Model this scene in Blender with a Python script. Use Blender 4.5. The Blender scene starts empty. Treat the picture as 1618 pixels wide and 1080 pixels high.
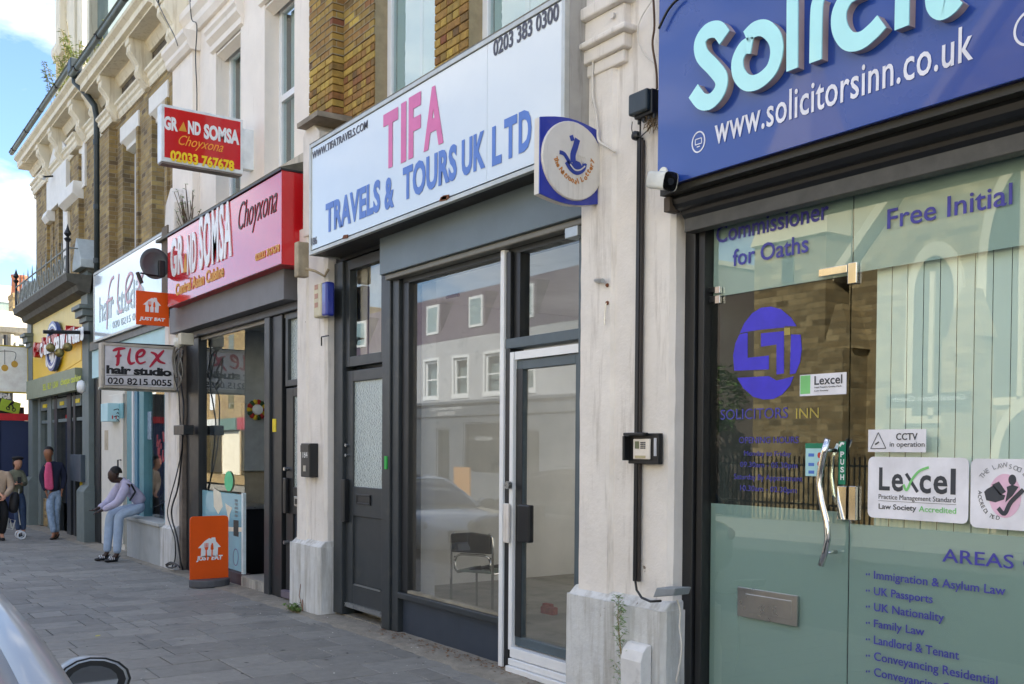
import bpy, bmesh, math, random
from mathutils import Vector, Matrix
random.seed(7)
R = math.radians
scene = bpy.context.scene
col = scene.collection

# ---------------------------------------------------------------- camera
CAM_D, CAM_H, FPX, SHIFT = 4.38, 1.70, 1581.0, 201.0      # metres to the facade, eye height, focal length in photo pixels
YAW, PITCH, ROLL = R(34.85), R(-1.197), R(0.393)
_d = Vector((-math.cos(YAW)*math.cos(PITCH), math.sin(YAW)*math.cos(PITCH), math.sin(PITCH)))
_r = _d.cross(Vector((0, 0, 1))).normalized(); _u = _r.cross(_d)
_r, _u = _r*math.cos(ROLL)+_u*math.sin(ROLL), -_r*math.sin(ROLL)+_u*math.cos(ROLL)
cam_data = bpy.data.cameras.new('camera'); cam = bpy.data.objects.new('camera', cam_data); col.objects.link(cam)
cam.matrix_world = Matrix(((_r.x, _u.x, -_d.x, 0), (_r.y, _u.y, -_d.y, -CAM_D), (_r.z, _u.z, -_d.z, CAM_H), (0, 0, 0, 1)))
cam_data.sensor_width = 36; cam_data.lens = FPX/1618*36; cam_data.shift_y = SHIFT/1618
cam_data.clip_start = 0.05; cam_data.clip_end = 2000
scene.camera = cam

# ---------------------------------------------------------------- light
SUN_AZ, SUN_EL = (0.42, 0.80), 40                         # sun stands behind the terrace, so the pavement is in open shade
SKY_STRENGTH, SUN_STRENGTH, EXPOSURE = 0.13, 4.3, 1.92
world = bpy.data.worlds.new('World'); scene.world = world; world.use_nodes = True
wn, wl = world.node_tree.nodes, world.node_tree.links
wn.clear()
wo = wn.new('ShaderNodeOutputWorld'); bg = wn.new('ShaderNodeBackground'); sky = wn.new('ShaderNodeTexSky')
sky.sky_type = 'NISHITA'; sky.sun_disc = False; sky.sun_elevation = R(SUN_EL)
sky.sun_rotation = math.atan2(SUN_AZ[0], SUN_AZ[1])
sky.air_density = 1.0; sky.dust_density = 1.0; sky.ozone_density = 1.0
tc = wn.new('ShaderNodeTexCoord'); mp = wn.new('ShaderNodeMapping'); mp.inputs['Scale'].default_value = (1.6, 1.6, 4.2)
mp.inputs['Location'].default_value = (0.9, 1.3, 0.25)
nz = wn.new('ShaderNodeTexNoise'); nz.inputs['Scale'].default_value = 2.1; nz.inputs['Detail'].default_value = 9; nz.inputs['Roughness'].default_value = .56
cr = wn.new('ShaderNodeValToRGB'); cr.color_ramp.elements[0].position = .465; cr.color_ramp.elements[1].position = .74
mx = wn.new('ShaderNodeMix'); mx.data_type = 'RGBA'; mx.inputs[7].default_value = (6.8, 6.6, 6.3, 1)
wl.new(tc.outputs['Generated'], mp.inputs['Vector']); wl.new(mp.outputs['Vector'], nz.inputs['Vector'])
wl.new(nz.outputs['Fac'], cr.inputs['Fac']); wl.new(cr.outputs['Color'], mx.inputs[0])
sc_ = wn.new('ShaderNodeMix'); sc_.data_type = 'RGBA'; sc_.blend_type = 'MULTIPLY'; sc_.inputs[0].default_value = 1; sc_.inputs[7].default_value = (.53, .62, .74, 1); wl.new(sky.outputs['Color'], sc_.inputs[6]); wl.new(sc_.outputs[2], mx.inputs[6]); wl.new(mx.outputs[2], bg.inputs['Color'])
bg.inputs['Strength'].default_value = SKY_STRENGTH; wl.new(bg.outputs[0], wo.inputs[0])
sd = bpy.data.lights.new('sun', 'SUN'); sd.energy = SUN_STRENGTH; sd.angle = R(.53); sd.color = (1, .93, .82)
sun = bpy.data.objects.new('sun', sd); col.objects.link(sun)
_az = Vector((SUN_AZ[0], SUN_AZ[1], 0)).normalized()
sunv = Vector((_az.x*math.cos(R(SUN_EL)), _az.y*math.cos(R(SUN_EL)), math.sin(R(SUN_EL))))
sun.rotation_euler = sunv.to_track_quat('Z', 'Y').to_euler(); sun.location = (0, 20, 30)
vs = scene.view_settings; vs.view_transform = 'Standard'; vs.look = 'None'; vs.exposure = EXPOSURE; vs.gamma = 1; vs.use_curve_mapping = False
scene.cycles.max_bounces = 8; scene.cycles.transparent_max_bounces = 16; scene.cycles.caustics_reflective = False; scene.cycles.caustics_refractive = False

# ---------------------------------------------------------------- reading positions off the surveyed lines
def _ray(px, py): return _d + _r*((px-809)/FPX) + _u*((540+SHIFT-py)/FPX)
def PY(px, py, Y=0.):                                      # point on a plane parallel to the facade
    v = _ray(px, py); t = (CAM_D+Y)/v.y; return Vector((t*v.x, Y, CAM_H+t*v.z))
def PXp(px, py, X):                                        # point on a plane across the pavement
    v = _ray(px, py); t = X/v.x; return Vector((X, t*v.y-CAM_D, CAM_H+t*v.z))
def PG(px, py, Z=0.):
    v = _ray(px, py); t = (Z-CAM_H)/v.z; return Vector((t*v.x, t*v.y-CAM_D, Z))
def X_(px, Y=0., py=600): return PY(px, py, Y).x
def zg(x): return -0.0125*max(0., -x-8)                    # the pavement falls gently to the far end

# ---------------------------------------------------------------- materials
def hexc(h, k=1.):
    h = h.lstrip('#'); o = []
    for i in (0, 2, 4):
        c = int(h[i:i+2], 16)/255; c = c/12.92 if c <= .04045 else ((c+.055)/1.055)**2.4; o.append(c*k)
    return (o[0], o[1], o[2], 1)
MATS = {}
def mat(name, c, rough=.6, metal=0., var=.12, scale=6., bump=0., bscale=None, dirt=0., dirtc=(.05, .045, .035, 1), emit=0., coat=0., spec=.5, peel=0., peelc=None, objrand=0., streak=False):
    if name in MATS: return MATS[name]
    if isinstance(c, str): c = hexc(c)
    m = bpy.data.materials.new(name); m.use_nodes = True; nt = m.node_tree; N, L = nt.nodes, nt.links
    b = N['Principled BSDF']; b.inputs['Roughness'].default_value = rough; b.inputs['Metallic'].default_value = metal
    b.inputs['Coat Weight'].default_value = coat; b.inputs['Specular IOR Level'].default_value = spec
    geo = N.new('ShaderNodeNewGeometry'); out = None
    def noise(s, det=5, r=.6, vec=None):
        n = N.new('ShaderNodeTexNoise'); n.inputs['Scale'].default_value = s; n.inputs['Detail'].default_value = det; n.inputs['Roughness'].default_value = r
        L.new(vec if vec else geo.outputs['Position'], n.inputs['Vector']); return n.outputs['Fac']
    def ramp(v, a, bb):
        r = N.new('ShaderNodeMapRange'); r.inputs['From Min'].default_value = a; r.inputs['From Max'].default_value = bb; L.new(v, r.inputs['Value']); return r.outputs[0]
    def mixc(f, A, B, mode='MIX'):
        x = N.new('ShaderNodeMix'); x.data_type = 'RGBA'; x.blend_type = mode
        if isinstance(f, float): x.inputs[0].default_value = f
        else: L.new(f, x.inputs[0])
        for i, q in ((6, A), (7, B)):
            if isinstance(q, tuple): x.inputs[i].default_value = q
            else: L.new(q, x.inputs[i])
        return x.outputs[2]
    k0, k1 = 1-var, 1+var
    base = mixc(ramp(noise(scale), .3, .7), (c[0]*k0, c[1]*k0, c[2]*k0, 1), (min(1, c[0]*k1), min(1, c[1]*k1), min(1, c[2]*k1), 1))
    if objrand:
        oi = N.new('ShaderNodeObjectInfo'); hs = N.new('ShaderNodeHueSaturation'); hs.inputs['Color'].default_value = (1, 1, 1, 1)
        v = N.new('ShaderNodeMapRange'); v.inputs['To Min'].default_value = 1-objrand; v.inputs['To Max'].default_value = 1+objrand
        L.new(oi.outputs['Random'], v.inputs['Value']); L.new(v.outputs[0], hs.inputs['Value']); L.new(base, hs.inputs['Color']); base = hs.outputs[0]
    if dirt:
        vec = None
        if streak:
            mm = N.new('ShaderNodeMapping'); mm.inputs['Scale'].default_value = (9, 9, .8); L.new(geo.outputs['Position'], mm.inputs['Vector']); vec = mm.outputs[0]
        n1 = noise(1.2 if streak else 2.3, 9, .68, vec); base = mixc(ramp(n1, .72-dirt*.35, .95-dirt*.2), base, dirtc)
    if peel:
        n2 = noise(5.5, 10, .7); f = N.new('ShaderNodeMapRange'); f.inputs['From Min'].default_value = .74-peel*.16; f.inputs['From Max'].default_value = .755-peel*.16
        L.new(n2, f.inputs['Value']); base = mixc(f.outputs[0], base, peelc or hexc('#a08a72'))
    L.new(base, b.inputs['Base Color'])
    rr = N.new('ShaderNodeMapRange'); rr.inputs['To Min'].default_value = max(.02, rough*.8); rr.inputs['To Max'].default_value = min(1, rough*1.25); L.new(noise(scale*1.7), rr.inputs['Value']); L.new(rr.outputs[0], b.inputs['Roughness'])
    if bump:
        bp = N.new('ShaderNodeBump'); bp.inputs['Strength'].default_value = bump; bp.inputs['Distance'].default_value = .01
        L.new(noise(bscale or scale*6, 8, .65), bp.inputs['Height']); L.new(bp.outputs[0], b.inputs['Normal'])
    if emit: b.inputs['Emission Strength'].default_value = emit; b.inputs['Emission Color'].default_value = c
    MATS[name] = m; return m

def glass(name, tint=(1, 1, 1, 1), ior=1.5, mul=1.5, film=None, filmk=0., rough=.0, wob=0.):
    if name in MATS: return MATS[name]
    m = bpy.data.materials.new(name); m.use_nodes = True; N, L = m.node_tree.nodes, m.node_tree.links; N.clear()
    o = N.new('ShaderNodeOutputMaterial'); t = N.new('ShaderNodeBsdfTransparent'); t.inputs[0].default_value = tint
    g = N.new('ShaderNodeBsdfGlossy'); g.inputs['Roughness'].default_value = rough; g.inputs[0].default_value = (.96, 1, 1, 1)
    fr = N.new('ShaderNodeFresnel'); fr.inputs['IOR'].default_value = ior
    mu = N.new('ShaderNodeMath'); mu.operation = 'MULTIPLY'; mu.use_clamp = True; mu.inputs[1].default_value = mul
    L.new(fr.outputs[0], mu.inputs[0]); base = t.outputs[0]
    if film:
        df = N.new('ShaderNodeBsdfDiffuse'); df.inputs[0].default_value = film; mf = N.new('ShaderNodeMixShader'); mf.inputs[0].default_value = filmk
        L.new(t.outputs[0], mf.inputs[1]); L.new(df.outputs[0], mf.inputs[2]); base = mf.outputs[0]
    s = N.new('ShaderNodeMixShader'); gb = N.new('ShaderNodeNewGeometry'); iv = N.new('ShaderNodeMath'); iv.operation = 'SUBTRACT'; iv.inputs[0].default_value = 1; L.new(gb.outputs['Backfacing'], iv.inputs[1]); m2 = N.new('ShaderNodeMath'); m2.operation = 'MULTIPLY'; L.new(mu.outputs[0], m2.inputs[0]); L.new(iv.outputs[0], m2.inputs[1]); L.new(m2.outputs[0], s.inputs[0]); L.new(base, s.inputs[1]); L.new(g.outputs[0], s.inputs[2]); L.new(s.outputs[0], o.inputs[0])
    if wob:
        geo = N.new('ShaderNodeNewGeometry'); n = N.new('ShaderNodeTexNoise'); n.inputs['Scale'].default_value = 1.3 if wob < .5 else 60; n.inputs['Detail'].default_value = 1
        L.new(geo.outputs['Position'], n.inputs['Vector'])
        bp = N.new('ShaderNodeBump'); bp.inputs['Strength'].default_value = wob; bp.inputs['Distance'].default_value = .02; L.new(n.outputs['Fac'], bp.inputs['Height']); L.new(bp.outputs[0], g.inputs['Normal']); L.new(bp.outputs[0], fr.inputs['Normal'])
    MATS[name] = m; return m

def brickmat(name, cols, mortar, bw=.225, rh=.075, dirt=.3):
    if name in MATS: return MATS[name]
    m = bpy.data.materials.new(name); m.use_nodes = True; N, L = m.node_tree.nodes, m.node_tree.links; b = N['Principled BSDF']
    b.inputs['Roughness'].default_value = .9
    geo = N.new('ShaderNodeNewGeometry'); sp = N.new('ShaderNodeSeparateXYZ'); L.new(geo.outputs['Position'], sp.inputs[0])
    ad = N.new('ShaderNodeMath'); L.new(sp.outputs[0], ad.inputs[0]); L.new(sp.outputs[1], ad.inputs[1])
    cb = N.new('ShaderNodeCombineXYZ'); L.new(ad.outputs[0], cb.inputs[0]); L.new(sp.outputs[2], cb.inputs[1])
    bt = N.new('ShaderNodeTexBrick'); bt.inputs['Scale'].default_value = 1; bt.inputs['Brick Width'].default_value = bw; bt.inputs['Row Height'].default_value = rh
    bt.inputs['Mortar Size'].default_value = .006; bt.inputs['Mortar Smooth'].default_value = .3; bt.inputs['Bias'].default_value = 0
    bt.inputs['Color1'].default_value = (0, 0, 0, 1); bt.inputs['Color2'].default_value = (1, 1, 1, 1); bt.inputs['Mortar'].default_value = (.5, .5, .5, 1)
    L.new(cb.outputs[0], bt.inputs['Vector'])
    rp = N.new('ShaderNodeValToRGB'); e = rp.color_ramp.elements
    e[0].color = cols[0]; e[1].color = cols[-1]
    for i, c in enumerate(cols[1:-1]): q = e.new((i+1)/(len(cols)-1)); q.color = c
    L.new(bt.outputs['Color'], rp.inputs[0])
    nz = N.new('ShaderNodeTexNoise'); nz.inputs['Scale'].default_value = 3; nz.inputs['Detail'].default_value = 9; nz.inputs['Roughness'].default_value = .7; L.new(geo.outputs['Position'], nz.inputs['Vector'])
    mr = N.new('ShaderNodeMapRange'); mr.inputs['From Min'].default_value = .3; mr.inputs['From Max'].default_value = .7; mr.inputs['To Min'].default_value = 1-dirt; mr.inputs['To Max'].default_value = 1+dirt*.5; L.new(nz.outputs['Fac'], mr.inputs['Value'])
    x = N.new('ShaderNodeMix'); x.data_type = 'RGBA'; L.new(bt.outputs['Fac'], x.inputs[0]); L.new(rp.outputs[0], x.inputs[6]); x.inputs[7].default_value = mortar
    y = N.new('ShaderNodeVectorMath'); y.operation = 'SCALE'; L.new(x.outputs[2], y.inputs[0]); L.new(mr.outputs[0], y.inputs['Scale']); L.new(y.outputs[0], b.inputs['Base Color'])
    bp = N.new('ShaderNodeBump'); bp.invert = True; bp.inputs['Strength'].default_value = .9; bp.inputs['Distance'].default_value = .012; L.new(bt.outputs['Fac'], bp.inputs['Height']); L.new(bp.outputs[0], b.inputs['Normal'])
    MATS[name] = m; return m

def brickpiece(name, cols):
    m = bpy.data.materials.new(name); m.use_nodes = True; N, L = m.node_tree.nodes, m.node_tree.links; b = N['Principled BSDF']; b.inputs['Roughness'].default_value = .92
    oi = N.new('ShaderNodeObjectInfo'); rp = N.new('ShaderNodeValToRGB'); e = rp.color_ramp.elements
    e[0].color = cols[0]; e[1].color = cols[-1]
    for i, c in enumerate(cols[1:-1]): q = e.new((i+1)/(len(cols)-1)); q.color = c
    L.new(oi.outputs['Random'], rp.inputs[0])
    geo = N.new('ShaderNodeNewGeometry'); nz = N.new('ShaderNodeTexNoise'); nz.inputs['Scale'].default_value = 14; nz.inputs['Detail'].default_value = 9; nz.inputs['Roughness'].default_value = .75; L.new(geo.outputs['Position'], nz.inputs['Vector'])
    mr = N.new('ShaderNodeMapRange'); mr.inputs['From Min'].default_value = .3; mr.inputs['From Max'].default_value = .7; mr.inputs['To Min'].default_value = .5; mr.inputs['To Max'].default_value = 1.3; L.new(nz.outputs['Fac'], mr.inputs['Value'])
    y = N.new('ShaderNodeVectorMath'); y.operation = 'SCALE'; L.new(rp.outputs[0], y.inputs[0]); L.new(mr.outputs[0], y.inputs['Scale']); L.new(y.outputs[0], b.inputs['Base Color'])
    bp = N.new('ShaderNodeBump'); bp.inputs['Strength'].default_value = .8; bp.inputs['Distance'].default_value = .006; L.new(nz.outputs['Fac'], bp.inputs['Height']); L.new(bp.outputs[0], b.inputs['Normal'])
    MATS[name] = m; return m

# ---------------------------------------------------------------- objects
def tag(o, label=None, cat=None, group=None, kind=None):
    if label: o['label'] = label
    if cat: o['category'] = cat
    if group: o['group'] = group
    if kind: o['kind'] = kind
    return o
def thing(name, label, cat, loc=(0, 0, 0), group=None):
    o = bpy.data.objects.new(name, None); col.objects.link(o); o.location = loc; o.empty_display_size = .1
    return tag(o, label, cat, group)
def origin(p):
    v = Vector((0, 0, 0))
    while p: v += Vector(p.location); p = p.parent
    return v
def link(name, me, m, parent=None, smooth=False, kind=None, label=None):
    o = bpy.data.objects.new(name, me); col.objects.link(o)
    if m: me.materials.append(m)
    if parent:
        off = origin(parent); me.transform(Matrix.Translation(-off)); o.parent = parent
    if smooth: me.shade_smooth()
    if kind: o['kind'] = kind
    if label: o['label'] = label
    return o
def bevel(o, w=.004, seg=2):
    b = o.modifiers.new('bevel', 'BEVEL'); b.width = w; b.segments = seg; b.limit_method = 'ANGLE'; b.angle_limit = R(40); b.harden_normals = False
    return o
class MB:
    def __init__(s): s.v = []; s.f = []
    def add(s, vs, fs):
        n = len(s.v); s.v += [tuple(p) for p in vs]; s.f += [[i+n for i in f] for f in fs]; return s
    def box(s, x0, x1, y0, y1, z0, z1):
        if x0 > x1: x0, x1 = x1, x0
        if y0 > y1: y0, y1 = y1, y0
        if z0 > z1: z0, z1 = z1, z0
        return s.add([(x0, y0, z0), (x1, y0, z0), (x1, y1, z0), (x0, y1, z0), (x0, y0, z1), (x1, y0, z1), (x1, y1, z1), (x0, y1, z1)],
                     [(0, 3, 2, 1), (4, 5, 6, 7), (0, 1, 5, 4), (1, 2, 6, 5), (2, 3, 7, 6), (3, 0, 4, 7)])
    def prism(s, poly, axis, a, b):
        """extrude a 2D outline along an axis: axis 'x' poly=(y,z), 'y' poly=(x,z), 'z' poly=(x,y)"""
        def P(p, t): return {'x': (t, p[0], p[1]), 'y': (p[0], t, p[1]), 'z': (p[0], p[1], t)}[axis]
        n = len(poly); return s.add([P(p, a) for p in poly]+[P(p, b) for p in poly],
            [list(range(n))[::-1], list(range(n, 2*n))]+[(i, (i+1) % n, (i+1) % n+n, i+n) for i in range(n)])
    def tube(s, pts, r, n=8, cap=True):
        pts = [Vector(p) for p in pts]; rs = r if isinstance(r, (list, tuple)) else [r]*len(pts); base = len(s.v); up = None; fs = []
        for i, p in enumerate(pts):
            t = ((pts[min(i+1, len(pts)-1)]-pts[max(i-1, 0)])).normalized()
            if up is None: up = Vector((0, 0, 1)) if abs(t.z) < .9 else Vector((1, 0, 0))
            a = t.cross(up).normalized() if t.cross(up).length > 1e-5 else Vector((1, 0, 0)); up = a.cross(t).normalized()
            for k in range(n):
                q = 2*math.pi*k/n; s.v.append(tuple(p+(a*math.cos(q)+up*math.sin(q))*rs[i]))
        for i in range(len(pts)-1):
            for k in range(n): fs.append([base+i*n+k, base+i*n+(k+1) % n, base+(i+1)*n+(k+1) % n, base+(i+1)*n+k])
        if cap: fs.append([base+k for k in range(n)][::-1]); fs.append([base+(len(pts)-1)*n+k for k in range(n)])
        s.f += fs; return s
    def lathe(s, prof, c, axis='z', n=20):
        base = len(s.v); fs = []
        for (r, h) in prof:
            for k in range(n):
                q = 2*math.pi*k/n; a, b = r*math.cos(q), r*math.sin(q)
                s.v.append({'z': (c[0]+a, c[1]+b, c[2]+h), 'y': (c[0]+a, c[1]+h, c[2]+b), 'x': (c[0]+h, c[1]+a, c[2]+b)}[axis])
        for i in range(len(prof)-1):
            for k in range(n): fs.append([base+i*n+k, base+i*n+(k+1) % n, base+(i+1)*n+(k+1) % n, base+(i+1)*n+k])
        fs.append([base+k for k in range(n)][::-1]); fs.append([base+(len(prof)-1)*n+k for k in range(n)])
        s.f += fs; return s
    def quad(s, a, b, c, d): return s.add([a, b, c, d], [(0, 1, 2, 3)])
    def build(s, name, m, parent=None, smooth=False, bev=0, kind=None, label=None, seg=2):
        me = bpy.data.meshes.new(name); me.from_pydata(s.v, [], s.f); me.update()
        bm = bmesh.new(); bm.from_mesh(me); bmesh.ops.recalc_face_normals(bm, faces=bm.faces); bm.to_mesh(me); bm.free()
        o = link(name, me, m, parent, smooth, kind, label)
        if bev: bevel(o, bev, seg)
        return o
def box(name, m, parent, x0, x1, y0, y1, z0, z1, bev=.004, **k): return MB().box(x0, x1, y0, y1, z0, z1).build(name, m, parent, bev=bev, **k)
def frame(name, m, parent, x0, x1, y0, y1, z0, z1, w, bev=.004, plane='y'):
    """rectangular frame of bar width w (plane y: lies in x/z; plane x: lies in y/z)"""
    b = MB()
    if plane == 'y':
        b.box(x0, x0+w, y0, y1, z0, z1); b.box(x1-w, x1, y0, y1, z0, z1); b.box(x0+w, x1-w, y0, y1, z0, z0+w); b.box(x0+w, x1-w, y0, y1, z1-w, z1)
    else:
        b.box(x0, x1, y0, y0+w, z0, z1); b.box(x0, x1, y1-w, y1, z0, z1); b.box(x0, x1, y0+w, y1-w, z0, z0+w); b.box(x0, x1, y0+w, y1-w, z1-w, z1)
    return b.build(name, m, parent, bev=bev)

# text: fitted to a rectangle on a plane; axes u (reading direction) and v (up), n points to the reader
FONT_CACHE = {}
def textmesh(s, bold=0., shear=0., space=1., ext=.05, res=3):
    key = (s, bold, shear, space, ext, res)
    if key in FONT_CACHE: return FONT_CACHE[key]
    c = bpy.data.curves.new('t', 'FONT'); c.body = s; c.offset = bold; c.shear = shear; c.space_character = space; c.resolution_u = res; c.extrude = ext/2; c.fill_mode = 'BOTH'
    o = bpy.data.objects.new('t', c); col.objects.link(o); bpy.context.view_layer.update()
    dg = bpy.context.evaluated_depsgraph_get(); me = bpy.data.meshes.new_from_object(o.evaluated_get(dg))
    vs = [v.co.copy() for v in me.vertices]; fs = [tuple(p.vertices) for p in me.polygons]
    bpy.data.objects.remove(o); bpy.data.curves.remove(c); bpy.data.meshes.remove(me); FONT_CACHE[key] = (vs, fs); return vs, fs
def text(s, m, parent, o3, u, v, n, w, h, name='lettering', bold=0., shear=0., space=1., depth=.003, res=3, arc=None, label=None):
    """place string s so that its ink box is w x h with lower-left corner at o3"""
    vs, fs = textmesh(s, bold, shear, space, 1., res)
    x0 = min(p.x for p in vs); x1 = max(p.x for p in vs); y0 = min(p.y for p in vs); y1 = max(p.y for p in vs)
    if h is None: h = w*(y1-y0)/(x1-x0)
    if w is None: w = h*(x1-x0)/(y1-y0)
    o3 = Vector(o3); u = Vector(u).normalized(); v = Vector(v).normalized(); n = Vector(n).normalized(); out = []
    for p in vs:
        a = (p.x-x0)/(x1-x0)*w; b = (p.y-y0)/(y1-y0)*h
        if arc:                                            # (radius, start angle, direction)
            rad, a0, sg = arc; q = a0+sg*a/rad; rr = rad+(-sg)*0+(b if sg < 0 else -b)
            out.append(o3+u*math.cos(q)*rr+v*math.sin(q)*rr+n*((p.z+.5)*depth))
        else: out.append(o3+u*a+v*b+n*((p.z+.5)*depth))
    words = s.split()
    if arc or len(words) < 2:
        mb = MB(); mb.v = [tuple(p) for p in out]; mb.f = [list(f) for f in fs]
        return mb.build(name, m, parent, label=label)
    root = list(range(len(vs)))                            # one part per word: join letters, split at the widest gaps
    def fd(i):
        while root[i] != i: root[i] = root[root[i]]; i = root[i]
        return i
    for f in fs:
        for q in f[1:]: root[fd(q)] = fd(f[0])
    isl = {}
    for i, p in enumerate(vs): r_ = fd(i); a = isl.setdefault(r_, [p.x, p.x]); a[0] = min(a[0], p.x); a[1] = max(a[1], p.x)
    order = sorted(isl.items(), key=lambda kv: kv[1][0]); gaps = []; hi = order[0][1][1]
    for i in range(1, len(order)): gaps.append((order[i][1][0]-hi, i)); hi = max(hi, order[i][1][1])
    cuts = sorted(i for g, i in sorted(gaps, reverse=True)[:len(words)-1]); wid = {}
    for i, (r_, a) in enumerate(order): wid[r_] = sum(1 for c in cuts if i >= c)
    res_o = None
    for w_i in range(len(cuts)+1):
        idx = {}; mb = MB()
        for f in fs:
            if wid[fd(f[0])] == w_i:
                for q in f:
                    if q not in idx: idx[q] = len(mb.v); mb.v.append(tuple(out[q]))
                mb.f.append([idx[q] for q in f])
        if mb.v: res_o = mb.build(name, m, parent, label=label)
    return res_o
def ftext(s, m, parent, L, top, Rr, Y, off=.003, **k):
    """facade lettering: L = (px,py) lower-left ink corner, top = py of the upper-left corner, Rr = px of the right end, on plane Y"""
    p = PY(L[0], L[1], Y); z1 = PY(L[0], top, Y).z; x1 = PY(Rr, L[1], Y).x
    return text(s, m, parent, (p.x, Y-off, p.z), (1, 0, 0), (0, 0, 1), (0, -1, 0), x1-p.x, z1-p.z, **k)
def stext(s, m, parent, L, top, Rr, X, off=.003, **k):
    """lettering on a sign that stands across the pavement (plane X, read from +x)"""
    p = PXp(L[0], L[1], X); z1 = PXp(L[0], top, X).z; y1 = PXp(Rr, L[1], X).y
    return text(s, m, parent, (X+off, p.y, p.z), (0, 1, 0), (0, 0, 1), (1, 0, 0), y1-p.y, z1-p.z, **k)
def ribbon(pts, w, n, off, depth, closed=False, taper=None):
    """flat stroke of width w along 3D points lying in a plane with normal n, thick by depth"""
    pts = [Vector(p) for p in pts]; n = Vector(n).normalized(); N = len(pts)
    sm = []
    for i in range(N if closed else N-1):                  # Catmull-Rom smoothing
        p0, p1, p2, p3 = (pts[(i-1) % N] if closed or i > 0 else pts[0]), pts[i], pts[(i+1) % N], (pts[(i+2) % N] if closed or i < N-2 else pts[-1])
        for k in range(6):
            t = k/6; sm.append(.5*((2*p1)+(p2-p0)*t+(2*p0-5*p1+4*p2-p3)*t*t+(-p0+3*p1-3*p2+p3)*t**3))
    if not closed: sm.append(pts[-1])
    M = len(sm); mb = MB(); vs = []
    for i, p in enumerate(sm):
        a = sm[(i-1) % M] if closed or i > 0 else sm[0]; b = sm[(i+1) % M] if closed or i < M-1 else sm[-1]
        t = (b-a).normalized(); sd = n.cross(t).normalized(); ww = w*(taper(i/(M-1)) if taper else 1)/2
        for q in (p+sd*ww, p-sd*ww): vs += [q+n*off, q+n*(off+depth)]
    fs = []
    for i in range(M if closed else M-1):
        a = i*4; b = ((i+1) % M)*4; fs += [(a+1, b+1, b+3, a+3), (a, a+2, b+2, b), (a, b, b+1, a+1), (a+2, a+3, b+3, b+2)]
    if not closed: fs += [(0, 1, 3, 2), ((M-1)*4, (M-1)*4+2, (M-1)*4+3, (M-1)*4+1)]
    return mb.add(vs, fs)
def flat(pts, n, off, depth):
    n = Vector(n).normalized(); a = [Vector(p)+n*off for p in pts]; b = [Vector(p)+n*(off+depth) for p in pts]; N = len(pts)
    return MB().add(a+b, [list(range(N))[::-1], list(range(N, 2*N))]+[(i, (i+1) % N, (i+1) % N+N, i+N) for i in range(N)])
def disc(c, u, v, n, ru, rv, off, depth, seg=40):
    return flat([Vector(c)+Vector(u)*ru*math.cos(2*math.pi*k/seg)+Vector(v)*rv*math.sin(2*math.pi*k/seg) for k in range(seg)], n, off, depth)
FU, FV, FN = Vector((1, 0, 0)), Vector((0, 0, 1)), Vector((0, -1, 0))      # facade axes
SU, SN = Vector((0, 1, 0)), Vector((1, 0, 0))                             # crosswise signs

# common paints
GREY = mat('anthracite_paint', '#2f3437', .42, var=.12, scale=3, dirt=.42, dirtc=hexc('#5b5850'), peel=.12, peelc=hexc('#6a655c'), bump=.05)
BLUEGREY = mat('blue_grey_powder_coat', '#65737b', .45, var=.08, scale=2, dirt=.2, dirtc=hexc('#55605f'))
BLACK = mat('black_paint', '#1c1e20', .4, var=.15, scale=4, dirt=.2, dirtc=hexc('#3a3835'))
WHITE = mat('white_upvc', '#e9ebec', .35, var=.04, scale=5, dirt=.2, dirtc=hexc('#a9a49a'), streak=True)
PILW = mat('peeling_white_masonry_paint', '#e4ded6', .75, var=.07, scale=4, bump=.5, bscale=30, dirt=.5, dirtc=hexc('#9a8f82'), peel=.3, peelc=hexc('#8d7c6a'), streak=True)
PILB = mat('dirty_white_plinth_paint', '#d0d1cf', .8, var=.1, scale=5, bump=.7, bscale=26, dirt=.75, dirtc=hexc('#8a8374'), peel=.5, peelc=hexc('#77685a'), streak=True)
STUCCO = mat('cream_stucco', '#e8dec6', .85, var=.08, scale=2.5, bump=.35, bscale=18, dirt=.55, dirtc=hexc('#a8926a'), streak=True)
RENDER = mat('white_render', '#efe6da', .85, var=.05, scale=2.5, bump=.4, bscale=25, dirt=.35, dirtc=hexc('#b5a896'), streak=True)
METAL = mat('brushed_steel', '#b8b9b8', .28, metal=1, var=.1)
CHROME = mat('chrome', '#d8d8d8', .08, metal=1, var=.03)
BLKPL = mat('black_plastic', '#15171a', .38, var=.2)
GLASS = glass('clear_shop_glass', (.95, .97, .97, 1), 1.52, mul=1.4, wob=.02)
DUST_HAZE = glass('dust_haze_shop_glass', (.97, .97, .96, 1), 1.52, mul=1.55, film=hexc('#cfcac0'), filmk=.045, wob=.02)  # dust film doubles as a painted milky haze over the dark interior
WGLASS = glass('window_glass', (.8, .86, .86, 1), 1.6, wob=.05)
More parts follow.
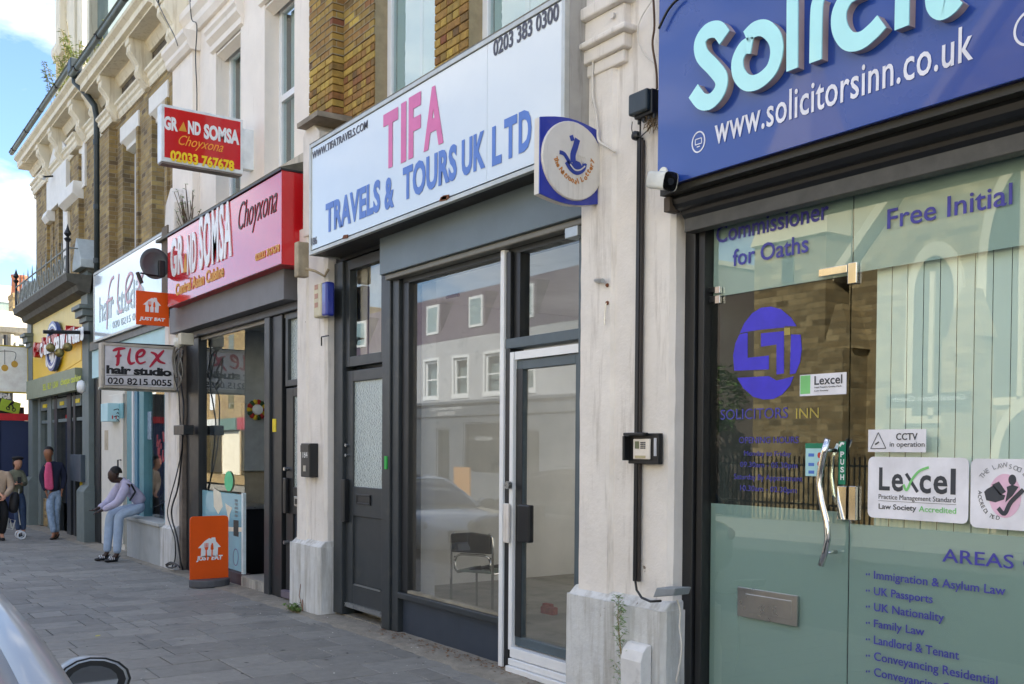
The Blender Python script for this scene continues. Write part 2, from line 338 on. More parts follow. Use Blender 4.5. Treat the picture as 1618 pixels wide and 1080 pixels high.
# ================================================================ GROUND
PAVE = mat('charcoal_paving', '#84827c', .6, var=.12, scale=9, bump=.25, bscale=60, dirt=.55, dirtc=hexc('#565756'), objrand=.17)
BED = mat('paving_joint_sand', '#2c2d2d', .95, var=.2, bump=.3)
ASPH = mat('asphalt', '#4b4b4d', .9, var=.15, scale=20, bump=.5, bscale=120, dirt=.2)
CEM = mat('cement_fillet', '#8a8478', .95, var=.22, scale=8, bump=.8, bscale=30, dirt=.5, dirtc=hexc('#5b5348'))
def kind(o, k='structure'): o['kind'] = k; return o
def strip(name, m, ys, z_off, x0=-34, x1=6, n=20, kindv='structure'):
    mb = MB(); xs = [x0+(x1-x0)*i/n for i in range(n+1)]
    xs = sorted(set(xs+[-8.]))
    for a, b in zip(xs[:-1], xs[1:]): mb.quad((a, ys[0], zg(a)+z_off), (b, ys[0], zg(b)+z_off), (b, ys[1], zg(b)+z_off), (a, ys[1], zg(a)+z_off))
    return mb.build(name, m, kind=kindv)
MB().quad((-400, -300, -.75), (300, -300, -.75), (300, 300, -.75), (-400, 300, -.75)).build('ground', ASPH, kind='structure')
KERB_Y, FAR_KERB = -3.25, -12.6
strip('road', ASPH, (FAR_KERB, KERB_Y-.14), -.15, x0=-75, x1=25, n=40)
pavement = strip('pavement', BED, (KERB_Y, .12), -.022, x0=-34, x1=8, n=24)
strip('far_pavement', mat('far_paving_slabs', '#87847c', .8, var=.12, scale=2), (-16.4, FAR_KERB), -.03, x0=-75, x1=25, n=30)
GRANITE = mat('granite_kerb', '#8c8a86', .8, var=.2, scale=30, bump=.3)
kb = bpy.data.objects.new('kerb', None); col.objects.link(kb); kind(kb)
for i in range(38):
    x = 5-i*.92; me = MB().box(x-.91, x, KERB_Y-.14, KERB_Y-.003, zg(x)-.3, zg(x)-.002).build('kerb_stone', GRANITE, kb, bev=.012)
fk = bpy.data.objects.new('far_kerb', None); col.objects.link(fk); kind(fk)
for i in range(60):
    x = 8-i*.92; MB().box(x-.91, x, FAR_KERB, FAR_KERB+.14, zg(x)-.3, zg(x)-.02).build('kerb_stone', GRANITE, fk)
strip('double_yellow_line', mat('road_line_paint', '#c9a93a', .8, var=.2, scale=12, dirt=.4), (KERB_Y-.5, KERB_Y-.42), -.146, x0=-60, x1=10, n=30)
# paving slabs: courses run from the shops to the kerb
CW, JT = .385, .010
slabs = []
x = 1.0; rng = random.Random(4)
while x > -30:
    y = -.30-rng.random()*.03; first = True
    while y > KERB_Y+.02:
        w = rng.choice([.19, .31, .42, .56, .56, .68])
        if first: w *= .4+rng.random()*.6; first = False
        y2 = max(y-w, KERB_Y+.004)
        if y-y2 > .04: slabs.append((x-CW, x, y2, y))
        y = y2
    x -= CW
def inview(p):
    q = Vector(p)-Vector((0, -CAM_D, CAM_H)); z = q.dot(_d)
    if z < .3: return False
    px = 809+FPX*q.dot(_r)/z; py = 540+SHIFT-FPX*q.dot(_u)/z
    return -40 < px < 1660 and -40 < py < 1130
vis = [s for s in slabs if inview(((s[0]+s[1])/2, (s[2]+s[3])/2, zg(s[0])))]
vis.sort(key=lambda s: -((s[0]+s[1])/2)); nearset = set(vis[:300]); rest = MB(); smesh = {}
for s in slabs:
    cx, cy, w, h = (s[0]+s[1])/2, (s[2]+s[3])/2, s[1]-s[0]-JT, s[3]-s[2]-JT
    z = zg(cx)+rng.uniform(-.0016, .0016); 
    if s in nearset:
        kx = round(h, 2)
        if kx not in smesh:
            me = MB().box(-w/2, w/2, -h/2, h/2, -.02, 0); m2 = bpy.data.meshes.new('paving_slab'); m2.from_pydata(me.v, [], me.f); m2.update(); m2.materials.append(PAVE)
            bm = bmesh.new(); bm.from_mesh(m2); bmesh.ops.bevel(bm, geom=[e for e in bm.edges if all(v.co.z > -.01 for v in e.verts)], offset=.003, segments=1, affect='EDGES'); bm.to_mesh(m2); bm.free(); smesh[kx] = m2
        o = bpy.data.objects.new('paving_slab', smesh[kx]); o.location = (cx, cy, z); o.scale = (1, h/kx if kx else 1, 1)
        o.rotation_euler = (rng.uniform(-.002, .002), math.atan((zg(cx+.1)-zg(cx-.1))/-.2)+rng.uniform(-.002, .002), 0); col.objects.link(o); o.parent = pavement
    else:
        za, zb = zg(s[1]), zg(s[0])
        rest.add([(s[0]+JT/2, s[2]+JT/2, zb), (s[1]-JT/2, s[2]+JT/2, za), (s[1]-JT/2, s[3]-JT/2, za), (s[0]+JT/2, s[3]-JT/2, zb),
                  (s[0]+JT/2, s[2]+JT/2, zb-.02), (s[1]-JT/2, s[2]+JT/2, za-.02), (s[1]-JT/2, s[3]-JT/2, za-.02), (s[0]+JT/2, s[3]-JT/2, zb-.02)],
                 [(0, 1, 2, 3), (0, 4, 5, 1), (1, 5, 6, 2), (2, 6, 7, 3), (3, 7, 4, 0)])
rest.build('distant_paving_slabs', PAVE, pavement, kind='stuff')
# rough cement fillet between slabs and shopfronts
mb = MB(); xs = [1-.12*i for i in range(260)]; rows = []
for xx in xs:
    e = -.315+.03*math.sin(xx*3.1)+.02*math.sin(xx*11)+rng.uniform(-.015, .015)
    rows.append([(xx, e-.02, zg(xx)-.012), (xx, e+.02, zg(xx)+.005+rng.uniform(0, .004)), (xx, -.12, zg(xx)+.012+rng.uniform(-.004, .006)), (xx, .1, zg(xx)+.016)])
vs = [p for r_ in rows for p in r_]; fs = [(i*4+k, i*4+k+1, i*4+k+5, i*4+k+4) for i in range(len(rows)-1) for k in range(3)]
mb.add(vs, fs).build('cement_fillet', CEM, smooth=True, kind='structure')
# litter along the wall line and chips on the slabs
def scatter(name, m, n, fn, size, label, cat='litter', flatk=.35, seed=1):
    rg = random.Random(seed); b = MB()
    for _ in range(n):
        x, y = fn(rg); s = size*rg.uniform(.4, 1.3); a = rg.uniform(0, 6.3); c, d = math.cos(a)*s, math.sin(a)*s; z = zg(x)+.004+(.012 if y > -.27 else 0)
        h = s*flatk*rg.uniform(.4, 1.4)
        b.add([(x-c, y-d, z), (x+d*.5, y-c*.5, z+h*.3), (x+c, y+d, z+h*.2), (x-d*.5, y+c*.5, z+h)], [(0, 1, 2), (0, 2, 3), (0, 3, 1), (1, 3, 2)])
    o = b.build(name, m); return tag(o, label, cat, kind='stuff')
scatter('dry_leaves', mat('dead_leaf', '#7a5838', .9, var=.5, scale=40), 420, lambda g: (g.uniform(-8.3, -5.4), -.02-abs(g.gauss(0, .09))), .014, 'brown dry leaves and grit caught below the dark stall riser of the empty shop')
scatter('paint_flakes', mat('chalk_white', '#d8d6d0', .9), 130, lambda g: (g.uniform(-15, -5.5), -.1-abs(g.gauss(0, .6))), .009, 'pale paint flakes and gum spots scattered over the charcoal paving', seed=3)
scatter('wall_grit', mat('grit', '#8d8474', .95, var=.4, scale=50), 500, lambda g: (g.uniform(-14, -4.4), -.05-abs(g.gauss(0, .11))), .007, 'sandy grit lying on the cement strip along the shopfronts', seed=5)
o = scatter('fallen_leaf', mat('yellow_leaf', '#b9b05a', .8), 1, lambda g: (-9.5, -2.3), .05, 'yellow-green fallen leaf on the paving near the silver car', 'leaf', .2, seed=9); del o['kind']

scatter('gum_spots', mat('trodden_gum', '#a3a29e', .9), 260, lambda g: (g.uniform(-20, -5), g.uniform(-3.1, -.4)), .016, 'pale trodden gum spots dotted over the paving', flatk=.03, seed=21)
scatter('dark_spots', mat('dark_stain', '#3a3a3a', .9), 200, lambda g: (g.uniform(-20, -5), g.uniform(-3.1, -.35)), .02, 'dark stains and crumbs dotted over the paving', flatk=.03, seed=22)
# ================================================================ HOUSES
def wall(x0, x1, y0, y1, z0, z1, opens):
    mb = MB(); opens = sorted(opens); cx = x0
    for (a, b, c, d) in opens:
        if a > cx: mb.box(cx, a, y0, y1, z0, z1)
        if c > z0: mb.box(a, b, y0, y1, z0, c)
        if d < z1: mb.box(a, b, y0, y1, d, z1)
        cx = b
    if cx < x1: mb.box(cx, x1, y0, y1, z0, z1)
    return mb
def cols(*h): return [hexc(q) for q in h]
STOCK = cols('#9a7d40', '#865f34', '#b39448', '#644b33', '#bfa24e', '#8d623a', '#a78a44', '#824f36')
FARBR = brickmat('weathered_stock_brick', cols('#a48d60', '#86704c', '#b39c66', '#6b5a45', '#a88f5a', '#927a50'), hexc('#a3967c'), dirt=.35)
DARKBR = brickmat('dark_brick', cols('#6a6153', '#4f483e', '#7a6f5d'), hexc('#6b6458'), dirt=.3)  # darker brick and mortar colours, used for the friezes
UPBR = brickmat('golden_stock_brick', STOCK, hexc('#a39577'), dirt=.2)
MORTAR = mat('pale_mortar', '#a09173', .95, var=.15, scale=12, bump=.5, bscale=80)
BRICKP = brickpiece('stock_brick_piece', STOCK)
CURT = mat('net_curtain', '#cfdcdc', .9, var=.05, scale=2)
ROOM = mat('dim_room', '#4a4d4f', .9)
def sash(parent, x0, x1, z0, z1, y, mid=None, wf=.07, m=WHITE, pane=WGLASS, drape=None, name='window'):
    fr = MB(); fr.box(x0, x0+wf, y, y+.07, z0, z1); fr.box(x1-wf, x1, y, y+.07, z0, z1); fr.box(x0+wf, x1-wf, y, y+.07, z0, z0+wf); fr.box(x0+wf, x1-wf, y, y+.07, z1-wf, z1)
    zs = [z0+wf, z1-wf]
    if mid: fr.box(x0+wf, x1-wf, y-.008, y+.06, mid-.04, mid+.04); zs = [z0+wf, mid-.04, mid+.04, z1-wf]
    f = fr.build(name, m, parent, bev=.006)
    for a, b in zip(zs[::2], zs[1::2]): MB().box(x0+wf, x1-wf, y+.03, y+.036, a, b).build('pane', pane, f)
    MB().box(x0, x1, y+.5, y+.52, z0, z1).build('room_back', ROOM, f)
    if drape: MB().box(x0+wf+.01, x0+wf+(x1-x0)*drape, y+.12, y+.125, z0+.05, z1-.05).build('curtain', CURT, f)
    return f

# --- brick house over the empty travel shop
hx0, hx1 = X_(503, .15, 150), -4.42
h1 = thing('terraced_house', 'house of bare yellow and red brick over the empty shop with the white travel sign', 'building', ((hx0+hx1)/2, .15, 3.6))
W1 = (X_(590, .15, 130), X_(686, .15, 60), 4.6, 7.6); W2 = (X_(738, .15, 60), X_(738, .15, 60)+(W1[1]-W1[0]), 4.6, 7.6)
wall(hx0, hx1, .17, .42, 3.62, 9.4, [W1, W2]).build('wall', MORTAR, h1)
wall(hx0, hx1, .155, .168, 6.95, 9.4, [(W1[0], W1[1], 6.95, 7.6), (W2[0], W2[1], 6.95, 7.6)]).build('upper_brickwork', UPBR, h1, kind='stuff')
for W in (W1, W2):
    f = sash(h1, W[0]+.0, W[1]-.0, W[2], W[3], .30, wf=.085, drape=None)
    MB().box(W[0]+.1, W[1]-.1, .36, .365, W[2]+.1, W[3]-.1).build('blind', mat('pale_blind', '#e4f0f1', .8, var=.03, scale=1), f)
    MB().box((W[0]+W[1])/2-.03, (W[0]+W[1])/2+.03, .35, .358, W[2]+.1, W[3]-.1).build('blind_seam', WHITE, f)
bricks = []
def course(x0, x1, yf, dep, z, odd, edge_l=False, edge_r=False):
    x = x0; k = 0
    while x < x1-.03:
        w = (.215, .1025)[(k+odd) % 2] if True else .215
        if k == 0 and odd: w = .1025
        w = min(w, x1-x)
        if x1-(x+w) < .05: w = x1-x
        bricks.append((x, x+w-.009, yf+rng.uniform(-.002, .002), dep, z)); x += w
    return
sx1 = X_(525, .03, 100)
z = 4.64; r_i = 0
while z < 6.95:
    course(hx0+.012, sx1, .035, .2, z, r_i % 2); course(sx1+.01, W1[0]+.008, .153, .14, z, r_i % 2)
    course(W1[1], W2[0]+.008, .153, .14, z, (r_i+1) % 2)
    if z < 5.3: course(W2[1], hx1, .153, .14, z, r_i % 2)
    z += .0752; r_i += 1
bricks.sort(key=lambda b: (b[4] > 5.95, b[4])); bm_cache = {}; mb = MB()
for i, (a, b, yf, dep, z) in enumerate(bricks):
    if i < 300:
        k = (round(b-a, 3), dep)
        if k not in bm_cache:
            q = MB().box(-k[0]/2, k[0]/2, 0, dep, 0, .066); me = bpy.data.meshes.new('brick'); me.from_pydata(q.v, [], q.f); me.update(); me.materials.append(BRICKP)
            bm = bmesh.new(); bm.from_mesh(me); bmesh.ops.recalc_face_normals(bm, faces=bm.faces); bmesh.ops.bevel(bm, geom=bm.edges[:], offset=.004, segments=1, affect='EDGES'); bm.to_mesh(me); bm.free(); bm_cache[k] = me
        o = bpy.data.objects.new('brick', bm_cache[k]); o.location = Vector(((a+b)/2, yf, z))-origin(h1); o.parent = h1; col.objects.link(o)
    else: mb.box(a, b, yf, yf+dep, z, z+.066)
if mb.v: mb.build('brickwork', UPBR, h1, kind='stuff')
MB().box(hx0, sx1, .04, .17, 6.95, 9.4).build('pier', UPBR, h1)
MB().box(hx0, hx1, .1, 7, 9.4, 9.6).build('roof', mat('slate', '#4a4d52', .7), h1)
MB().box(hx0, hx1, 6.9, 7, 3.5, 9.4).build('rear_wall', UPBR, h1)

# --- white rendered house over the red fascia
gx0, gx1 = X_(283, .15, 200), hx0
h2 = thing('terraced_house', 'white rendered house with two tall white windows above the red fascia', 'building', ((gx0+gx1)/2, .15, 3.6))
A1 = (X_(341, .15, 200), X_(380, .15, 200), 4.95, PY(372, 52, .15).z); A2 = (X_(418, .15, 150), X_(465, .15, 150), 4.95, A1[3])
wall(gx0, gx1, .15, .42, 3.6, 9.2, [A1, A2]).build('wall', RENDER, h2)
for A in (A1, A2): 
    f = sash(h2, A[0], A[1], A[2], A[3], .33, mid=5.95, wf=.09, drape=.36)
    MB().box(A[0]+.0, A[1]-.0, .16, .33, A[2]-.05, A[2]-.002).build('sill', RENDER, h2, bev=.006)
# hood mouldings over the windows
for A in (A1, A2):
    MB().prism([(.15, A[3]+.0), (.11, A[3]+.02), (.11, A[3]+.1), (.05, A[3]+.16), (.05, A[3]+.22), (.02, A[3]+.26), (.02, A[3]+.3), (.15, A[3]+.36)], 'x', A[0]-.12, A[1]+.12).build('hood_moulding', RENDER, h2)
    MB().prism([(.16, A[3]-.02), (.27, A[3]-.02), (.27, A[3]-.1), (.16, A[3]-.04)], 'x', A[0]+.002, A[1]-.002).build('lintel_bead', RENDER, h2)
px1 = X_(305, .06, 200)
MB().box(gx0+.004, px1, .05, .16, 3.6, 7.32).build('pilaster_strip', RENDER, h2, bev=.006)
capz = 7.32
MB().prism([(.15, capz), (.0, capz), (-.04, capz+.06), (-.04, capz+.12), (-.1, capz+.2), (-.1, capz+.26), (.15, capz+.26)], 'x', gx0-.05, px1+.06).build('capital', RENDER, h2)
MB().prism([(.16, 7.6), (.1, 7.6), (.06, 7.68), (.06, 7.78), (0, 7.86), (0, 7.96), (.16, 7.98)], 'x', gx0, gx1).build('string_course', RENDER, h2)
MB().box(gx0, gx1, .1, 7, 9.2, 9.4).build('roof', MATS['slate'], h2)
MB().box(gx0, gx1, .02, .15, 3.62, 4.92).build('fascia_backing', mat('dirty_render', '#bdb5a6', .9, var=.2, scale=5, dirt=.6, bump=.5, streak=True), h2)
MB().prism([(.15, 4.7), (-.28, 4.66), (-.28, 4.7), (.15, 4.86)], 'x', gx0+.3, gx1-.05).build('lead_flashing', mat('mossy_lead', '#6c6a5e', .9, var=.3, bump=.5), h2)
def flue(name, m, parent, pts, r=.05): return MB().tube(pts, r, 10).build(name, m, parent, smooth=True)

# --- brick house with the bracketed cornice, over the hair studio
fx0, fx1 = -20.15, gx0
YW = .12
h3 = thing('terraced_house', 'brick house with stone lintels and bracketed cream cornice over the pale blue hair salon', 'building', ((fx0+fx1)/2, YW, 3.6))
B1 = (X_(194, YW, 300), X_(219, YW, 300), 4.9, 7.05); B2 = (X_(233, YW, 300)+.0, X_(265, YW, 300), 4.9, 7.15)
B2 = (X_(240, YW, 300), B2[1], 4.9, 7.05)
wall(fx0, fx1, YW, YW+.3, 3.6, 7.52, [B1, B2]).build('wall', FARBR, h3)
for B in (B1, B2):
    sash(h3, B[0], B[1], B[2], B[3], YW+.2, mid=5.72, wf=.09, drape=.3)
    MB().prism([(YW-.03, B[3]+.28), (YW-.03, B[3]+.02), (YW+.06, B[3]-.06), (YW+.06, B[3]-.12), (YW+.19, B[3]-.16), (YW+.19, B[3]+.28)], 'x', B[0]-.08, B[1]+.08).build('stone_lintel', mat('white_stone_paint', '#e8e5dd', .7, var=.05, dirt=.25, dirtc=hexc('#b9ac92')), h3, bev=.008)
    MB().box(B[1]-.0, B[1]+.11, YW-.045, YW+.0, 4.6, B[3]).build('quoins', FARBR, h3)
MB().box(X_(161, YW-.1, 300), X_(176, YW-.1, 300), YW-.14, YW, 3.6, 7.4).build('pier', FARBR, h3)
ST = 7.5
prof = [(YW+.3, ST), (YW-.03, ST), (YW-.05, ST+.05), (YW-.05, ST+.1), (YW-.08, ST+.13), (YW-.08, ST+.19), (YW-.12, ST+.22), (YW-.12, ST+.26), (YW+.3, ST+.28)]
MB().prism(prof, 'x', fx0+.02, fx1-.0).build('string_course', STUCCO, h3)
MB().prism([(a-.08 if a < YW+.2 else a, b-.01) for a, b in prof], 'x', X_(161, YW-.1, 300)-.05, X_(176, YW-.1, 300)+.12).build('string_capital', STUCCO, h3)
MB().box(fx0, fx1, YW+.02, YW+.3, ST+.27, 8.5).build('frieze', DARKBR, h3)
CY = -.36
def cornice(parent, x0, x1, z, cy, guttercol, end_l=False):
    p = [(YW+.3, z-.36), (YW-.03, z-.36), (YW-.06, z-.3), (YW-.1, z-.24), (YW-.1, z-.2), (cy+.12, z-.2), (cy+.12, z-.17), (cy+.05, z-.15), (cy+.05, z-.05), (cy-.02, z+.0), (cy-.02, z+.06), (YW+.5, z+.1)]
    MB().prism(p, 'x', x0, x1).build('cornice', STUCCO, parent)
    g = MB(); n = 10; pr = [(cy-.07+.05*math.cos(math.pi+math.pi*k/n), z+.15+.05*math.sin(math.pi+math.pi*k/n)) for k in range(n+1)]
    pr2 = pr+[(cy-.015+.0, z+.165), (cy-.145, z+.165)]
    g.prism(pr2, 'x', x0, x1).build('gutter', guttercol, parent)
    xx = x0+.4
    while xx < x1:
        MB().prism([(a*1.0+(-.014 if a < cy-.08 else .0), b-.008) for a, b in pr2], 'x', xx, xx+.06).build('gutter_joint', BLACK, parent); xx += 1.75
GUT = mat('weathered_gutter', '#5d6a6b', .5, var=.15, dirt=.3)
cornice(h3, fx0+.1, fx1+.0, 8.42, CY, GUT)
def bracket(parent, x, z, w=.24, dep=.36):
    y = YW
    p = [(y+.02, z), (y-dep, z), (y-dep, z-.09), (y-dep+.03, z-.1), (y-dep+.02, z-.2), (y-dep+.1, z-.3), (y-dep+.16, z-.4), (y-dep+.14, z-.5), (y-dep+.2, z-.6), (y-.06, z-.72), (y+.02, z-.74)]
    MB().prism(p, 'x', x-w/2, x+w/2).build('bracket', STUCCO, parent, bev=.012)
    MB().prism([(a-.012, b) for a, b in p[3:9]]+[(y-.05, z-.6), (y-.05, z-.1)], 'x', x-w/5, x+w/5).build('bracket_scroll', STUCCO, parent, bev=.01)
for pxx in (168, 214): bracket(h3, X_(pxx, -.1, 120 if pxx > 200 else 150), 8.22)
bracket(h3, fx1+.25, 8.22); bracket(h3, X_(268, -.1, 20), 8.22)
MB().box(fx0, fx1, .1, 7, 8.5, 8.62).build('roof', MATS['slate'], h3)
# party-wall chimney stack rising behind the gutter, with coping
ch = thing('chimney_stack', 'rendered chimney breast with coping rising behind the dark gutter', 'chimney', (-18.3, .9, 8.6))
MB().box(-18.9, -15.2, .5, 1.7, 8.5, 10.15).build('stack', mat('green_grey_render', '#8b8873', .95, var=.2, scale=2, dirt=.5, dirtc=hexc('#5c5a4a')), ch)
MB().box(-19.0, -15.1, .4, 1.8, 10.15, 10.36).build('coping', mat('coping_stone', '#a49b8b', .95, var=.25, scale=6, bump=.5), ch, bev=.03)
MB().box(-19.02, -18.88, .46, .56, 8.5, 10.15).build('quoin_bricks', brickmat('red_brick', cols('#94705f', '#7c5a4a', '#a5806c'), hexc('#b5aa97')), ch)

# --- corner house with balcony, over the yellow shop
ex0, ex1 = -27.05, -20.15
h4 = thing('corner_house', 'corner house with golden brick piers and white pedimented window above the yellow shop', 'building', ((ex0+ex1)/2, YW, 3.6))
YE = YW
C1 = (X_(93, YE, 340), X_(106, YE, 340), 5.0, 7.0)
wall(ex0, ex1, YE, YE+.3, 4.6, 7.9, [C1]).build('wall', FARBR, h4)
MB().box(ex0, ex0+.3, YE+.3, 8, -.3, 8.6).build('side_wall', FARBR, h4)
for a, b, y, zt in ((57, 74, -.08, 7.75), (78, 84, -.02, 7.75), (113, 124, -.10, 7.6), (137, 149, -.02, 7.75)):
    MB().box(X_(a, YE+y, 330), X_(b, YE+y, 330), YE+y, YE+.02, 4.6, zt).build('pier', FARBR, h4)
sash(h4, C1[0], C1[1], C1[2], C1[3], YE+.18, mid=6, wf=.09)
WS = MATS['white_stone_paint']
MB().box(X_(104, YE, 340), X_(111, YE, 340), YE-.06, YE+.1, 4.9, 7.8).build('window_surround', WS, h4, bev=.01)
MB().box(X_(80, YE, 300), X_(111, YE, 300), YE-.09, YE+.1, 7.02, 7.8).build('window_head', WS, h4, bev=.01)
MB().prism([(YE+.1, 7.02), (YE-.16, 7.02), (YE-.2, 6.9), (YE-.12, 6.78), (YE+.1, 6.78)], 'x', X_(80, YE, 310), X_(87, YE, 310)).build('impost', WS, h4, bev=.01)
MB().prism([(YE+.1, 7.05), (YE-.2, 7.05), (YE-.22, 6.8), (YE-.1, 6.7), (YE+.1, 6.7)], 'x', X_(109, YE, 310), X_(124, YE-.1, 310)).build('impost', WS, h4, bev=.01)
MB().prism([(X_(84, YE, 240), 8.05), (X_(111, YE, 240), 8.05), (X_(98, YE, 240), 8.55)], 'y', YE-.1, YE+.04).build('pediment', WS, h4, bev=.01)
MB().box(X_(128, YE, 300), X_(137, YE, 300), YE-.04, YE, 6.9, 7.8).build('stone_panel', WS, h4)
prof2 = [(a, b+.25) for a, b in prof]
MB().prism(prof2, 'x', ex0-.05, ex1-.02).build('string_course', STUCCO, h4)
for a, b in ((55, 75), (112, 125)): MB().prism([(q-.1 if q < YW+.2 else q, w-.01) for q, w in prof2], 'x', X_(a, YE-.1, 300), X_(b, YE-.1, 300)).build('string_capital', STUCCO, h4)
MB().box(ex0, ex1, YE+.02, YE+.3, 8.1, 8.75).build('frieze', DARKBR, h4)
cornice(h4, ex0-.35, ex1+.05, 8.72, CY+.06, GUT)
MB().box(ex0-.35, ex0+.3, CY+.12, 7, 8.5, 8.78).build('cornice_return', STUCCO, h4, bev=.03)
for pxx, pyy in ((66, 300), (86, 270), (119, 200), (140, 180)): bracket(h4, X_(pxx, -.1, pyy), 8.52, w=.34, dep=.34)
MB().box(ex0, ex1, .1, 8, 8.72, 8.84).build('roof', MATS['slate'], h4)
# ornate white dormer turret above the corner house
dm = thing('dormer_turret', 'white moulded turret with arched panel and corner pilasters above the corner house gutter', 'dormer', (-23.5, .6, 8.8))
dx0, dx1 = X_(88, .55, 100), X_(128, .55, 60)
MB().box(dx0, dx1, .55, 2.2, 8.8, 13.5).build('turret_wall', STUCCO, dm)
for a, b in ((88, 94), (110, 117), (122, 129)): MB().box(X_(a, .4, 80), X_(b, .4, 80), .40, .56, 8.8, 12.5).build('pilaster', STUCCO, dm, bev=.02)
MB().prism([(.56, 10.72), (.3, 10.72), (.24, 10.86), (.24, 11.0), (.56, 11.04)], 'x', X_(85, .3, 20), X_(97, .3, 20)).build('capital', STUCCO, dm)
MB().prism([(X_(96, .45, 80), 9.3), (X_(108, .45, 80), 9.3), (X_(108, .45, 80), 10.5), (X_(102, .45, 50), 11.2), (X_(96, .45, 80), 10.5)], 'y', .46, .56).build('arch_panel', STUCCO, dm, bev=.03)
for k in range(3): ribbon([Vector((X_(95, .4, 80)+(X_(111, .4, 80)-X_(95, .4, 80))*t/8, .40-.02*k, 10.3+.5*math.sin(math.pi*t/8)+.07*k)) for t in range(9)], .05, (0, -1, 0), 0, .06).build('arch_moulding', STUCCO, dm)
MB().box(dx1, dx1+1.0, .9, 2.2, 8.8, 13.5).build('slate_cheek', mat('grey_green_slate', '#8b9a97', .7, var=.1, scale=3), dm)

# --- downpipe between the two brick houses
DP = mat('dark_downpipe', '#2e383a', .45, var=.15)
dpx = X_(155, -.02, 300)
dp = thing('downpipe', 'dark cast iron downpipe running from the gutter elbow down between the two brick houses', 'downpipe', (dpx, -.02, 4))
MB().tube([(dpx-.25, CY-.02, 8.72), (dpx-.22, CY-.02, 8.45), (dpx-.1, -.22, 8.25), (dpx, -.08, 8.02), (dpx, -.04, 7.8), (dpx, -.04, 3.9)], .055, 12).build('pipe', DP, dp, smooth=True)
MB().box(dpx-.36, dpx-.1, CY-.12, CY+.1, 8.58, 8.86).build('hopper', DP, dp, bev=.02)
for z in (7.3, 6.1, 5.1): MB().lathe([(.068, 0), (.068, .09)], (dpx, -.04, z), 'z', 14).build('collar', DP, dp)
# --- solicitor's house (upper part is behind the blue sign)
h5 = thing('terraced_house', 'white painted house wall behind and above the blue solicitors sign', 'building', (-2, .15, 3.6))
MB().box(-4.42, 6, .12, .42, 3.25, 9.4).build('wall', RENDER, h5)
MB().box(-4.42, 6, .1, 7, 9.4, 9.6).build('roof', MATS['slate'], h5)
MB().box(5.7, 6, .1, 7, 0, 9.4).build('side_wall', RENDER, h5)
for hh, a, b in ((h2, gx0, gx1), (h3, fx0, fx1), (h4, ex0, ex1), (h5, -4.42, 6)):
    MB().box(a, b, 6.9, 7.05, 3.5 if hh is h2 else -.3, 8.5).build('rear_wall', FARBR, hh)

# --- far end: white building across the side street, hoarding, chimney
fw = thing('corner_building', 'cream stuccoed building with parapet beyond the side street', 'building', (-36, 2, 0))
XF = -35.
MB().box(XF-8, XF, -1.2, 12, -.6, PXp(20, 512, XF).z).build('wall', STUCCO, fw)
zp = PXp(20, 500, XF).z; MB().prism([(XF+.0, zp-.55), (XF+.12, zp-.5), (XF+.2, zp-.35), (XF+.2, zp-.1), (XF+.1, zp-.08), (XF+.1, zp+.15), (XF-.4, zp+.15), (XF-.4, zp-.55)], 'y', -1.4, 12).build('parapet', STUCCO, fw)
y0 = PXp(8, 600, XF).y; y1 = PXp(36, 600, XF).y
MB().box(XF-.02, XF+.08, PXp(16, 600, XF).y, PXp(22, 600, XF).y, 0, zp-.55).build('pilaster', STUCCO, fw, bev=.02)
MB().box(XF-.02, XF+.06, PXp(22, 600, XF).y, PXp(60, 600, XF).y, PXp(30, 588, XF).z, PXp(30, 530, XF).z).build('window_surround', STUCCO, fw, bev=.02)
f = frame('window', WHITE, fw, XF+.06, XF+.12, PXp(24, 560, XF).y, PXp(42, 560, XF).y, PXp(30, 582, XF).z, PXp(30, 540, XF).z, .08, plane='x')
MB().box(XF+.07, XF+.08, PXp(24, 560, XF).y+.08, PXp(42, 560, XF).y-.08, PXp(30, 582, XF).z+.08, PXp(30, 540, XF).z-.08).build('pane', WGLASS, f)
MB().tube([(XF+.1, PXp(8, 500, XF).y, zp-.6), (XF+.1, PXp(8, 500, XF).y, 1)], .06, 8).build('rainwater_pipe', BLACK, fw)
MB().box(XF+.0, XF+.3, -1.3, PXp(18, 600, XF).y, PXp(10, 650, XF).z, PXp(10, 608, XF).z).build('shop_band', BLACK, fw)
cs = thing('chimney_stack', 'brick chimney with two tall terracotta pots on the far cream building', 'chimney', (-38, 2, 5))
XC = -38.
def yq(px): return PXp(px, 470, XC).y
MB().box(XC-1, XC, yq(21), yq(48), 5, PXp(30, 466, XC).z).build('stack', FARBR, cs)
MB().box(XC-1.05, XC+.06, yq(20), yq(49), PXp(30, 470, XC).z, PXp(30, 463, XC).z).build('corbel', FARBR, cs)
POT = mat('terracotta', '#a8694c', .85, var=.15)
for a in (27.5, 38.5): MB().lathe([(.17, 0), (.15, .1), (.135, .55), (.16, .62), (.16, .68)], (XC-.3, yq(a), PXp(30, 464, XC).z), 'z', 14).build('chimney_pot', POT, cs, smooth=False)
ho = thing('hoarding', 'navy blue hoarding with a red top band closing the far end of the pavement', 'hoarding', (-27.9, -.8, -.3))
XH = -27.6; zt = PXp(20, 653, XH).z; zr = PXp(20, 664, XH).z
for i, yy in enumerate([-4.2, -3.0, -1.8, -.62]):
    MB().box(XH-.05, XH, yy, yy+1.195 if i < 3 else .3, zg(XH)-.2, zr-.004).build('hoarding_panel', mat('navy_hoarding', '#1d2c52', .5, var=.12, scale=2, dirt=.12, dirtc=hexc('#8a8fa0')), ho)
MB().box(XH-.07, XH+.02, -4.2, .3, zr, zt).build('top_band', mat('red_band', '#c8202a', .5), ho, bev=.004)
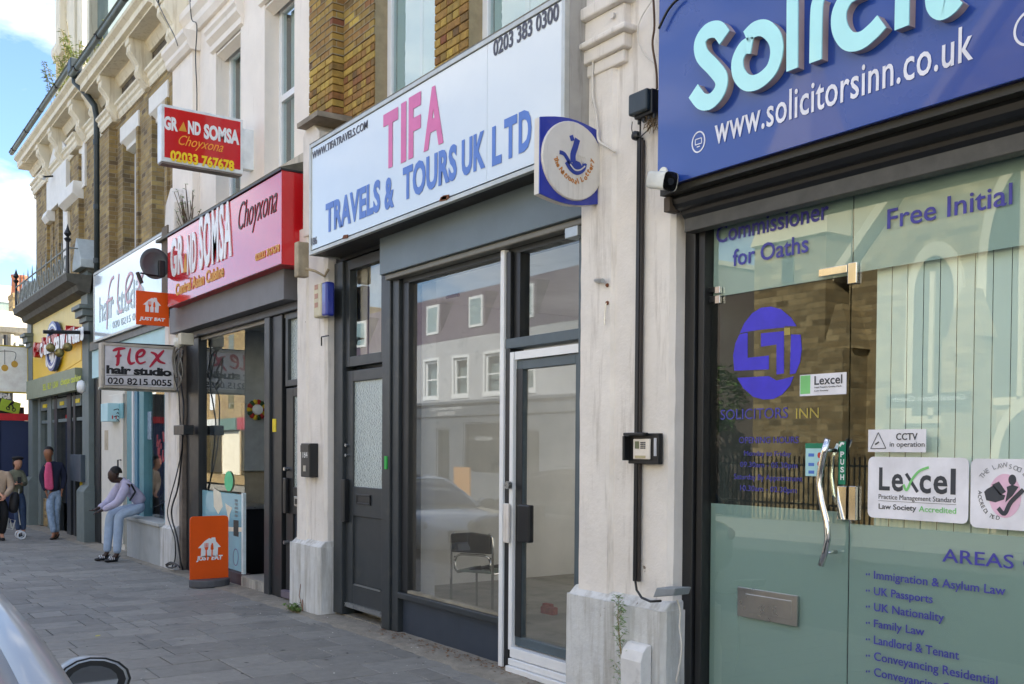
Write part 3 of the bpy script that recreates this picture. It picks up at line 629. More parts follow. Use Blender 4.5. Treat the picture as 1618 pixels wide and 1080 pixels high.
gb = thing('cycle_sign', 'tilted lime green board with a black cyclist showing above the navy hoarding', 'sign', (XH-.4, -.9, 2.5))
XG = XH-.3
def PQ(a, b, X=XG): return PXp(a, b, X)
cr4 = [PQ(3, 629), PQ(33, 637), PQ(29, 655), PQ(-3, 647)]
flat(cr4, SN, 0, .03).build('board', mat('lime_green', '#9fc23a', .5), gb)
for cxx in (12.5, 21.5): ribbon([PQ(cxx+2.6*math.cos(t), 644.5+(cxx-12)*.25+2.6*math.sin(t)) for t in [i*.7854 for i in range(8)]], .02, SN, .032, .004, closed=True).build('wheel_mark', BLACK, gb)
ribbon([PQ(13, 644), PQ(15, 639), PQ(19, 640), PQ(21, 646)], .03, SN, .032, .004).build('cyclist_mark', BLACK, gb)
ribbon([PQ(15, 640), PQ(18, 636.5), PQ(20, 638.5)], .04, SN, .032, .004).build('rider_mark', BLACK, gb)
disc(PQ(20, 635), SU, FV, SN, .035, .035, .032, .004, 14).build('head_mark', BLACK, gb)
MB().box(XG-.3, XG-.2, -3, 0, 2.3, 2.66).build('support', BLACK, gb)
gr = thing('graffiti_wall', 'dark wall with white graffiti behind the lime green board', 'wall', (XH-.9, -1, 0))
MB().box(XH-1.1, XH-1, -4, -.45, 0, PXp(10, 614, XH-1).z).build('wall', BLACK, gr)
for pts in (((0, 628), (4, 620), (8, 628), (12, 618), (14, 630)), ((4, 612+6), (10, 614+6), (16, 616))): ribbon([PXp(a, b, XH-1) for a, b in pts], .07, SN, .002, .004).build('graffiti', WHITE, gr)
# ================================================================ PILASTERS between the shops
def rough_post(x0, x1, y0, y1, z0, z1, step, amp, sd, nz=None):
    """box-like masonry post with knocked, wandering edges"""
    rg = random.Random(sd); n = max(2, int((z1-z0)/step)); mb = MB(); rings = []
    for i in range(n+1):
        z = z0+(z1-z0)*i/n; j = lambda a=amp: rg.uniform(-a, a); c = .022
        rings.append([(x0+j(), y1, z), (x0+j(), y0+c+j(), z), (x0+c+j(), y0+j(amp*.4), z), ((x0+x1)/2, y0+j(amp*.3), z), (x1-c*1.3+j(), y0+j(amp*.4), z), (x1+j(), y0+c*1.3+j(), z), (x1+j(), y1, z)])
    m = 7; mb.v = [p for r_ in rings for p in r_]
    for i in range(n):
        for k in range(m): mb.f.append([i*m+k, i*m+(k+1) % m, (i+1)*m+(k+1) % m, (i+1)*m+k])
    mb.f.append([n*m+k for k in range(m)]); mb.f.append(list(range(m))[::-1]); return mb
def pilaster(label, x0, x1, yb, ztop, base=.72, ydeep=-.12, ybase=-.2, sd=1, cap=True):
    t = thing('pilaster', label, 'pilaster', ((x0+x1)/2, 0, zg(x0)), 'white masonry pilasters')
    rough_post(x0, x1, ydeep, .14, base-.05, ztop, .12, .003, sd).build('shaft', PILW, t)
    rough_post(x0+.02, x0+(x1-x0)*.42, ydeep-.022, ydeep+.02, base-.03, ztop-.0, .12, .003, sd+7).build('raised_margin', PILW, t)
    rough_post(x0-.035, x1+.03, ybase, .14, zg(x0)-.1, base, .16, .003, sd+3).build('plinth', PILB, t)
    MB().prism([(.1, base-.01), (ybase+.01, base-.01), (ydeep-.0, base+.055), (.1, base+.055)], 'x', x0-.02, x1+.015).build('plinth_weathering', PILB, t, bev=.01)
    return t
PR0, PR1 = -5.33, -4.43
pR = pilaster('wide peeling white pilaster with black conduit, between the empty shop and the solicitors', PR0, PR1, 0, 4.9, sd=2)
for k, (za, zb, yo) in enumerate(((4.16, 4.24, -.16), (4.24, 4.33, -.19), (4.33, 4.37, -.23), (4.37, 4.52, -.18), (4.52, 4.6, -.22), (4.6, 4.95, -.17))):
    MB().box(PR0+.01-.0*k, X_(985, yo, 150), yo, -.1, za, zb).build('capital_moulding', PILW, pR, bev=.012)
MB().lathe([(.02, 0), (.02, .012), (.008, .018)], (X_(968, -.19, 138), -.205, 4.46), 'y', 12).build('boss', PILW, pR)
MB().box(X_(935, -.15, 200), X_(952, -.15, 200), -.16, -.1, 4.6, 5.6).build('upper_block', PILW, pR, bev=.01)
PL0, PL1 = -10.16, -9.45
pL = pilaster('narrow white pilaster with crumbling plinth, between the red fascia cafe and the empty shop', PL0, PL1, 0, 4.0, base=.68, sd=5)
pass
# pointed pilaster cap beside the travel sign, and its timber edge
MB().prism([(X_(487, -.1, 250), 3.9), (X_(512, -.1, 250), 3.9), (X_(512, -.1, 205), 4.92), (X_(497, -.1, 185), 5.1), (X_(487, -.1, 200), 4.95)], 'y', -.16, .1).build('gabled_cap', PILW, pL, bev=.012)
MB().prism([(-.26, 5.0), (.12, 5.0), (.12, 5.06), (-.26, 5.05)], 'x', X_(492, -.1, 190), X_(525, -.1, 200)).build('coping_board', mat('weathered_board', '#8c8274', .9, var=.3), pL)
PG0, PG1 = -15.1, -14.52
pG = pilaster('slim grubby pilaster hung with cables between the hair salon and the red fascia shop', PG0, PG1, 0, 3.6, base=.5, sd=9)
MB().prism([(X_(267, -.12, 330), 4.55), (X_(283, -.12, 330), 4.55), (X_(284, -.12, 310), 5.15), (X_(278, -.12, 300), 5.4), (X_(270, -.12, 310), 5.2)], 'y', -.2, .12).build('rounded_cap', PILW, pG, bev=.03)
TEALW = mat('flaking_pale_blue_paint', '#a9d3dc', .7, var=.08, scale=6, peel=.45, peelc=hexc('#d9d5cc'), dirt=.3, bump=.3)
MB().box(PG0-.13, PG0-.0, -.1, .1, .0, 2.9).build('blue_margin', TEALW, pG, bev=.006)

SLATEP = mat('grey_green_paint', '#6f7a78', .6, var=.1, scale=3, dirt=.3, dirtc=hexc('#4d5654'))
def slate_pil(label, x0, x1, sd, yf=-.12, ztop=4.3):
    t = thing('pilaster', label, 'pilaster', ((x0+x1)/2, 0, zg(x0)), 'grey green pilasters framing the yellow shop')
    MB().box(x0, x1, yf, .12, .85, ztop-.25).build('shaft', SLATEP, t, bev=.008)
    MB().box(x0-.05, x1+.05, yf-.1, .12, zg(x0)-.05, .82).build('plinth', SLATEP, t, bev=.012)
    MB().prism([(.12, .82), (yf-.1, .82), (yf-.02, .93), (.12, .93)], 'x', x0-.04, x1+.04).build('plinth_weathering', SLATEP, t)
    for k, (za, zb, o) in enumerate(((ztop-.25, ztop-.15, .05), (ztop-.15, ztop-.02, .12), (ztop-.02, ztop+.06, .18))): MB().box(x0-o*.4, x1+o*.5, yf-o, .12, za, zb).build('capital_moulding', SLATEP, t, bev=.01)
    MB().box(x0, x1, yf-.02, .12, ztop+.06, ztop+.75).build('console', SLATEP, t, bev=.01)
    MB().prism([(x0-.06, ztop+.75), (x1+.1, ztop+.75), (x1+.1, ztop+.9), ((x0+x1)/2, ztop+1.35), (x0-.06, ztop+.9)], 'y', yf-.16, .12).build('gabled_cap', mat('pale_blue_grey_paint', '#b9c4c6', .7, dirt=.3), t, bev=.012)
    return t
slate_pil('grey green pilaster with gabled cap between the yellow shop and the hair salon', -20.75, -20.2, 1)
slate_pil('grey green gabled pilaster at the far end of the yellow shop beside the navy hoarding', -26.75, -26.2, 2)

# ================================================================ SHOP 1: empty travel agent's
S = thing('shopfront', 'empty anthracite shopfront with a chair inside, white edged door and separate side door', 'shopfront', (-7.4, 0, 0))
D0 = -9.42
MB().box(D0, -9.22, -.04, .12, 0.015, 3.56).build('jamb', GREY, S, bev=.006)
door = MB(); door.box(-9.22, -9.06, .0, .05, .1, 2.46); door.box(-8.42, -8.345, .0, .05, .1, 2.46); door.box(-9.06, -8.42, 0, .05, 2.35, 2.46); door.box(-9.06, -8.42, 0, .05, 1.02, 1.31); door.box(-9.06, -8.42, 0, .05, .1, .34)
side = door.build('side_door', GREY, S, bev=.006, label='slim anthracite side door with obscured glass')
MB().box(-9.06, -8.42, .02, .04, .34, 1.02).build('door_panel', GREY, side)
OBS = glass('obscured_glass', (.75, .8, .78, 1), 1.5, film=hexc('#c3cfcc'), filmk=.85, rough=.25, wob=.8)
MB().box(-9.06, -8.42, .02, .03, 1.31, 2.35).build('pane', OBS, side)
MB().box(-9.0, -8.44, -.012, .0, .335, .35).build('panel_bead', METAL, side); MB().box(-9.2, -8.36, -.02, .0, .1, .145).build('threshold_bar', METAL, side)
lb = frame('letterbox', BLKPL, side, -8.96, -8.66, -.015, 0, 1.14, 1.24, .018); MB().box(-8.94, -8.68, -.008, .0, 1.16, 1.222).build('flap', BLACK, lb)
MB().box(-9.21, -9.13, -.06, .0, .95, 1.38).build('pull_handle', BLKPL, side, bev=.01)
MB().lathe([(.017, -.03), (.017, 0)], (-9.17, .0, 1.72), 'y', 12).build('lock_cylinder', METAL, side); MB().lathe([(.017, -.03), (.017, 0)], (-9.17, .0, 1.62), 'y', 12).build('lock_cylinder', METAL, side)
fl = frame('toplight', GREY, S, -9.22, -8.345, -.01, .07, 2.5, 3.56, .1); MB().box(-9.12, -8.445, .03, .036, 2.6, 3.46).build('pane', GLASS, fl)
for k in range(4): MB().box(-9.1+.17*k, -8.95+.17*k, .1+.01*(k % 2), .104+.01*(k % 2), 2.6, 3.46).build('blind_slat', mat('beige_blind', '#b3a99a', .9), fl)
MB().box(-8.345, -8.19, -.05, .12, 0.01, 3.26).build('post', GREY, S, bev=.006); MB().box(-8.18, -8.06, -.03, .12, 0.01, 3.26).build('post', GREY, S, bev=.006)
MB().box(-8.05, -7.93, .0, .14, .39, 3.2).build('jamb', BLACK, S, bev=.006)
MB().box(-8.27, -8.23, -.062, -.05, 1.5, 1.62).build('sticker', mat('green_plastic', '#2fae4a', .5), S)
NAVYR = mat('navy_stall_riser', '#323b48', .45, var=.12, scale=4, dirt=.3, dirtc=hexc('#545753'))
MB().box(-8.05, -6.405, .02, .12, .01, .33).build('stall_riser', NAVYR, S)
MB().box(-8.05, -6.405, -.04, .14, .33, .385).build('sill', GREY, S, bev=.006)
MB().box(-7.93, -6.41, .045, .052, .385, 3.18).build('window_pane', DUST_HAZE, S)
MB().box(-7.93, -6.41, .0, .045, .386, .41).build('glazing_bead', mat('dusty_bead', '#8d8778', .8, var=.3), S)
MB().box(-6.40, -6.35, -.045, .1, 0.01, 3.22).build('white_post', WHITE, S, bev=.004)
MB().box(-6.343, -6.285, -.03, .1, 0.01, 3.2).build('post', BLACK, S, bev=.004); MB().box(-6.28, -6.232, -.035, .1, .16, 2.43).build('white_door_edge', WHITE, S, bev=.004)
MB().box(-8.05, -5.34, .0, .14, 3.18, 3.26).build('head', GREY, S, bev=.004)
BG2 = mat('blue_grey_frame', '#4f5c63', .42, var=.1, dirt=.15)
MB().box(-6.343, -5.43, -.035, .1, 2.46, 2.535).build('transom', BG2, S, bev=.004); MB().box(-6.22, -5.44, -.03, .1, 2.37, 2.43).build('white_head_strip', WHITE, S)
MB().box(-5.43, -5.345, -.05, .12, .01, 3.26).build('post', BG2, S, bev=.005)
MB().box(-6.28, -6.2, .0, .09, 2.54, 3.18).build('jamb', BLACK, S)
MB().box(-6.2, -5.43, .045, .052, 2.535, 3.18).build('transom_pane', GLASS, S)
dr = frame('door', BG2, S, -6.222, -5.435, -.01, .045, .2, 2.365, .07); dr['label'] = 'glazed shop door edged in white with a black lock block'
MB().box(-6.22, -6.14, -.013, -.01, .27, 2.3).build('dark_stile', BLACK, dr)
MB().box(-6.152, -5.505, .015, .022, .27, 2.295).build('pane', DUST_HAZE, dr)
MB().box(-6.13, -5.98, -.06, -.013, 1.0, 1.28).build('lock_block', BLKPL, dr, bev=.01); MB().box(-6.3, -6.235, -.075, -.047, .98, 1.28).build('keep_plate', PILW, dr, bev=.008); MB().lathe([(.03, -.03), (.03, 0)], (-6.25, -.047, 1.42), 'y', 14).build('lock_rose', METAL, dr)
for k, (za, zb, yo) in enumerate(((.115, .19, -.06), (.06, .108, -.075), (.012, .055, -.1))): MB().box(-6.22, -5.3, yo, .08, za, zb).build('threshold_strip', WHITE, S, bev=.004)
SB = MB().box(-8.25, -5.3, -.13, .12, 3.275, 3.635).build('shutter_box', BLUEGREY, S, bev=.006)
MB().box(-8.2, -5.34, -.10, -.0, 3.225, 3.273).build('shutter_lath', mat('lath_grey', '#77756c', .5), S, bev=.01)
MB().box(-5.50, -5.36, -.12, -.02, 3.15, 3.22).build('latch_box', mat('galvanised', '#aeb6b9', .4, metal=.6), S, bev=.004)
MB().box(-9.42, -8.25, -.02, .1, 3.57, 3.66).build('head_fill', BLACK, S); MB().box(-9.42, -5.3, -.0, .14, 3.64, 3.75).build('soffit_board', BLACK, S)
MB().box(D0, -5.3, .0, .14, -.05, .012).build('footing', CEM, S)

INW = mat('grey_white_plaster', '#cfcecb', .9, var=.1, scale=1.5, dirt=.3, dirtc=hexc('#8b8a86')); CONC = mat('dusty_concrete_floor', '#8d8a80', .9, var=.2, scale=3, dirt=.5)
def room(label_mat, x0, x1, y1, z1, floor, nm, extra=None, y0=.15, back=None):
    o = bpy.data.objects.new(nm, None); col.objects.link(o); kind(o)
    MB().box(x0-.1, x0, y0, y1, -.3, z1).build('partition_wall', label_mat, o); MB().box(x1, x1+.1, y0, y1, -.3, z1).build('partition_wall', label_mat, o)
    MB().box(x0, x1, y1, y1+.1, -.3, z1).build('back_wall', back or label_mat, o); MB().box(x0-.1, x1+.1, y0, y1+.1, z1, z1+.12).build('ceiling', label_mat, o)
    MB().box(x0, x1, y0-.05, y1, -.3, .02+zg(x0)).build('floor', floor, o); return o
r1 = room(INW, -10.75, -4.7, 5.2, 3.5, CONC, 'empty_shop_interior', y0=.36)
for o_ in list(r1.children):
    if o_.name.startswith('back_wall'): bpy.data.objects.remove(o_)
wall(-10.75, -4.7, 5.2, 5.3, -.3, 3.5, [(-10.2, -5.0, .5, 3.2)]).build('back_wall', INW, r1)
_rg = bpy.data.materials.new('added_rear_diffuser'); _rg.use_nodes = True; _n = _rg.node_tree.nodes; _n.clear(); _t = _n.new('ShaderNodeBsdfTranslucent'); _t.inputs[0].default_value = (.6, .6, .58, 1); _o = _n.new('ShaderNodeOutputMaterial'); _rg.node_tree.links.new(_t.outputs[0], _o.inputs[0])  # translucent sheet for the added openings at the back of the shops
MB().quad((-10.2, 5.25, .5), (-5.0, 5.25, .5), (-5.0, 5.25, 3.2), (-10.2, 5.25, 3.2)).build('added_rear_window', _rg, r1)  # invented opening, added to brighten the empty shop from behind
MB().box(-8.12, -8.06, .12, .36, -.1, 3.5).build('wall_nib', INW, r1); MB().box(-10.75, -8.12, .30, .36, -.1, 3.5).build('front_partition', INW, r1); MB().box(-8.12, -4.7, .1, .36, -.1, .02).build('floor_strip', CONC, r1); MB().box(-10.75, -4.7, 5.1, 5.19, .02, .16).build('skirting', mat('brown_skirting', '#6b4a3c', .7), r1)
r1b = bpy.data.objects.new('side_hall', None); col.objects.link(r1b); kind(r1b); MB().box(-9.4, -8.2, .25, .28, 0, 3.55).build('wall', mat('hall_paint', '#9a948a', .9), r1b)

# ================================================================ SHOP 2: Central Asian cafe
S2 = thing('shopfront', 'dark framed cafe shopfront with open doorway and blue window film below a red fascia', 'shopfront', (-12.4, 0, 0))
x = X_
MB().box(-14.5, -14.36, -.1, .12, zg(-14.5), 3.3).build('jamb', mat('rusty_guide', '#6f655b', .7, var=.3, dirt=.5, dirtc=hexc('#8a6a4c')), S2, bev=.005)
MB().box(-14.36, X_(318, 0, 700), -.04, .12, zg(-14.4), 3.2).build('jamb', BLACK, S2, bev=.006)
wx0, wx1, dx1_, pz1 = X_(318, 0, 700), X_(384, 0, 700), X_(425, 0, 700), X_(449, 0, 700)
MB().box(wx0, wx1, -.02, .1, zg(-13)-.02, .1).build('stall_riser', mat('maroon_riser', '#4a3a40', .6, dirt=.4), S2)
MB().box(wx0, wx1, .02, .03, .1, 3.16).build('window_pane', GLASS, S2)
VIN = glass('blue_window_film', (1, 1, 1, 1), 1.5, film=hexc('#8fc3d3'), filmk=.93)
vz = PY(325, 774, .02).z
VF = MB().box(wx0+.01, wx1-.01, .012, .018, .12, vz).build('window_film', VIN, S2)
MB().box(wx1-.05, wx1, -.0, .04, .1, vz+.02).build('film_edge', mat('pale_film_edge', '#d5e3e6', .6), S2)
CRM = mat('cream_print', '#e6e0cb', .7)
for poly in (((337, 770), (349, 778), (352, 800), (345, 812), (338, 800)), ((356, 795), (367, 802), (363, 812), (362, 824), (359, 812)), ((358, 832), (382, 833), (382, 840), (358, 839))):
    flat([PY(a, b, .012) for a, b in poly], FN, .0005, .001).build('film_print', CRM, VF)
flat([PY(a, b, .012) for a, b in ((369, 821), (377, 822), (377, 848), (369, 846))], FN, .0006, .001).build('film_print', BLACK, VF)
ribbon([PY(372.5+4*math.cos(t), 880+13*math.sin(t), .012) for t in [i*.6283 for i in range(10)]], .012, FN, .001, .001, closed=True).build('film_emblem', mat('violet_print', '#5a4a72', .6), VF)
for k in range(5): ribbon([PY(371, 790+6*k, .012), PY(376, 791+6*k, .012)], .03, FN, .0008, .001).build('film_print', mat('grey_print', '#6f7f85', .6), VF)
disc(PY(361.5, 760, .01), FU, FV, FN, .16, .13, .0, .003).build('sticker', mat('mint_sticker', '#5fce94', .5), S2)
MB().box(dx1_, dx1_+.16, -.06, .12, zg(-11), 3.2).build('post', GREY, S2, bev=.006); MB().box(dx1_+.16, pz1, -.03, .12, zg(-11), 3.2).build('post', BLACK, S2, bev=.006)
MB().box(wx1, dx1_, -.02, .6, zg(-12)-.02, .09).build('door_step', mat('tiled_step', '#9a9890', .7, var=.1), S2, bev=.004)
for k in range(16): MB().box(wx1+.02+k*(dx1_-wx1-.02)/16, wx1+.02+(k+.72)*(dx1_-wx1-.02)/16, -.028, -.018, -.04, .075).build('step_tile', mat('worn_tile', '#a9a7a0', .5, var=.1, objrand=.3), S2)
MB().box(-14.36, -10.2, .0, .12, 3.16, 3.24).build('head', mat('head_rail', '#8a867e', .5), S2, bev=.004)
MB().box(-14.4, -10.2, -.06, .05, 3.2, 3.3).build('shutter_slot', BLACK, S2, bev=.01)
MB().box(-14.62, -10.36, -.2, .1, 3.3, 3.66).build('shutter_box', mat('scuffed_grey_box', '#6f6f72', .55, var=.08, scale=3, peel=.18, peelc=hexc('#3c3c3e')), S2, bev=.006)
# right hand entrance door of the cafe building
d2x0, d2x1 = X_(452, 0, 700), -10.17
dd = MB(); dd.box(d2x0, d2x0+.2, .0, .05, .08, 2.36); dd.box(d2x1-.06, d2x1, 0, .05, .08, 2.36); dd.box(d2x0+.2, d2x1-.06, 0, .05, 2.26, 2.36); dd.box(d2x0+.2, d2x1-.06, 0, .05, .0+.95, 1.25); dd.box(d2x0+.2, d2x1-.06, 0, .05, .08, .2)
sd2 = dd.build('side_door', BLACK, S2, bev=.006, label='black side door with frosted glass and worn letterbox')
MB().box(d2x0+.2, d2x1-.06, .02, .03, 1.25, 2.26).build('pane', OBS, sd2); MB().box(d2x0+.2, d2x1-.06, .02, .035, .2, .95).build('door_panel', mat('navy_panel', '#262d38', .45), sd2)
MB().box(d2x0+.26, d2x1-.1, -.012, .0, 1.04, 1.15).build('letterbox', METAL, sd2, bev=.004); MB().box(d2x0+.3, d2x1-.14, -.02, -.01, 1.065, 1.125).build('letterbox_flap', BLACK, sd2)
MB().box(d2x0+.02, d2x0+.1, -.05, 0, .95, 1.35).build('pull_handle', BLKPL, sd2, bev=.01)
for z in (1.45, .62): MB().lathe([(.022, -.05), (.022, 0)], (d2x0+.06, 0, z), 'y', 12).build('lock_cylinder', METAL, sd2)
MB().box(d2x0+.36, d2x0+.44, .012, .017, 1.9, 2.05).build('paper_notice', WHITE, sd2)
MB().box(d2x0, d2x1, -.06, .06, 0, .08).build('threshold', mat('purple_grey_sill', '#6d6470', .6), S2, bev=.004)
f2 = frame('toplight', GREY, S2, d2x0, d2x1, -.01, .07, 2.38, 3.2, .07); MB().box(d2x0+.07, d2x1-.07, .03, .036, 2.45, 3.13).build('pane', OBS, f2)
MB().box(dx1_+.2, dx1_+.3, -.037, -.03, 1.87, 2.02).build('sticker', mat('yellow_sticker', '#e8cf1c', .5), S2)
r2 = room(mat('cafe_wall', '#b4b9bb', .8), -14.3, -10.9, 4.5, 3.4, mat('cafe_floor', '#6b645c', .5), 'cafe_interior')
def rear_light(r_, x0, x1, y, xa, xb, m):  # cuts an invented opening into the back wall to brighten the room
    for o_ in list(r_.children):
        if o_.name.startswith('back_wall'): bpy.data.objects.remove(o_)
    wall(x0, x1, y, y+.1, -.3, 3.4, [(xa, xb, 1.2, 2.9)]).build('back_wall', m, r_)
    MB().quad((xa, y+.05, 1.2), (xb, y+.05, 1.2), (xb, y+.05, 2.9), (xa, y+.05, 2.9)).build('added_rear_window', _rg, r_)
rear_light(r2, -14.3, -10.9, 4.5, -13.4, -11.8, MATS['cafe_wall'])
cd = thing('counter', 'dark cafe counter with grey worktop just inside the open doorway', 'counter', (-12.5, .9, 0))
ca, cb = PXp(379, 850, -12.9), PXp(432, 803, -12.9)
MB().box(-13.9, -12.9, ca.y, cb.y, .0, cb.z).build('front', mat('near_black_board', '#101114', .35), cd, bev=.004); MB().box(-13.95, -12.86, ca.y-.03, cb.y+.03, cb.z+.001, cb.z+.04).build('worktop', METAL, cd, bev=.006)
MB().box(-14.295, -14.25, .2, 1.6, cb.z-.2, PXp(400, 745, -14.2).z).build('tiled_splash', mat('beige_tiles', '#a09682', .5), cd)
cup = thing('tall_cupboard', 'pale grey tall cabinet behind the counter carrying a small wreath', 'cupboard', (-13, 1.2, 0)); MB().box(-14.29, -14.18, PXp(384, 700, -14.18).y, PXp(430, 700, -14.18).y, PXp(400, 744, -14.18).z, PXp(400, 637, -14.18).z).build('cabinet', mat('cabinet_grey', '#9ba0a2', .5), cup, bev=.01)
cup_y = 1.2
wr = thing('wreath', 'small flower wreath with white centre on top of the pale cabinet', 'wreath', (PXp(406, 647, -14.1)))
wc = PXp(406, 647, -14.12)
for k in range(14):
    a = k*math.pi/7; MB().lathe([(.005, -.03), (.045, -.01), (.045, .01), (.005, .03)], (-14.12, wc.y+.11*math.cos(a), wc.z+.11*math.sin(a)), 'x', 7).build('flower', mat(('red_flower', 'yellow_flower', 'leaf_green')[k % 3], ('#a8322a', '#d8b832', '#2f4a2c')[k % 3], .8), wr)
MB().lathe([(.01, .05), (.07, .04), (.08, .0)], (-14.1, wc.y, wc.z), 'x', 12).build('white_bloom', WHITE, wr)

# ================================================================ SHOP 3: hair studio
S3 = thing('shopfront', 'pale blue hair salon front with white door, cement stall riser and low sill', 'shopfront', (-17.5, 0, -.1))
TEAL = mat('teal_frame', '#5e8f98', .5, var=.08, dirt=.2); PBLUE = mat('pale_blue_board', '#b5dbe2', .55, var=.04, dirt=.25, dirtc=hexc('#8fa9ab')); YW_ = mat('off_white_door', '#dad7cc', .6, var=.04, dirt=.35, dirtc=hexc('#a39a86'), peel=.1)
zf = zg(-18)
sx = [X_(q, 0, 650) for q in (160, 172, 197, 204, 213, 224, 231, 277)]
MB().box(-20.2, sx[0], -.02, .12, zf, 3.6).build('dark_reveal', BLACK, S3)
MB().box(sx[0], sx[2], .0, .1, zf, 3.0).build('white_panel', YW_, S3, bev=.006)
wd = MB().box(sx[1]+.1, sx[2], -.035, -.002, .0, 2.6).build('door', YW_, S3, bev=.006, label='off-white door with dark bar handle')
MB().tube([(sx[2]-.1, -.035, 1.05), (sx[2]-.1, -.09, 1.05), (sx[2]-.1, -.09, 1.45), (sx[2]-.1, -.035, 1.45)], .014, 8).build('bar_handle', BLKPL, wd)
MB().box(sx[0]+.3, sx[0]+.62, -.012, 0, 1.62, 1.98).build('entry_panel', mat('worn_buff', '#b7ab94', .7, dirt=.5), S3, bev=.004)
MB().box(sx[3]+.05, sx[4]+.02, -.05, .1, zf, 2.9).build('teal_post', TEAL, S3, bev=.005); MB().box(sx[4]+.04, sx[4]+.1, -.06, .1, zf, 2.9).build('white_post', WHITE, S3, bev=.004)
MB().box(sx[4]+.13, sx[4]+.3, -.04, .1, .5, 2.75).build('teal_post', mat('blue_frame', '#4b7f9a', .5, var=.1), S3, bev=.004)
MB().box(sx[5], sx[6], -.04, .1, .5, 2.75).build('teal_post', TEAL, S3, bev=.004)
MB().box(sx[6], sx[7], .03, .04, .55, 2.62).build('window_pane', GLASS, S3); MB().box(sx[5]-.35, sx[7]+.1, -.06, .1, 2.62, 2.75).build('window_head', WHITE, S3, bev=.005)
CEMW = mat('painted_cement_riser', '#a9adac', .85, var=.12, scale=3, bump=.3, dirt=.5, dirtc=hexc('#8b8778'), streak=True)
MB().box(sx[4]+.28, -15.12, -.2, .1, zf-.05, .5).build('stall_riser', CEMW, S3, bev=.015); MB().box(sx[4]+.22, -15.1, -.24, .1, .5, .56).build('sill', CEMW, S3, bev=.012)
MB().box(-19.9, -15.1, -.12, .1, 2.95, 3.5).build('lower_fascia', PBLUE, S3, bev=.005); MB().box(-19.9, -15.1, -.16, -.1, 3.46, 3.62).build('fascia_lip', BLACK, S3)
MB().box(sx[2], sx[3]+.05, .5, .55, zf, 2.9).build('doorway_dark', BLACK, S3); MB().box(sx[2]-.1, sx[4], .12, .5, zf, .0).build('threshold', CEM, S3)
bx = thing('display_box', 'pale blue box sign with dark script jutting beside the salon door', 'box sign', (-17.9, -.3, 2.4))
XB = -18.2
def PB(a, b): return PXp(a, b, XB)
p_ = PB(170, 665); q_ = PB(190, 637)
MB().box(XB-.5, XB, p_.y, q_.y, p_.z, q_.z).build('box', PBLUE, bx, bev=.006); MB().box(XB-.35, XB+.25, q_.y+.004, -.045, p_.z+.05, q_.z).build('back_box', mat('mid_teal_board', '#7fb3bb', .5, dirt=.3), bx, bev=.006)
for k in range(4): ribbon([Vector((XB, p_.y+.1+.05*(k % 2), q_.z-.12-.06*k)), Vector((XB, p_.y+.17, q_.z-.1-.06*k)), Vector((XB, p_.y+.2, q_.z-.15-.06*k))], .014, SN, .002, .002).build('script_mark', BLACK, bx)
for k in range(3): ribbon([Vector((XB, p_.y+.08+.06*k, p_.z+.04)), Vector((XB, p_.y+.08+.06*k, p_.z+.1))], .02, SN, .002, .002).build('red_mark', mat('red_paint', '#c33a3a', .6), bx)
r3 = room(mat('salon_wall', '#a9bcbc', .8), -19.8, -15.2, 1.3, 3.3, mat('salon_floor', '#6d6862', .5), 'salon_interior')
# posters and price boards in the salon window
po = thing('poster', 'yellow notice in the upper salon window', 'poster', PY(265, 672, .05)); MB().box(*[PY(261, 680, .05).x, PY(269, 680, .05).x], .05, .055, PY(261, 680, .05).z, PY(261, 664, .05).z).build('sheet', mat('yellow_sheet', '#e9d92e', .6), po)
po2 = thing('poster', 'tall narrow picture strip taped to the salon window post', 'poster', PY(235, 670, .0)); MB().box(PY(232, 680, .02).x, PY(239, 680, .02).x, .018, .026, PY(236, 694, .02).z, PY(236, 650, .02).z).build('sheet', mat('grey_blue_print', '#7e93a6', .5, var=.5, scale=18), po2)
nb = thing('neon_lettering', 'cluster of red lettering strokes hanging inside the salon window', 'window sign', PY(262, 700, .06)); rg = random.Random(8)
for k in range(26):
    a = rg.uniform(249, 276); b = rg.uniform(690, 735); ribbon([PY(a, b, .06), PY(a+rg.uniform(-2, 3), b-rg.uniform(4, 14), .06)], .045, FN, 0, .012).build('stroke', mat('red_neon_paint', '#d8453f', .5), nb)

# ================================================================ SHOP 4: yellow shop
S4 = thing('shopfront', 'grey framed shopfront with three bays and rusty mullions under the yellow fascia', 'shopfront', (-23.5, 0, -.2))
zf4 = zg(-23.5)
for a, b, m in ((62, 66, SLATEP), (77, 83, SLATEP), (88, 92, GREY), (108, 114, GREY), (118, 121, GREY)): MB().box(X_(a, 0, 680), X_(b, 0, 680), -.03, .12, zf4, 3.0).build('mullion', m, S4, bev=.006)
MB().box(-26.2, -20.75, .0, .12, 2.75, 2.86).build('head', SLATEP, S4, bev=.005); MB().box(-26.2, -20.75, .0, .12, 2.2, 2.27).build('transom', SLATEP, S4, bev=.005)
MB().box(-26.2, X_(88, 0, 680), .03, .1, zf4, .45).build('stall_riser', FARBR, S4); MB().box(X_(118, 0, 680), -20.75, .03, .1, zf4, .45).build('stall_riser', FARBR, S4)
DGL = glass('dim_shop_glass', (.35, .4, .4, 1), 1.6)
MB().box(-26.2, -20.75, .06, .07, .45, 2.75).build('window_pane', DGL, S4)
for a, b in ((66, 77), (84, 107), (115, 130)): MB().box(X_(a, 0, 650), X_(b, 0, 650), -.02, .03, 2.5, 2.72).build('shutter_box', SLATEP, S4, bev=.004)
for a in (70, 97, 122): MB().box(X_(a, 0, 650), X_(a+6, 0, 650), -.035, -.02, 2.56, 2.64).build('sticker', MATS['yellow_sticker'], S4)
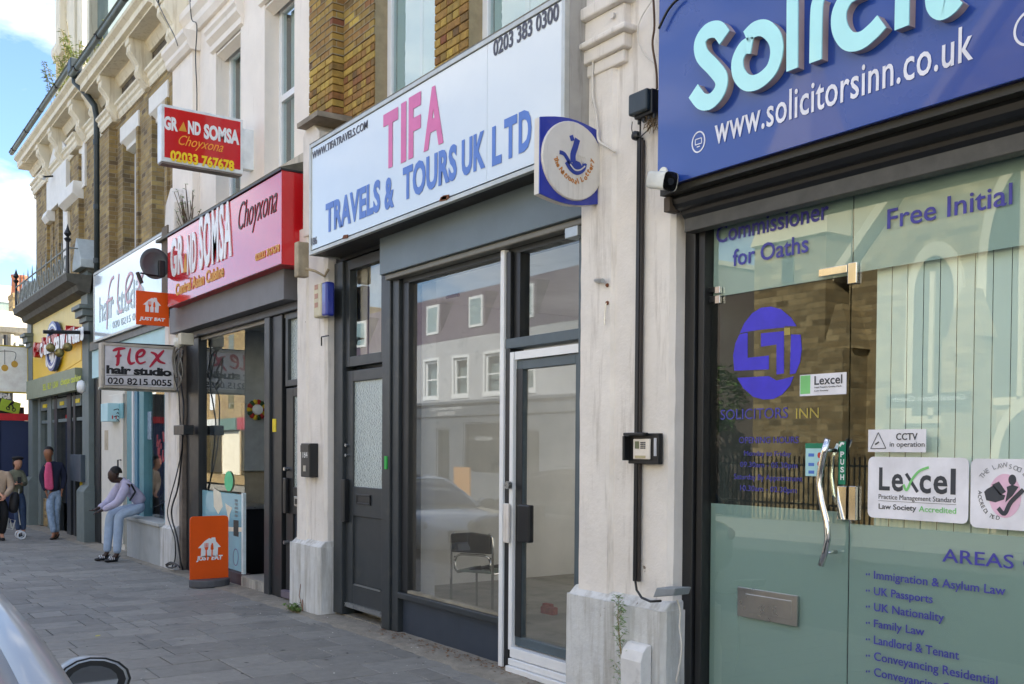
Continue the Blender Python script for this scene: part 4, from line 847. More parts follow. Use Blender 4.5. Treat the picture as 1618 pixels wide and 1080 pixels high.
MB().box(X_(113, 0, 800), X_(118, 0, 800), -.04, -.02, .95, 1.15).build('sticker', MATS['yellow_sticker'], S4) if False else None
YS = MATS['yellow_sticker']; q = PY(131, 775, -.04); MB().box(X_(127, -.04, 775), X_(136, -.04, 775), -.05, -.035, q.z-.22, q.z+.2).build('sticker', YS, S4)
MB().box(X_(119, -.1, 730), X_(136, -.1, 730), -.2, -.04, PY(128, 760, -.1).z, PY(128, 718, -.1).z).build('letter_cabinet', mat('dark_slate_box', '#3e4a55', .5), S4, bev=.008)
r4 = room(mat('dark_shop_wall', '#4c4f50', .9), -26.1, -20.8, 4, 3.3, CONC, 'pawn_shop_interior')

# ================================================================ SHOP 5: solicitors
S5 = thing('shopfront', 'frameless glass solicitors front with frosted lower band, wavy steel handle and vertical blinds', 'shopfront', (-3, 0, 0))
MB().box(-4.43, -4.345, -.02, .14, 0, 3.1).build('post', BLACK, S5, bev=.005); MB().box(-4.335, -4.285, .0, .14, 0, 3.06).build('post', BLACK, S5, bev=.004)
YG = .06
gx = X_(1343, YG, 600); gD0, gD1 = -4.28, gx-.004
ztop_d = PY(1343, 436, YG).z; zmid = PY(1200, 800, YG).z
SG = glass('solicitors_glass', (.90, .95, .93, 1), 1.55, mul=1.8, wob=.015)
FROST = glass('frosted_green_film', (1, 1, 1, 1), 1.0001, film=hexc('#a2b2af'), filmk=.985)
FROST2 = glass('pale_frost_film', (1, 1, 1, 1), 1.0001, film=hexc('#bcc9c6'), filmk=.985)
gd = MB().box(gD0, gD1, YG, YG+.01, .03, ztop_d).build('glass_door', SG, S5, label='frameless glass door with the oval violet logo')
MB().box(gD0, gD1, YG+.012, YG+.014, .03, zmid).build('frosted_film', FROST, gd)
MB().box(gD0, gD1, YG, YG+.01, ztop_d+.006, 3.05).build('transom_pane', SG, S5)
MB().box(gD0+.0, gD1, YG+.012, YG+.014, ztop_d+.006, 3.05).build('frosted_film', FROST2, S5)
MB().box(gx+.003, -.6, YG, YG+.01, .03, 3.05).build('window_pane', SG, S5)
zb_ = PY(1400, 872, YG).z
MB().box(gx+.003, -.6, YG+.012, YG+.014, .03, PY(1380, 830, YG).z).build('frosted_film', FROST, S5)
zu = PY(1380, 425, YG).z
MB().box(gx+.003, -.6, YG+.012, YG+.014, zu, 3.05).build('frosted_film', FROST2, S5)
MB().box(-.6, -.4, -.02, .14, 0, 3.1).build('post', BLACK, S5); MB().box(-.4, 6, 0, .14, -.1, 3.25).build('side_wall', RENDER, S5)
MB().box(-4.345, -.4, .0, .16, 3.05, 3.12).build('head', BLACK, S5, bev=.004)
RUB = mat('pitted_shutter_rail', '#4b4a46', .55, var=.2, scale=9, peel=.2, peelc=hexc('#8f8a80'))
MB().prism([(-.1, 3.0), (-.02, 3.0), (-.02, 3.09), (-.1, 3.09)], 'x', -4.36, -.4).build('shutter_bottom_rail', RUB, S5, bev=.004)
for k in range(2): MB().lathe([(.06, 0), (.06, 3.95)], (-4.36, -.07-.07*k, 3.13+.05*k), 'x', 12).build('shutter_slat_roll', BLKPL, S5, smooth=False)
MB().box(-4.4, -.4, -.26, .1, 3.2, 3.26).build('sign_soffit', mat('olive_black', '#2c2b25', .5), S5)
MB().box(-4.3, -.4, .0, .14, -.05, .03).build('floor_track', METAL, S5)
# blinds: each vertical slat its own piece
BL = mat('vertical_blind', '#f0f4f0', .85, var=.04, scale=2)
bx0 = X_(1383, .12, 600); k = 0
while bx0+k*.089 < -.7:
    MB().prism([(bx0+k*.089, .125), (bx0+k*.089+.0872, .121), (bx0+k*.089+.0872, .1225), (bx0+k*.089, .1265)], 'z', .25, zu+.25).build('blind_slat', BL, S5); k += 1
# steel fittings
CHR = CHROME
def ppl(pts, Y): return [PY(a, b, Y) for a, b in pts]
gh = MB().tube([Vector((p.x, p.y, p.z)) for p in ppl(((1308, 693), (1302, 715), (1296, 745), (1294, 765), (1298, 792), (1306, 825), (1308, 850), (1304, 872), (1297, 893)), -.03)], .017, 14).build('pull_handle', CHR, gd, smooth=True)
for a, b in ((1303, 711), (1304, 873)): p = PY(a, b, -.03); MB().tube([p, (p.x+.0, YG, p.z)], .011, 10).build('handle_stub', CHR, gh, smooth=True)
gi = MB().tube(ppl(((1325, 700), (1317, 722), (1314, 750), (1318, 780), (1324, 800)), .11), .015, 12).build('inner_handle', CHR, gd, smooth=True)
def plate(nm, m, par, a0, b0, a1, b1, Y, d=.012, **k):
    p, q = PY(a0, b1, Y), PY(a1, b0, Y); return MB().box(p.x, q.x, Y-d, Y, p.z, q.z).build(nm, m, par, bev=.002, **k)
lk = plate('lock_plate', CHR, gd, 1326, 768, 1341, 820, YG-.005, .02); plate('lock_plate', CHR, S5, 1344, 768, 1356, 821, YG-.005, .02)
plate('patch_fitting', CHR, S5, 1297, 418, 1342, 438, YG-.004, .02); plate('patch_fitting', CHR, S5, 1343, 414, 1357, 449, YG-.004, .02)
for z0, z1 in ((452, 464), (466, 480)): plate('hinge_patch', CHR, gd, 1133, z0, 1141, z1, YG-.004, .02); plate('hinge_block', BLKPL, gd, 1110, z0+1, 1132, z1+1, YG-.004, .018)
plate('hinge_knuckle', CHR, S5, 1100, 456, 1107, 468, YG-.03, .02)
lbx = plate('letterbox', METAL, gd, 1167, 941, 1262, 972, YG-.003, .012); plate('letterbox_flap', METAL, lbx, 1178, 949, 1251, 966, YG-.013, .006)
ps = plate('push_sign', mat('green_sign_enamel', '#137a5c', .4), gd, 1325, 697, 1337, 765, YG-.004, .003)
for i, c in enumerate('PUSH'): ftext(c, WHITE, ps, (1328, 722+12*i), 713+12*i, 1334, YG-.008, off=.001, bold=.03, depth=.001)
ribbon(ppl(((1327, 705), (1330, 700), (1334, 701)), YG-.008), .012, FN, .001, .001).build('hand_mark', WHITE, ps)
r5 = room(mat('office_wall', '#5b5f60', .9), -4.3, -.5, 5, 3.2, mat('office_carpet', '#3b3d42', .95), 'office_interior')
dk = thing('reception_desk', 'dark reception desk deep inside the solicitors office', 'desk', (-3, 3, 0)); MB().box(-3.9, -2.4, 3.2, 3.9, .02, .74).build('front', mat('walnut', '#3a2a20', .5), dk, bev=.01); MB().box(-3.95, -2.35, 3.1, 3.95, .74, .78).build('worktop', mat('walnut_top', '#54402f', .4), dk, bev=.006)
# ================================================================ SIGNS
NAVYT = mat('dark_grey_print', '#4a4a58', .5); BLUET = mat('blue_print', '#4f78c8', .45, var=.06); PINKT = mat('pink_print', '#d86aa4', .45, var=.06)
ALU = mat('aged_aluminium', '#b9bbb6', .45, metal=.5, var=.12, dirt=.4, dirtc=hexc('#75705f'))
SGW = mat('glossy_white_sign_face', '#d6dee2', .16, var=.03, scale=1.2, dirt=.1, dirtc=hexc('#c4c8c6'), coat=.6)
T = thing('fascia_sign', 'long white box sign with pink and blue travel lettering above the empty shop', 'shop sign', (-7.4, -.3, 3.6))
TY = -.34
tx0, tx1 = PY(490, 404, TY).x, PY(893, 240, TY).x; tz0, tz1 = (PY(490, 404, TY).z+PY(893, 250, TY).z)/2, PY(490, 230, TY).z+.0
seam = X_(770, TY, 150)
MB().box(tx0+.03, seam-.002, TY, TY+.02, tz0+.05, tz1-.04).build('panel', SGW, T); MB().box(seam+.002, tx1-.03, TY, TY+.02, tz0+.05, tz1-.04).build('panel', SGW, T)
fr = frame('frame', ALU, T, tx0, tx1, TY-.012, TY+.03, tz0, tz1, .035, bev=.003)
MB().box(tx0, tx0+.01, TY+.03, .14, tz0, tz1).build('side_return', ALU, T); MB().box(tx1-.01, tx1, TY+.03, .14, tz0, tz1).build('side_return', mat('dull_grey_return', '#a19e98', .6, var=.1, dirt=.4, streak=True), T)
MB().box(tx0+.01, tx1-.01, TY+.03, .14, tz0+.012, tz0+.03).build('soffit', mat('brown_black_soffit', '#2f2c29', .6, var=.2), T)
MB().box(tx0, tx1, TY-.01, .15, tz1, tz1+.012).build('top_flashing', mat('dirty_lead', '#77746b', .8, var=.3, scale=20), T)
for a, b in ((548, 374), (703, 314), (706, 312)): p = PY(a, b, TY); MB().prism([(p.x-.06, p.z-.01), (p.x+.05, p.z-.02), (p.x+.06, p.z+.01), (p.x-.03, p.z+.02)], 'y', TY-.02, TY-.012).build('rust_patch', mat('rust', '#7a4a30', .9, var=.3), fr)
k = dict(bold=.038, space=1.04, depth=.002)
ftext('WWW.TIFATRAVELS.COM', NAVYT, T, (494, 252), 240, 581, TY, bold=.012, depth=.002)
for s, L, tp, Rr in (('T', (606, 270), 182, 629), ('I', (634, 258), 164, 642), ('F', (646, 252), 155, 665), ('A', (670, 240), 145, 701)):
    ftext(s, PINKT, T, L, tp, Rr, TY, **k); 
for s, L, tp, Rr in (('TRAVELS', (515, 369), 322, 601), ('&', (608, 333), 283, 623), ('TOURS', (637, 318), 265, 722), ('UK', (730, 280), 222, 767)): ftext(s, BLUET, T, L, tp, Rr, TY, **k)
for s, L, tp, Rr in (('L', (778, 263), 201, 793), ('T', (797, 254), 189, 817), ('D', (820, 243), 178, 840)): ftext(s, BLUET, T, L, tp, Rr, TY, **k)
ftext('0203 383 0300', NAVYT, T, (780, 90), 64, 883, TY, bold=.02, depth=.002)
ftext('186', NAVYT, T, (493, 388), 376, 501, TY, bold=.01, depth=.002)

RED = mat('glossy_red_sign', '#c9141c', .2, var=.04, coat=.7); REDF = mat('red_fascia_face', '#cf1c26', .14, var=.04, coat=.6, spec=.5)
G2 = thing('fascia_sign', 'glossy red cafe fascia sign with white, black and gold lettering and deep red side', 'shop sign', (-12.3, -.3, 3.6))
GY = -.34
ax0, ax1 = PY(265, 484, GY).x, PY(445, 415, GY).x; az0, az1 = PY(265, 484, GY).z, PY(265, 375, GY).z
az0 = (az0+PY(447, 416, GY).z)/2; az1 = (az1+PY(443, 272, GY).z)/2
MB().box(ax0, ax1-.004, GY, GY+.02, az0, az1).build('panel', REDF, G2)
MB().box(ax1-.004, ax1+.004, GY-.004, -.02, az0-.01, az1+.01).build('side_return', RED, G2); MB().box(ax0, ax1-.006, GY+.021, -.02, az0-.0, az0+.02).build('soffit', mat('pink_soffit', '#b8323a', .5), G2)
MB().box(ax0-.02, ax1+.02, GY-.02, .1, az1+.011, az1+.03).build('top_felt', BLACK, G2)
LET = WHITE
for s, L, tp, Rr in (('GR', (271, 440), 379, 291), ('ND', (297, 434), 372, 311), ('SOMSA', (316, 428), 341, 367)): ftext(s, LET, G2, L, tp, Rr, GY, bold=.03, space=1.12, depth=.012)
flat(ppl(((291, 431), (296.5, 429), (294, 400)), GY), FN, .003, .01).build('flame_mark', mat('gold_print', '#d99a2a', .5), G2)
ftext('Choyxona', mat('dark_script_print', '#4a2a1c', .5), G2, (377, 378), 322, 438, GY, shear=.45, bold=-.012, depth=.004)
ftext('Central Asian Cuisine', MATS['gold_print'], G2, (278, 468), 449, 354, GY, bold=.03, depth=.004)
ftext('02033 767678', MATS['gold_print'], G2, (404, 413), 401, 442, GY, bold=.03, depth=.004)
MB().box(ax1+.01, PL0-.03, -.1, .1, 3.6, 4.6).build('end_board', mat('weathered_dark_board', '#3a403e', .8, var=.3), G2)

# projecting red box sign
XP = -12.2
pp = thing('projecting_sign', 'red illuminated box sign with white and yellow lettering sticking out from the rendered house', 'projecting sign', (XP, -.5, 5))
c0, c1 = PXp(255, 250, XP), PXp(384, 185, XP); zt0 = PXp(255, 167, XP).z; zt0 = (zt0+PXp(384, 185, XP).z)/2; zb0 = (PXp(255, 258, XP).z+PXp(384, 271, XP).z)/2
MB().box(XP-.17, XP-.0, c0.y, c1.y, zb0, zt0).build('box', mat('white_sign_case', '#dfe5e6', .4, dirt=.3), pp, bev=.006)
MB().box(XP+.001, XP+.006, c0.y+.035, c1.y-.035, zb0+.05, zt0-.035).build('face', RED, pp)
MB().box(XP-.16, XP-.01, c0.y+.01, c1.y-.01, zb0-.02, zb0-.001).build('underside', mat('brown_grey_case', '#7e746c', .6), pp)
MB().box(XP-.15, XP-.02, c1.y, .16, zb0+.08, zt0-.1).build('bracket_box', MATS['white_sign_case'], pp, bev=.004)
stext('GR', WHITE, pp, (259, 204), 182, 281, XP+.006, off=.001, bold=.05, depth=.002); stext('ND', WHITE, pp, (297, 211), 190, 317, XP+.006, off=.001, bold=.05, depth=.002); stext('SOMSA', WHITE, pp, (322, 219), 195, 378, XP+.006, off=.001, bold=.05, depth=.002)
flat([PXp(a, b, XP+.006) for a, b in ((282, 206), (295, 208), (290, 192))], SN, .001, .002).build('flame_mark', MATS['gold_print'], pp)
stext('Choyxona', mat('orange_gold', '#f0a02c', .5), pp, (282, 233), 212, 353, XP+.006, off=.001, shear=.5, bold=-.0, depth=.002)
stext('02033 767678', mat('yellow_print', '#f5d21e', .5), pp, (269, 254), 236, 370, XP+.006, off=.001, bold=.04, depth=.002)

# pale salon fascia
FY = -.2
FS = thing('fascia_sign', 'pale washed-out white fascia sign with faint pink script and blue-green lettering', 'shop sign', (-17.4, -.2, 3.6))
qx0, qx1 = PY(149, 500, FY).x, PY(266, 450, FY).x
zz0 = PY(149, 541, FY).z; zz1 = PY(149, 432, FY).z
MB().box(qx0, qx1, FY, FY+.02, zz0+.02, zz1-.02).build('panel', SGW, FS); frame('frame', ALU, FS, qx0-.03, qx1+.02, FY-.01, FY+.04, zz0, zz1, .04)
MB().box(qx1+.02, -14.95, FY-.02, .1, zz0, zz1+.05).build('end_board', mat('brown_board', '#6a5f52', .8), FS)
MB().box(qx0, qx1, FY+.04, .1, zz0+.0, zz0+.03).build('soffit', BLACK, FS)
MB().box(qx0, qx1, FY, .13, zz1+.003, zz1+.02).build('top_flashing', MATS['dirty_lead'], FS)
PSC = mat('faded_pink_print', '#e2b9c4', .6); BGT = mat('faded_blue_green_print', '#c8d9dc', .6)
for pts in (((169, 520), (171, 470), (175, 445), (180, 437)), ((168, 478), (178, 470)), ((188, 432), (186, 470), (189, 492), (194, 490)), ((200, 462), (206, 450), (210, 436), (205, 432), (199, 450), (201, 476), (208, 474)), ((217, 436), (226, 462)), ((228, 425), (216, 468))):
    kq2 = globals().get('kq2', 0)+1; ribbon(ppl(pts, FY), .05, FN, .004+.0007*kq2, .002).build('script_stroke', PSC, FS)
ftext('hair studio', BGT, FS, (157, 510), 470, 228, FY, bold=.01, depth=.002); ftext('020 8215 0055', BGT, FS, (178, 519), 508, 226, FY, depth=.002)

# projecting flex sign
XL = -14.45
fxs = thing('projecting_sign', 'framed grey hair studio sign with dark red script standing out over the pavement', 'projecting sign', (XL, -.5, 2.8))
l0, l1 = PXp(160, 617, XL), PXp(278, 612, XL); lt = (PXp(160, 545, XL).z+PXp(270, 543, XL).z)/2; lb_ = (l0.z+l1.z)/2
MB().box(XL-.16, XL-.01, l0.y, l1.y, lb_, lt).build('case', mat('grubby_sign_case', '#b5aea0', .6, dirt=.5), fxs, bev=.006)
MB().box(XL-.01, XL+.0, l0.y+.05, l1.y-.03, lb_+.04, lt-.03).build('face', mat('pale_grey_face', '#cfced0', .45, dirt=.2), fxs)
frame('rim', MATS['grubby_sign_case'], fxs, XL-.008, XL+.015, l0.y, l1.y, lb_, lt, .035, plane='x')
DRED = mat('dark_red_print', '#b21f3c', .5)
def px_(pts, X): return [PXp(a, b, X) for a, b in pts]
tap = lambda t: .55+.75*math.sin(math.pi*min(1, t*1.02))
for pts in (((183, 577), (186, 574), (187, 560), (188, 553)), ((178, 554), (186, 551), (198, 550)), ((182, 563), (192, 561)), ((206, 550), (203, 566), (206, 574), (213, 572)), ((216, 564), (224, 562), (228, 556), (224, 553), (217, 558), (216, 568), (221, 574), (230, 571)), ((238, 556), (246, 560), (251, 570), (261, 574)), ((259, 553), (250, 563), (236, 580))):
    kq = globals().get('kq', 0)+1; ribbon(px_(pts, XL), .034, SN, .001+.0007*kq, .003, taper=tap).build('script_stroke', DRED, fxs)
stext('hair studio', mat('near_black_print', '#17171a', .5), fxs, (168, 590), 576.5, 271, XL, off=.001, bold=.045, space=.93, depth=.003)
stext('020 8215 0055', MATS['near_black_print'], fxs, (170, 606), 595.5, 271, XL, off=.001, bold=.02, depth=.003)
for b in (592.6, 608.2): ribbon(px_(((168, b), (272, b-.6)), XL), .007, SN, .001, .003).build('rule_line', MATS['near_black_print'], fxs)
MB().tube([(XL-.08, l0.y-.02, lb_-.01), (XL-.08, -.05, lb_-.01)], .018, 8).build('bracket_arm', ALU, fxs); MB().tube([(XL-.08, l0.y+.05, lt+.01), (XL-.08, -.05, lt+.02)], .012, 8).build('bracket_arm', BLKPL, fxs)

# orange signs
ORG = mat('orange_sign_face', '#e8580c', .35, var=.03)
def house_logo(par, org, U, V, Nn, s, m=WHITE, bm_=None, off=.002):
    O = Vector(org); U = Vector(U); V = Vector(V)
    P = lambda a, b: O+U*a*s+V*b*s
    flat([P(-.42, -.45), (P(-.40, .0)), P(-.56, .0), P(-.22, .34), P(.0, .48), P(.1, .44), P(.12, .5), P(.3, .5), P(.34, .3), P(.58, .02), P(.44, .0), P(.42, -.45)], Nn, off, .002).build('house_emblem', m, par)
    b2 = MB()
    for q in (-.21, -.14, -.07): b2_ = flat([P(q-.018, .02), P(q+.018, .02), P(q+.018, .24), P(q-.018, .24)], Nn, off+.002, .001); b2.add(b2_.v, b2_.f)
    for poly in ([P(-.24, .03), P(-.04, .03), P(-.08, -.1), P(-.12, -.12), P(-.11, -.45), P(-.19, -.45), P(-.18, -.12), P(-.21, -.08)], [P(.1, -.45), P(.18, -.45), P(.17, -.12), P(.22, -.08), P(.19, .2), P(.13, .24), P(.08, .1), P(.07, -.08), P(.11, -.12)]):
        q_ = flat(poly, Nn, off+.002, .001); b2.add(q_.v, q_.f)
    b2.build('cutlery_emblem', bm_ or ORG, par)
XJ = -14.42
je = thing('projecting_sign', 'square orange takeaway sign with white house emblem fixed below the satellite dish', 'projecting sign', (XJ, -.45, 3.6))
j0, j1 = PXp(215, 512, XJ), PXp(267, 463, XJ)
MB().box(XJ-.02, XJ, j0.y, j1.y, j0.z, j1.z).build('plate', ORG, je, bev=.003)
jc = PXp(240, 482, XJ); js = (j1.y-j0.y)
house_logo(je, jc, SU, FV, SN, js*.48)
stext('JUST EAT', WHITE, je, (220, 506.5), 499.5, 261, XJ, off=.001, bold=.05, shear=.12, depth=.002)
MB().tube([(XJ-.01, j1.y, j1.z-.1), (XJ-.01, -.12, j1.z-.1)], .012, 8).build('bracket_arm', ALU, je)
# A-board
ab0 = PG(331, 926, zg(-12.2)); XAb = ab0.x
aa = thing('pavement_sign', 'orange takeaway pavement sign with rounded top standing on a grey base by the open doorway', 'pavement sign', (XAb, ab0.y, zg(XAb)))
def PA(a, b): return PXp(a, b, XAb)
al, ar, at = PA(300, 900).y, PA(361, 900).y, (PA(302, 816).z+PA(357, 814).z)/2
ac, aw = (al+ar)/2, (ar-al); ab = zg(XAb)+.1
poly = [(al, ab), (ar, ab), (ar, at-.05)]+[(ar-.045+.045*math.cos(t), at-.045+.045*math.sin(t)) for t in (.0, .5, 1.0, 1.57)]+[(al+.045-.045*math.sin(t), at-.045+.045*math.cos(t)) for t in (0, .5, 1.0, 1.57)]
MB().prism(poly, 'x', XAb-.018, XAb+.0).build('board', ORG, aa, bev=.003)
bs = [(XAb+.17*math.cos(t), ac+aw*.52*math.sin(t)) for t in [i*math.pi/10 for i in range(20)]]
MB().prism(bs, 'z', zg(XAb)+.003, ab-.0).build('base', mat('grey_rubber_base', '#55565a', .6), aa, bev=.015)
house_logo(aa, PA(330.5, 865), SU, FV, SN, aw*.52, off=.001)
stext('JUST EAT', WHITE, aa, (310, 888), 878.5, 352, XAb, off=.001, bold=.05, shear=.12, depth=.002)

# lottery box sign
XQ = -5.12
lt_ = thing('projecting_sign', 'square blue lottery box sign with a grimy white disc and crossed fingers emblem', 'projecting sign', (XQ, -.4, 3.6))
def PQQ(a, b, X=XQ): return PXp(a, b, X)
LBL = mat('deep_blue_sign', '#25359a', .3, coat=.4); GRIM = mat('grimy_white_plastic', '#d8d3ca', .5, var=.06, scale=8, dirt=.6, dirtc=hexc('#a39a8c'), streak=True)
y0, y1 = PQQ(853, 250).y, PQQ(945, 250).y; zc_t = (PQQ(853, 180).z+PQQ(945, 200).z)/2; zc_b = (PQQ(853, 315).z+PQQ(945, 322).z)/2
n = 8; topc = [(y0+(y1-y0)*i/n, zc_t-.02+.035*math.sin(math.pi*i/n)) for i in range(n+1)]; botc = [(y1-(y1-y0)*i/n, zc_b+.02-.035*math.sin(math.pi*i/n)) for i in range(n+1)]
MB().prism(topc+botc, 'x', XQ-.01, XQ).build('face', LBL, lt_); MB().prism([(a*1.0, b) for a, b in topc+botc], 'x', XQ-.06, XQ-.011).build('case', GRIM, lt_)
dc = PQQ(904, 254.5); rz = abs(PQQ(904, 187).z-PQQ(904, 322).z)/2*.92; ry = abs(PQQ(862, 255).y-PQQ(946, 255).y)/2
ry = min(ry, rz*1.02)
MB().lathe([(rz, 0), (rz, .01), (rz*.98, .018)], (XQ, dc.y, dc.z), 'x', 40).build('disc', GRIM, lt_)
XD = XQ+.019
fb = mat('logo_blue', '#2b3f94', .45)
def zq(a, b): return (780+a*180/748, 160+b*260/1080)
for pts, w in ((((432, 332), (462, 345), (488, 385), (510, 425)), .026), (((550, 247), (535, 300), (520, 350), (522, 400)), .042), (((508, 222), (514, 242), (518, 258)), .03), (((478, 395), (505, 440), (545, 465), (585, 445), (598, 405)), .034)):
    ribbon([PQQ(*zq(a, b), X=XD) for a, b in pts], w, SN, .001, .002).build('hand_emblem', fb, lt_)
disc(PQQ(*zq(545, 430), X=XD), SU, FV, SN, .042, .04, .0015, .002, 20).build('hand_emblem', fb, lt_)
for a, b in ((556, 372), (588, 384)): ribbon([PQQ(*zq(a+14*math.cos(t), b+22*math.sin(t)), X=XD) for t in (-2.4, -1.2, 0, 1.2, 2.4, 3.4)], .006, SN, .004, .001).build('eye_mark', GRIM, lt_)
ribbon([PQQ(*zq(a, b), X=XD) for a, b in ((500, 412), (530, 448), (565, 450), (598, 425))], .009, SN, .004, .001).build('smile_mark', GRIM, lt_)
OR2 = mat('orange_brown_print', '#c07a2c', .5)
s_ = 'The National Lottery'; arcpts = [(400, 362), (425, 425), (480, 495), (545, 532), (600, 505), (640, 440), (655, 380)]
def along(pts, t):
    ls = [math.dist(a, b) for a, b in zip(pts[:-1], pts[1:])]; d = t*sum(ls)
    for (a, b), l in zip(zip(pts[:-1], pts[1:]), ls):
        if d <= l: return (a[0]+(b[0]-a[0])*d/l, a[1]+(b[1]-a[1])*d/l), math.atan2(-(b[1]-a[1]), b[0]-a[0])
        d -= l
    return pts[-1], math.atan2(-(pts[-1][1]-pts[-2][1]), pts[-1][0]-pts[-2][0])
wd_ = [.5 if c in ' il' else 1. for c in s_]; tot = sum(wd_); acc = 0
for c, w in zip(s_, wd_):
    if c != ' ':
        (a, b), ang = along(arcpts, acc/tot); p = PQQ(*zq(a, b), X=XD)
        uu = SU*math.cos(ang)+FV*math.sin(ang); vv = -SU*math.sin(ang)+FV*math.cos(ang)
        hh = .034 if c.isupper() or c in 'tiy' else (.036 if c in 'hl' else .025)
        text(c, OR2, lt_, p-vv*.012+SN*.001, uu, vv, SN, None, hh, bold=.03, depth=.001)
    acc += w
MB().box(XQ-.12, XQ-.02, y1+.002, -.1, PQQ(955, 305).z, PQQ(955, 215).z).build('bracket_box', mat('pale_grey_box', '#b5b5ae', .6, dirt=.3), lt_, bev=.006)

# blue solicitors fascia
SB_ = thing('fascia_sign', 'large blue solicitors fascia with raised pale cyan letters and white web address', 'shop sign', (-2.4, -.3, 3.2))
BY = -.3
BLU = mat('royal_blue_sign', '#1b4092', .28, var=.07, scale=.7, coat=.5)
bz0 = PY(1040, 268, BY).z; bxl = PY(1040, 150, BY).x
print('sol sign', bxl, bz0, PY(1618, 120, BY))
bz0 = (PY(1075, 288, BY).z+PY(1500, 155, BY).z)/2
MB().box(bxl, -.4, BY, BY+.02, bz0, 5.2).build('panel', BLU, SB_, bev=.003); MB().box(bxl, bxl+.02, BY+.021, .1, bz0, 5.2).build('side_return', BLU, SB_)
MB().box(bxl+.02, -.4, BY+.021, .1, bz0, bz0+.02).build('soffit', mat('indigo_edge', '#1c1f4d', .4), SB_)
CY_ = mat('cyan_white_acrylic', '#b4f0f2', .22, var=.03, coat=.5); RET = mat('pinkish_letter_return', '#b5a2a0', .5, dirt=.3)
def z3(a, b): return (900+a/3, b/3)
def z8(a, b): return (1200+a/3.177, b/3.177)
S_pts = [z3(a, b) for a, b in ((738, 178), (705, 140), (655, 150), (622, 200), (632, 262), (685, 320), (722, 372), (715, 430), (675, 478), (630, 480), (590, 432))]
O_pts = [z3(a, b) for a, b in ((868, 215), (830, 225), (800, 285), (806, 350), (845, 392), (900, 385), (960, 330), (985, 250), (975, 180), (930, 135), (880, 140), (840, 178))]
C_pts = [z8(a, b) for a, b in ((520, -60), (450, -20), (405, 60), (408, 145), (450, 205), (510, 205), (570, 160), (618, 108))]
T_pts = [z8(a, b) for a, b in ((880, -160), (878, -30), (890, 30), (925, 52), (965, 28), (995, -10))]
L_pts = [z8(168, 350), z8(170, -200)]; I_pts = [z8(285, 308), z8(290, 60), z8(300, 0)]; I2_pts = [z8(718, 140), z8(722, -60)]
for pts, w in ((S_pts, .088), (O_pts, .082), (L_pts, .07), (I_pts, .072), (C_pts, .086), (I2_pts, .072), (T_pts, .082)):
    P3 = ppl(pts, BY-.045); ribbon(P3, w, FN, .0, .008).build('raised_letter_face', CY_, SB_)
    ribbon(P3, w-.003, FN, -.045, .0445).build('raised_letter_side', RET, SB_)
WT = mat('white_vinyl', '#e4e4ee', .4)
ftext('www.solicitorsinn.co.uk', WT, SB_, (1130, 229), 184, 1536, BY, bold=.008, space=1.05, depth=.002)
ci = PY(1104, 224, BY)
ribbon([ci+FU*.042*math.cos(t)*1.15+FV*.056*math.sin(t) for t in [i*math.pi/6 for i in range(12)]], .008, FN, .001, .002, closed=True).build('round_icon', WT, SB_)
for quad in (((-.024, .018), (.024, .018)), ((-.024, -.012), (.024, -.012)), ((-.024, .018), (-.024, -.012)), ((.024, .018), (.024, -.012)), ((-.012, -.026), (.012, -.026))): ribbon([ci+FU*quad[0][0]+FV*quad[0][1], ci+FU*quad[1][0]+FV*quad[1][1]], .005, FN, .001, .002).build('monitor_icon', WT, SB_)
ci = PY(1630, 42, BY)
ribbon([ci+FU*.06*math.cos(t)*1.15+FV*.07*math.sin(t) for t in [i*math.pi/6 for i in range(12)]], .01, FN, .001, .002, closed=True).build('round_icon', WT, SB_)

# window lettering of the solicitors
VIO = mat('violet_vinyl', '#43429f', .45); VIO2 = mat('bright_violet_vinyl', '#3b32c8', .4); GOLD = mat('gold_vinyl', '#a89a4c', .4); WP = mat('white_sticker', '#e4e4ec', .4); DK = mat('charcoal_print', '#3a3e46', .5); GRN = mat('fresh_green_print', '#7cc67a', .5)
GYf = YG-.001
wl_ = gd
ftext('Commissioner', VIO, S5, (1132, 385), 357, 1309, GYf, off=.001, bold=.012, depth=.001); ftext('for Oaths', VIO, S5, (1158, 421), 394, 1277, GYf, off=.001, bold=.012, depth=.001)
ftext('Free Initial', VIO, S5, (1402, 362), 331, 1599, GYf, off=.001, bold=.008, depth=.001)
oc = PY(1213, 557, GYf); orx = (PY(1267, 557, GYf).x-PY(1160, 557, GYf).x)/2; orz = (PY(1213, 484, GYf).z-PY(1213, 630, GYf).z)/2
# oval logo as separate vinyl shapes around the letter cut-outs
def ell(t0, t1, n=14): return [oc+FU*orx*math.cos(t0+(t1-t0)*i/n)+FV*orz*math.sin(t0+(t1-t0)*i/n) for i in range(n+1)]
def lz(a, b): p = PY(1060+a/2.842, 280+b/2.842, GYf); return p
top = [lz(310, 700)]+[lz(a, b) for a, b in ((330, 655), (365, 610), (405, 585), (450, 580), (495, 592), (540, 630), (565, 668), (510, 668), (510, 674), (480, 676), (400, 684), (345, 692))]
flat(top, FN, 0, .001).build('logo_shape', VIO2, gd)
mid = [lz(a, b) for a, b in ((345, 696), (345, 810), (440, 800), (440, 862), (285, 868), (280, 800), (290, 745), (308, 705))]
flat(mid, FN, 0, .001).build('logo_shape', VIO2, gd)
flat([lz(a, b) for a, b in ((405, 700), (508, 690), (508, 880), (475, 885), (475, 750), (405, 760))], FN, 0, .001).build('logo_shape', VIO2, gd)
flat([lz(a, b) for a, b in ((540, 705), (583, 706), (588, 770), (580, 830), (560, 880), (535, 884))], FN, 0, .001).build('logo_shape', VIO2, gd)
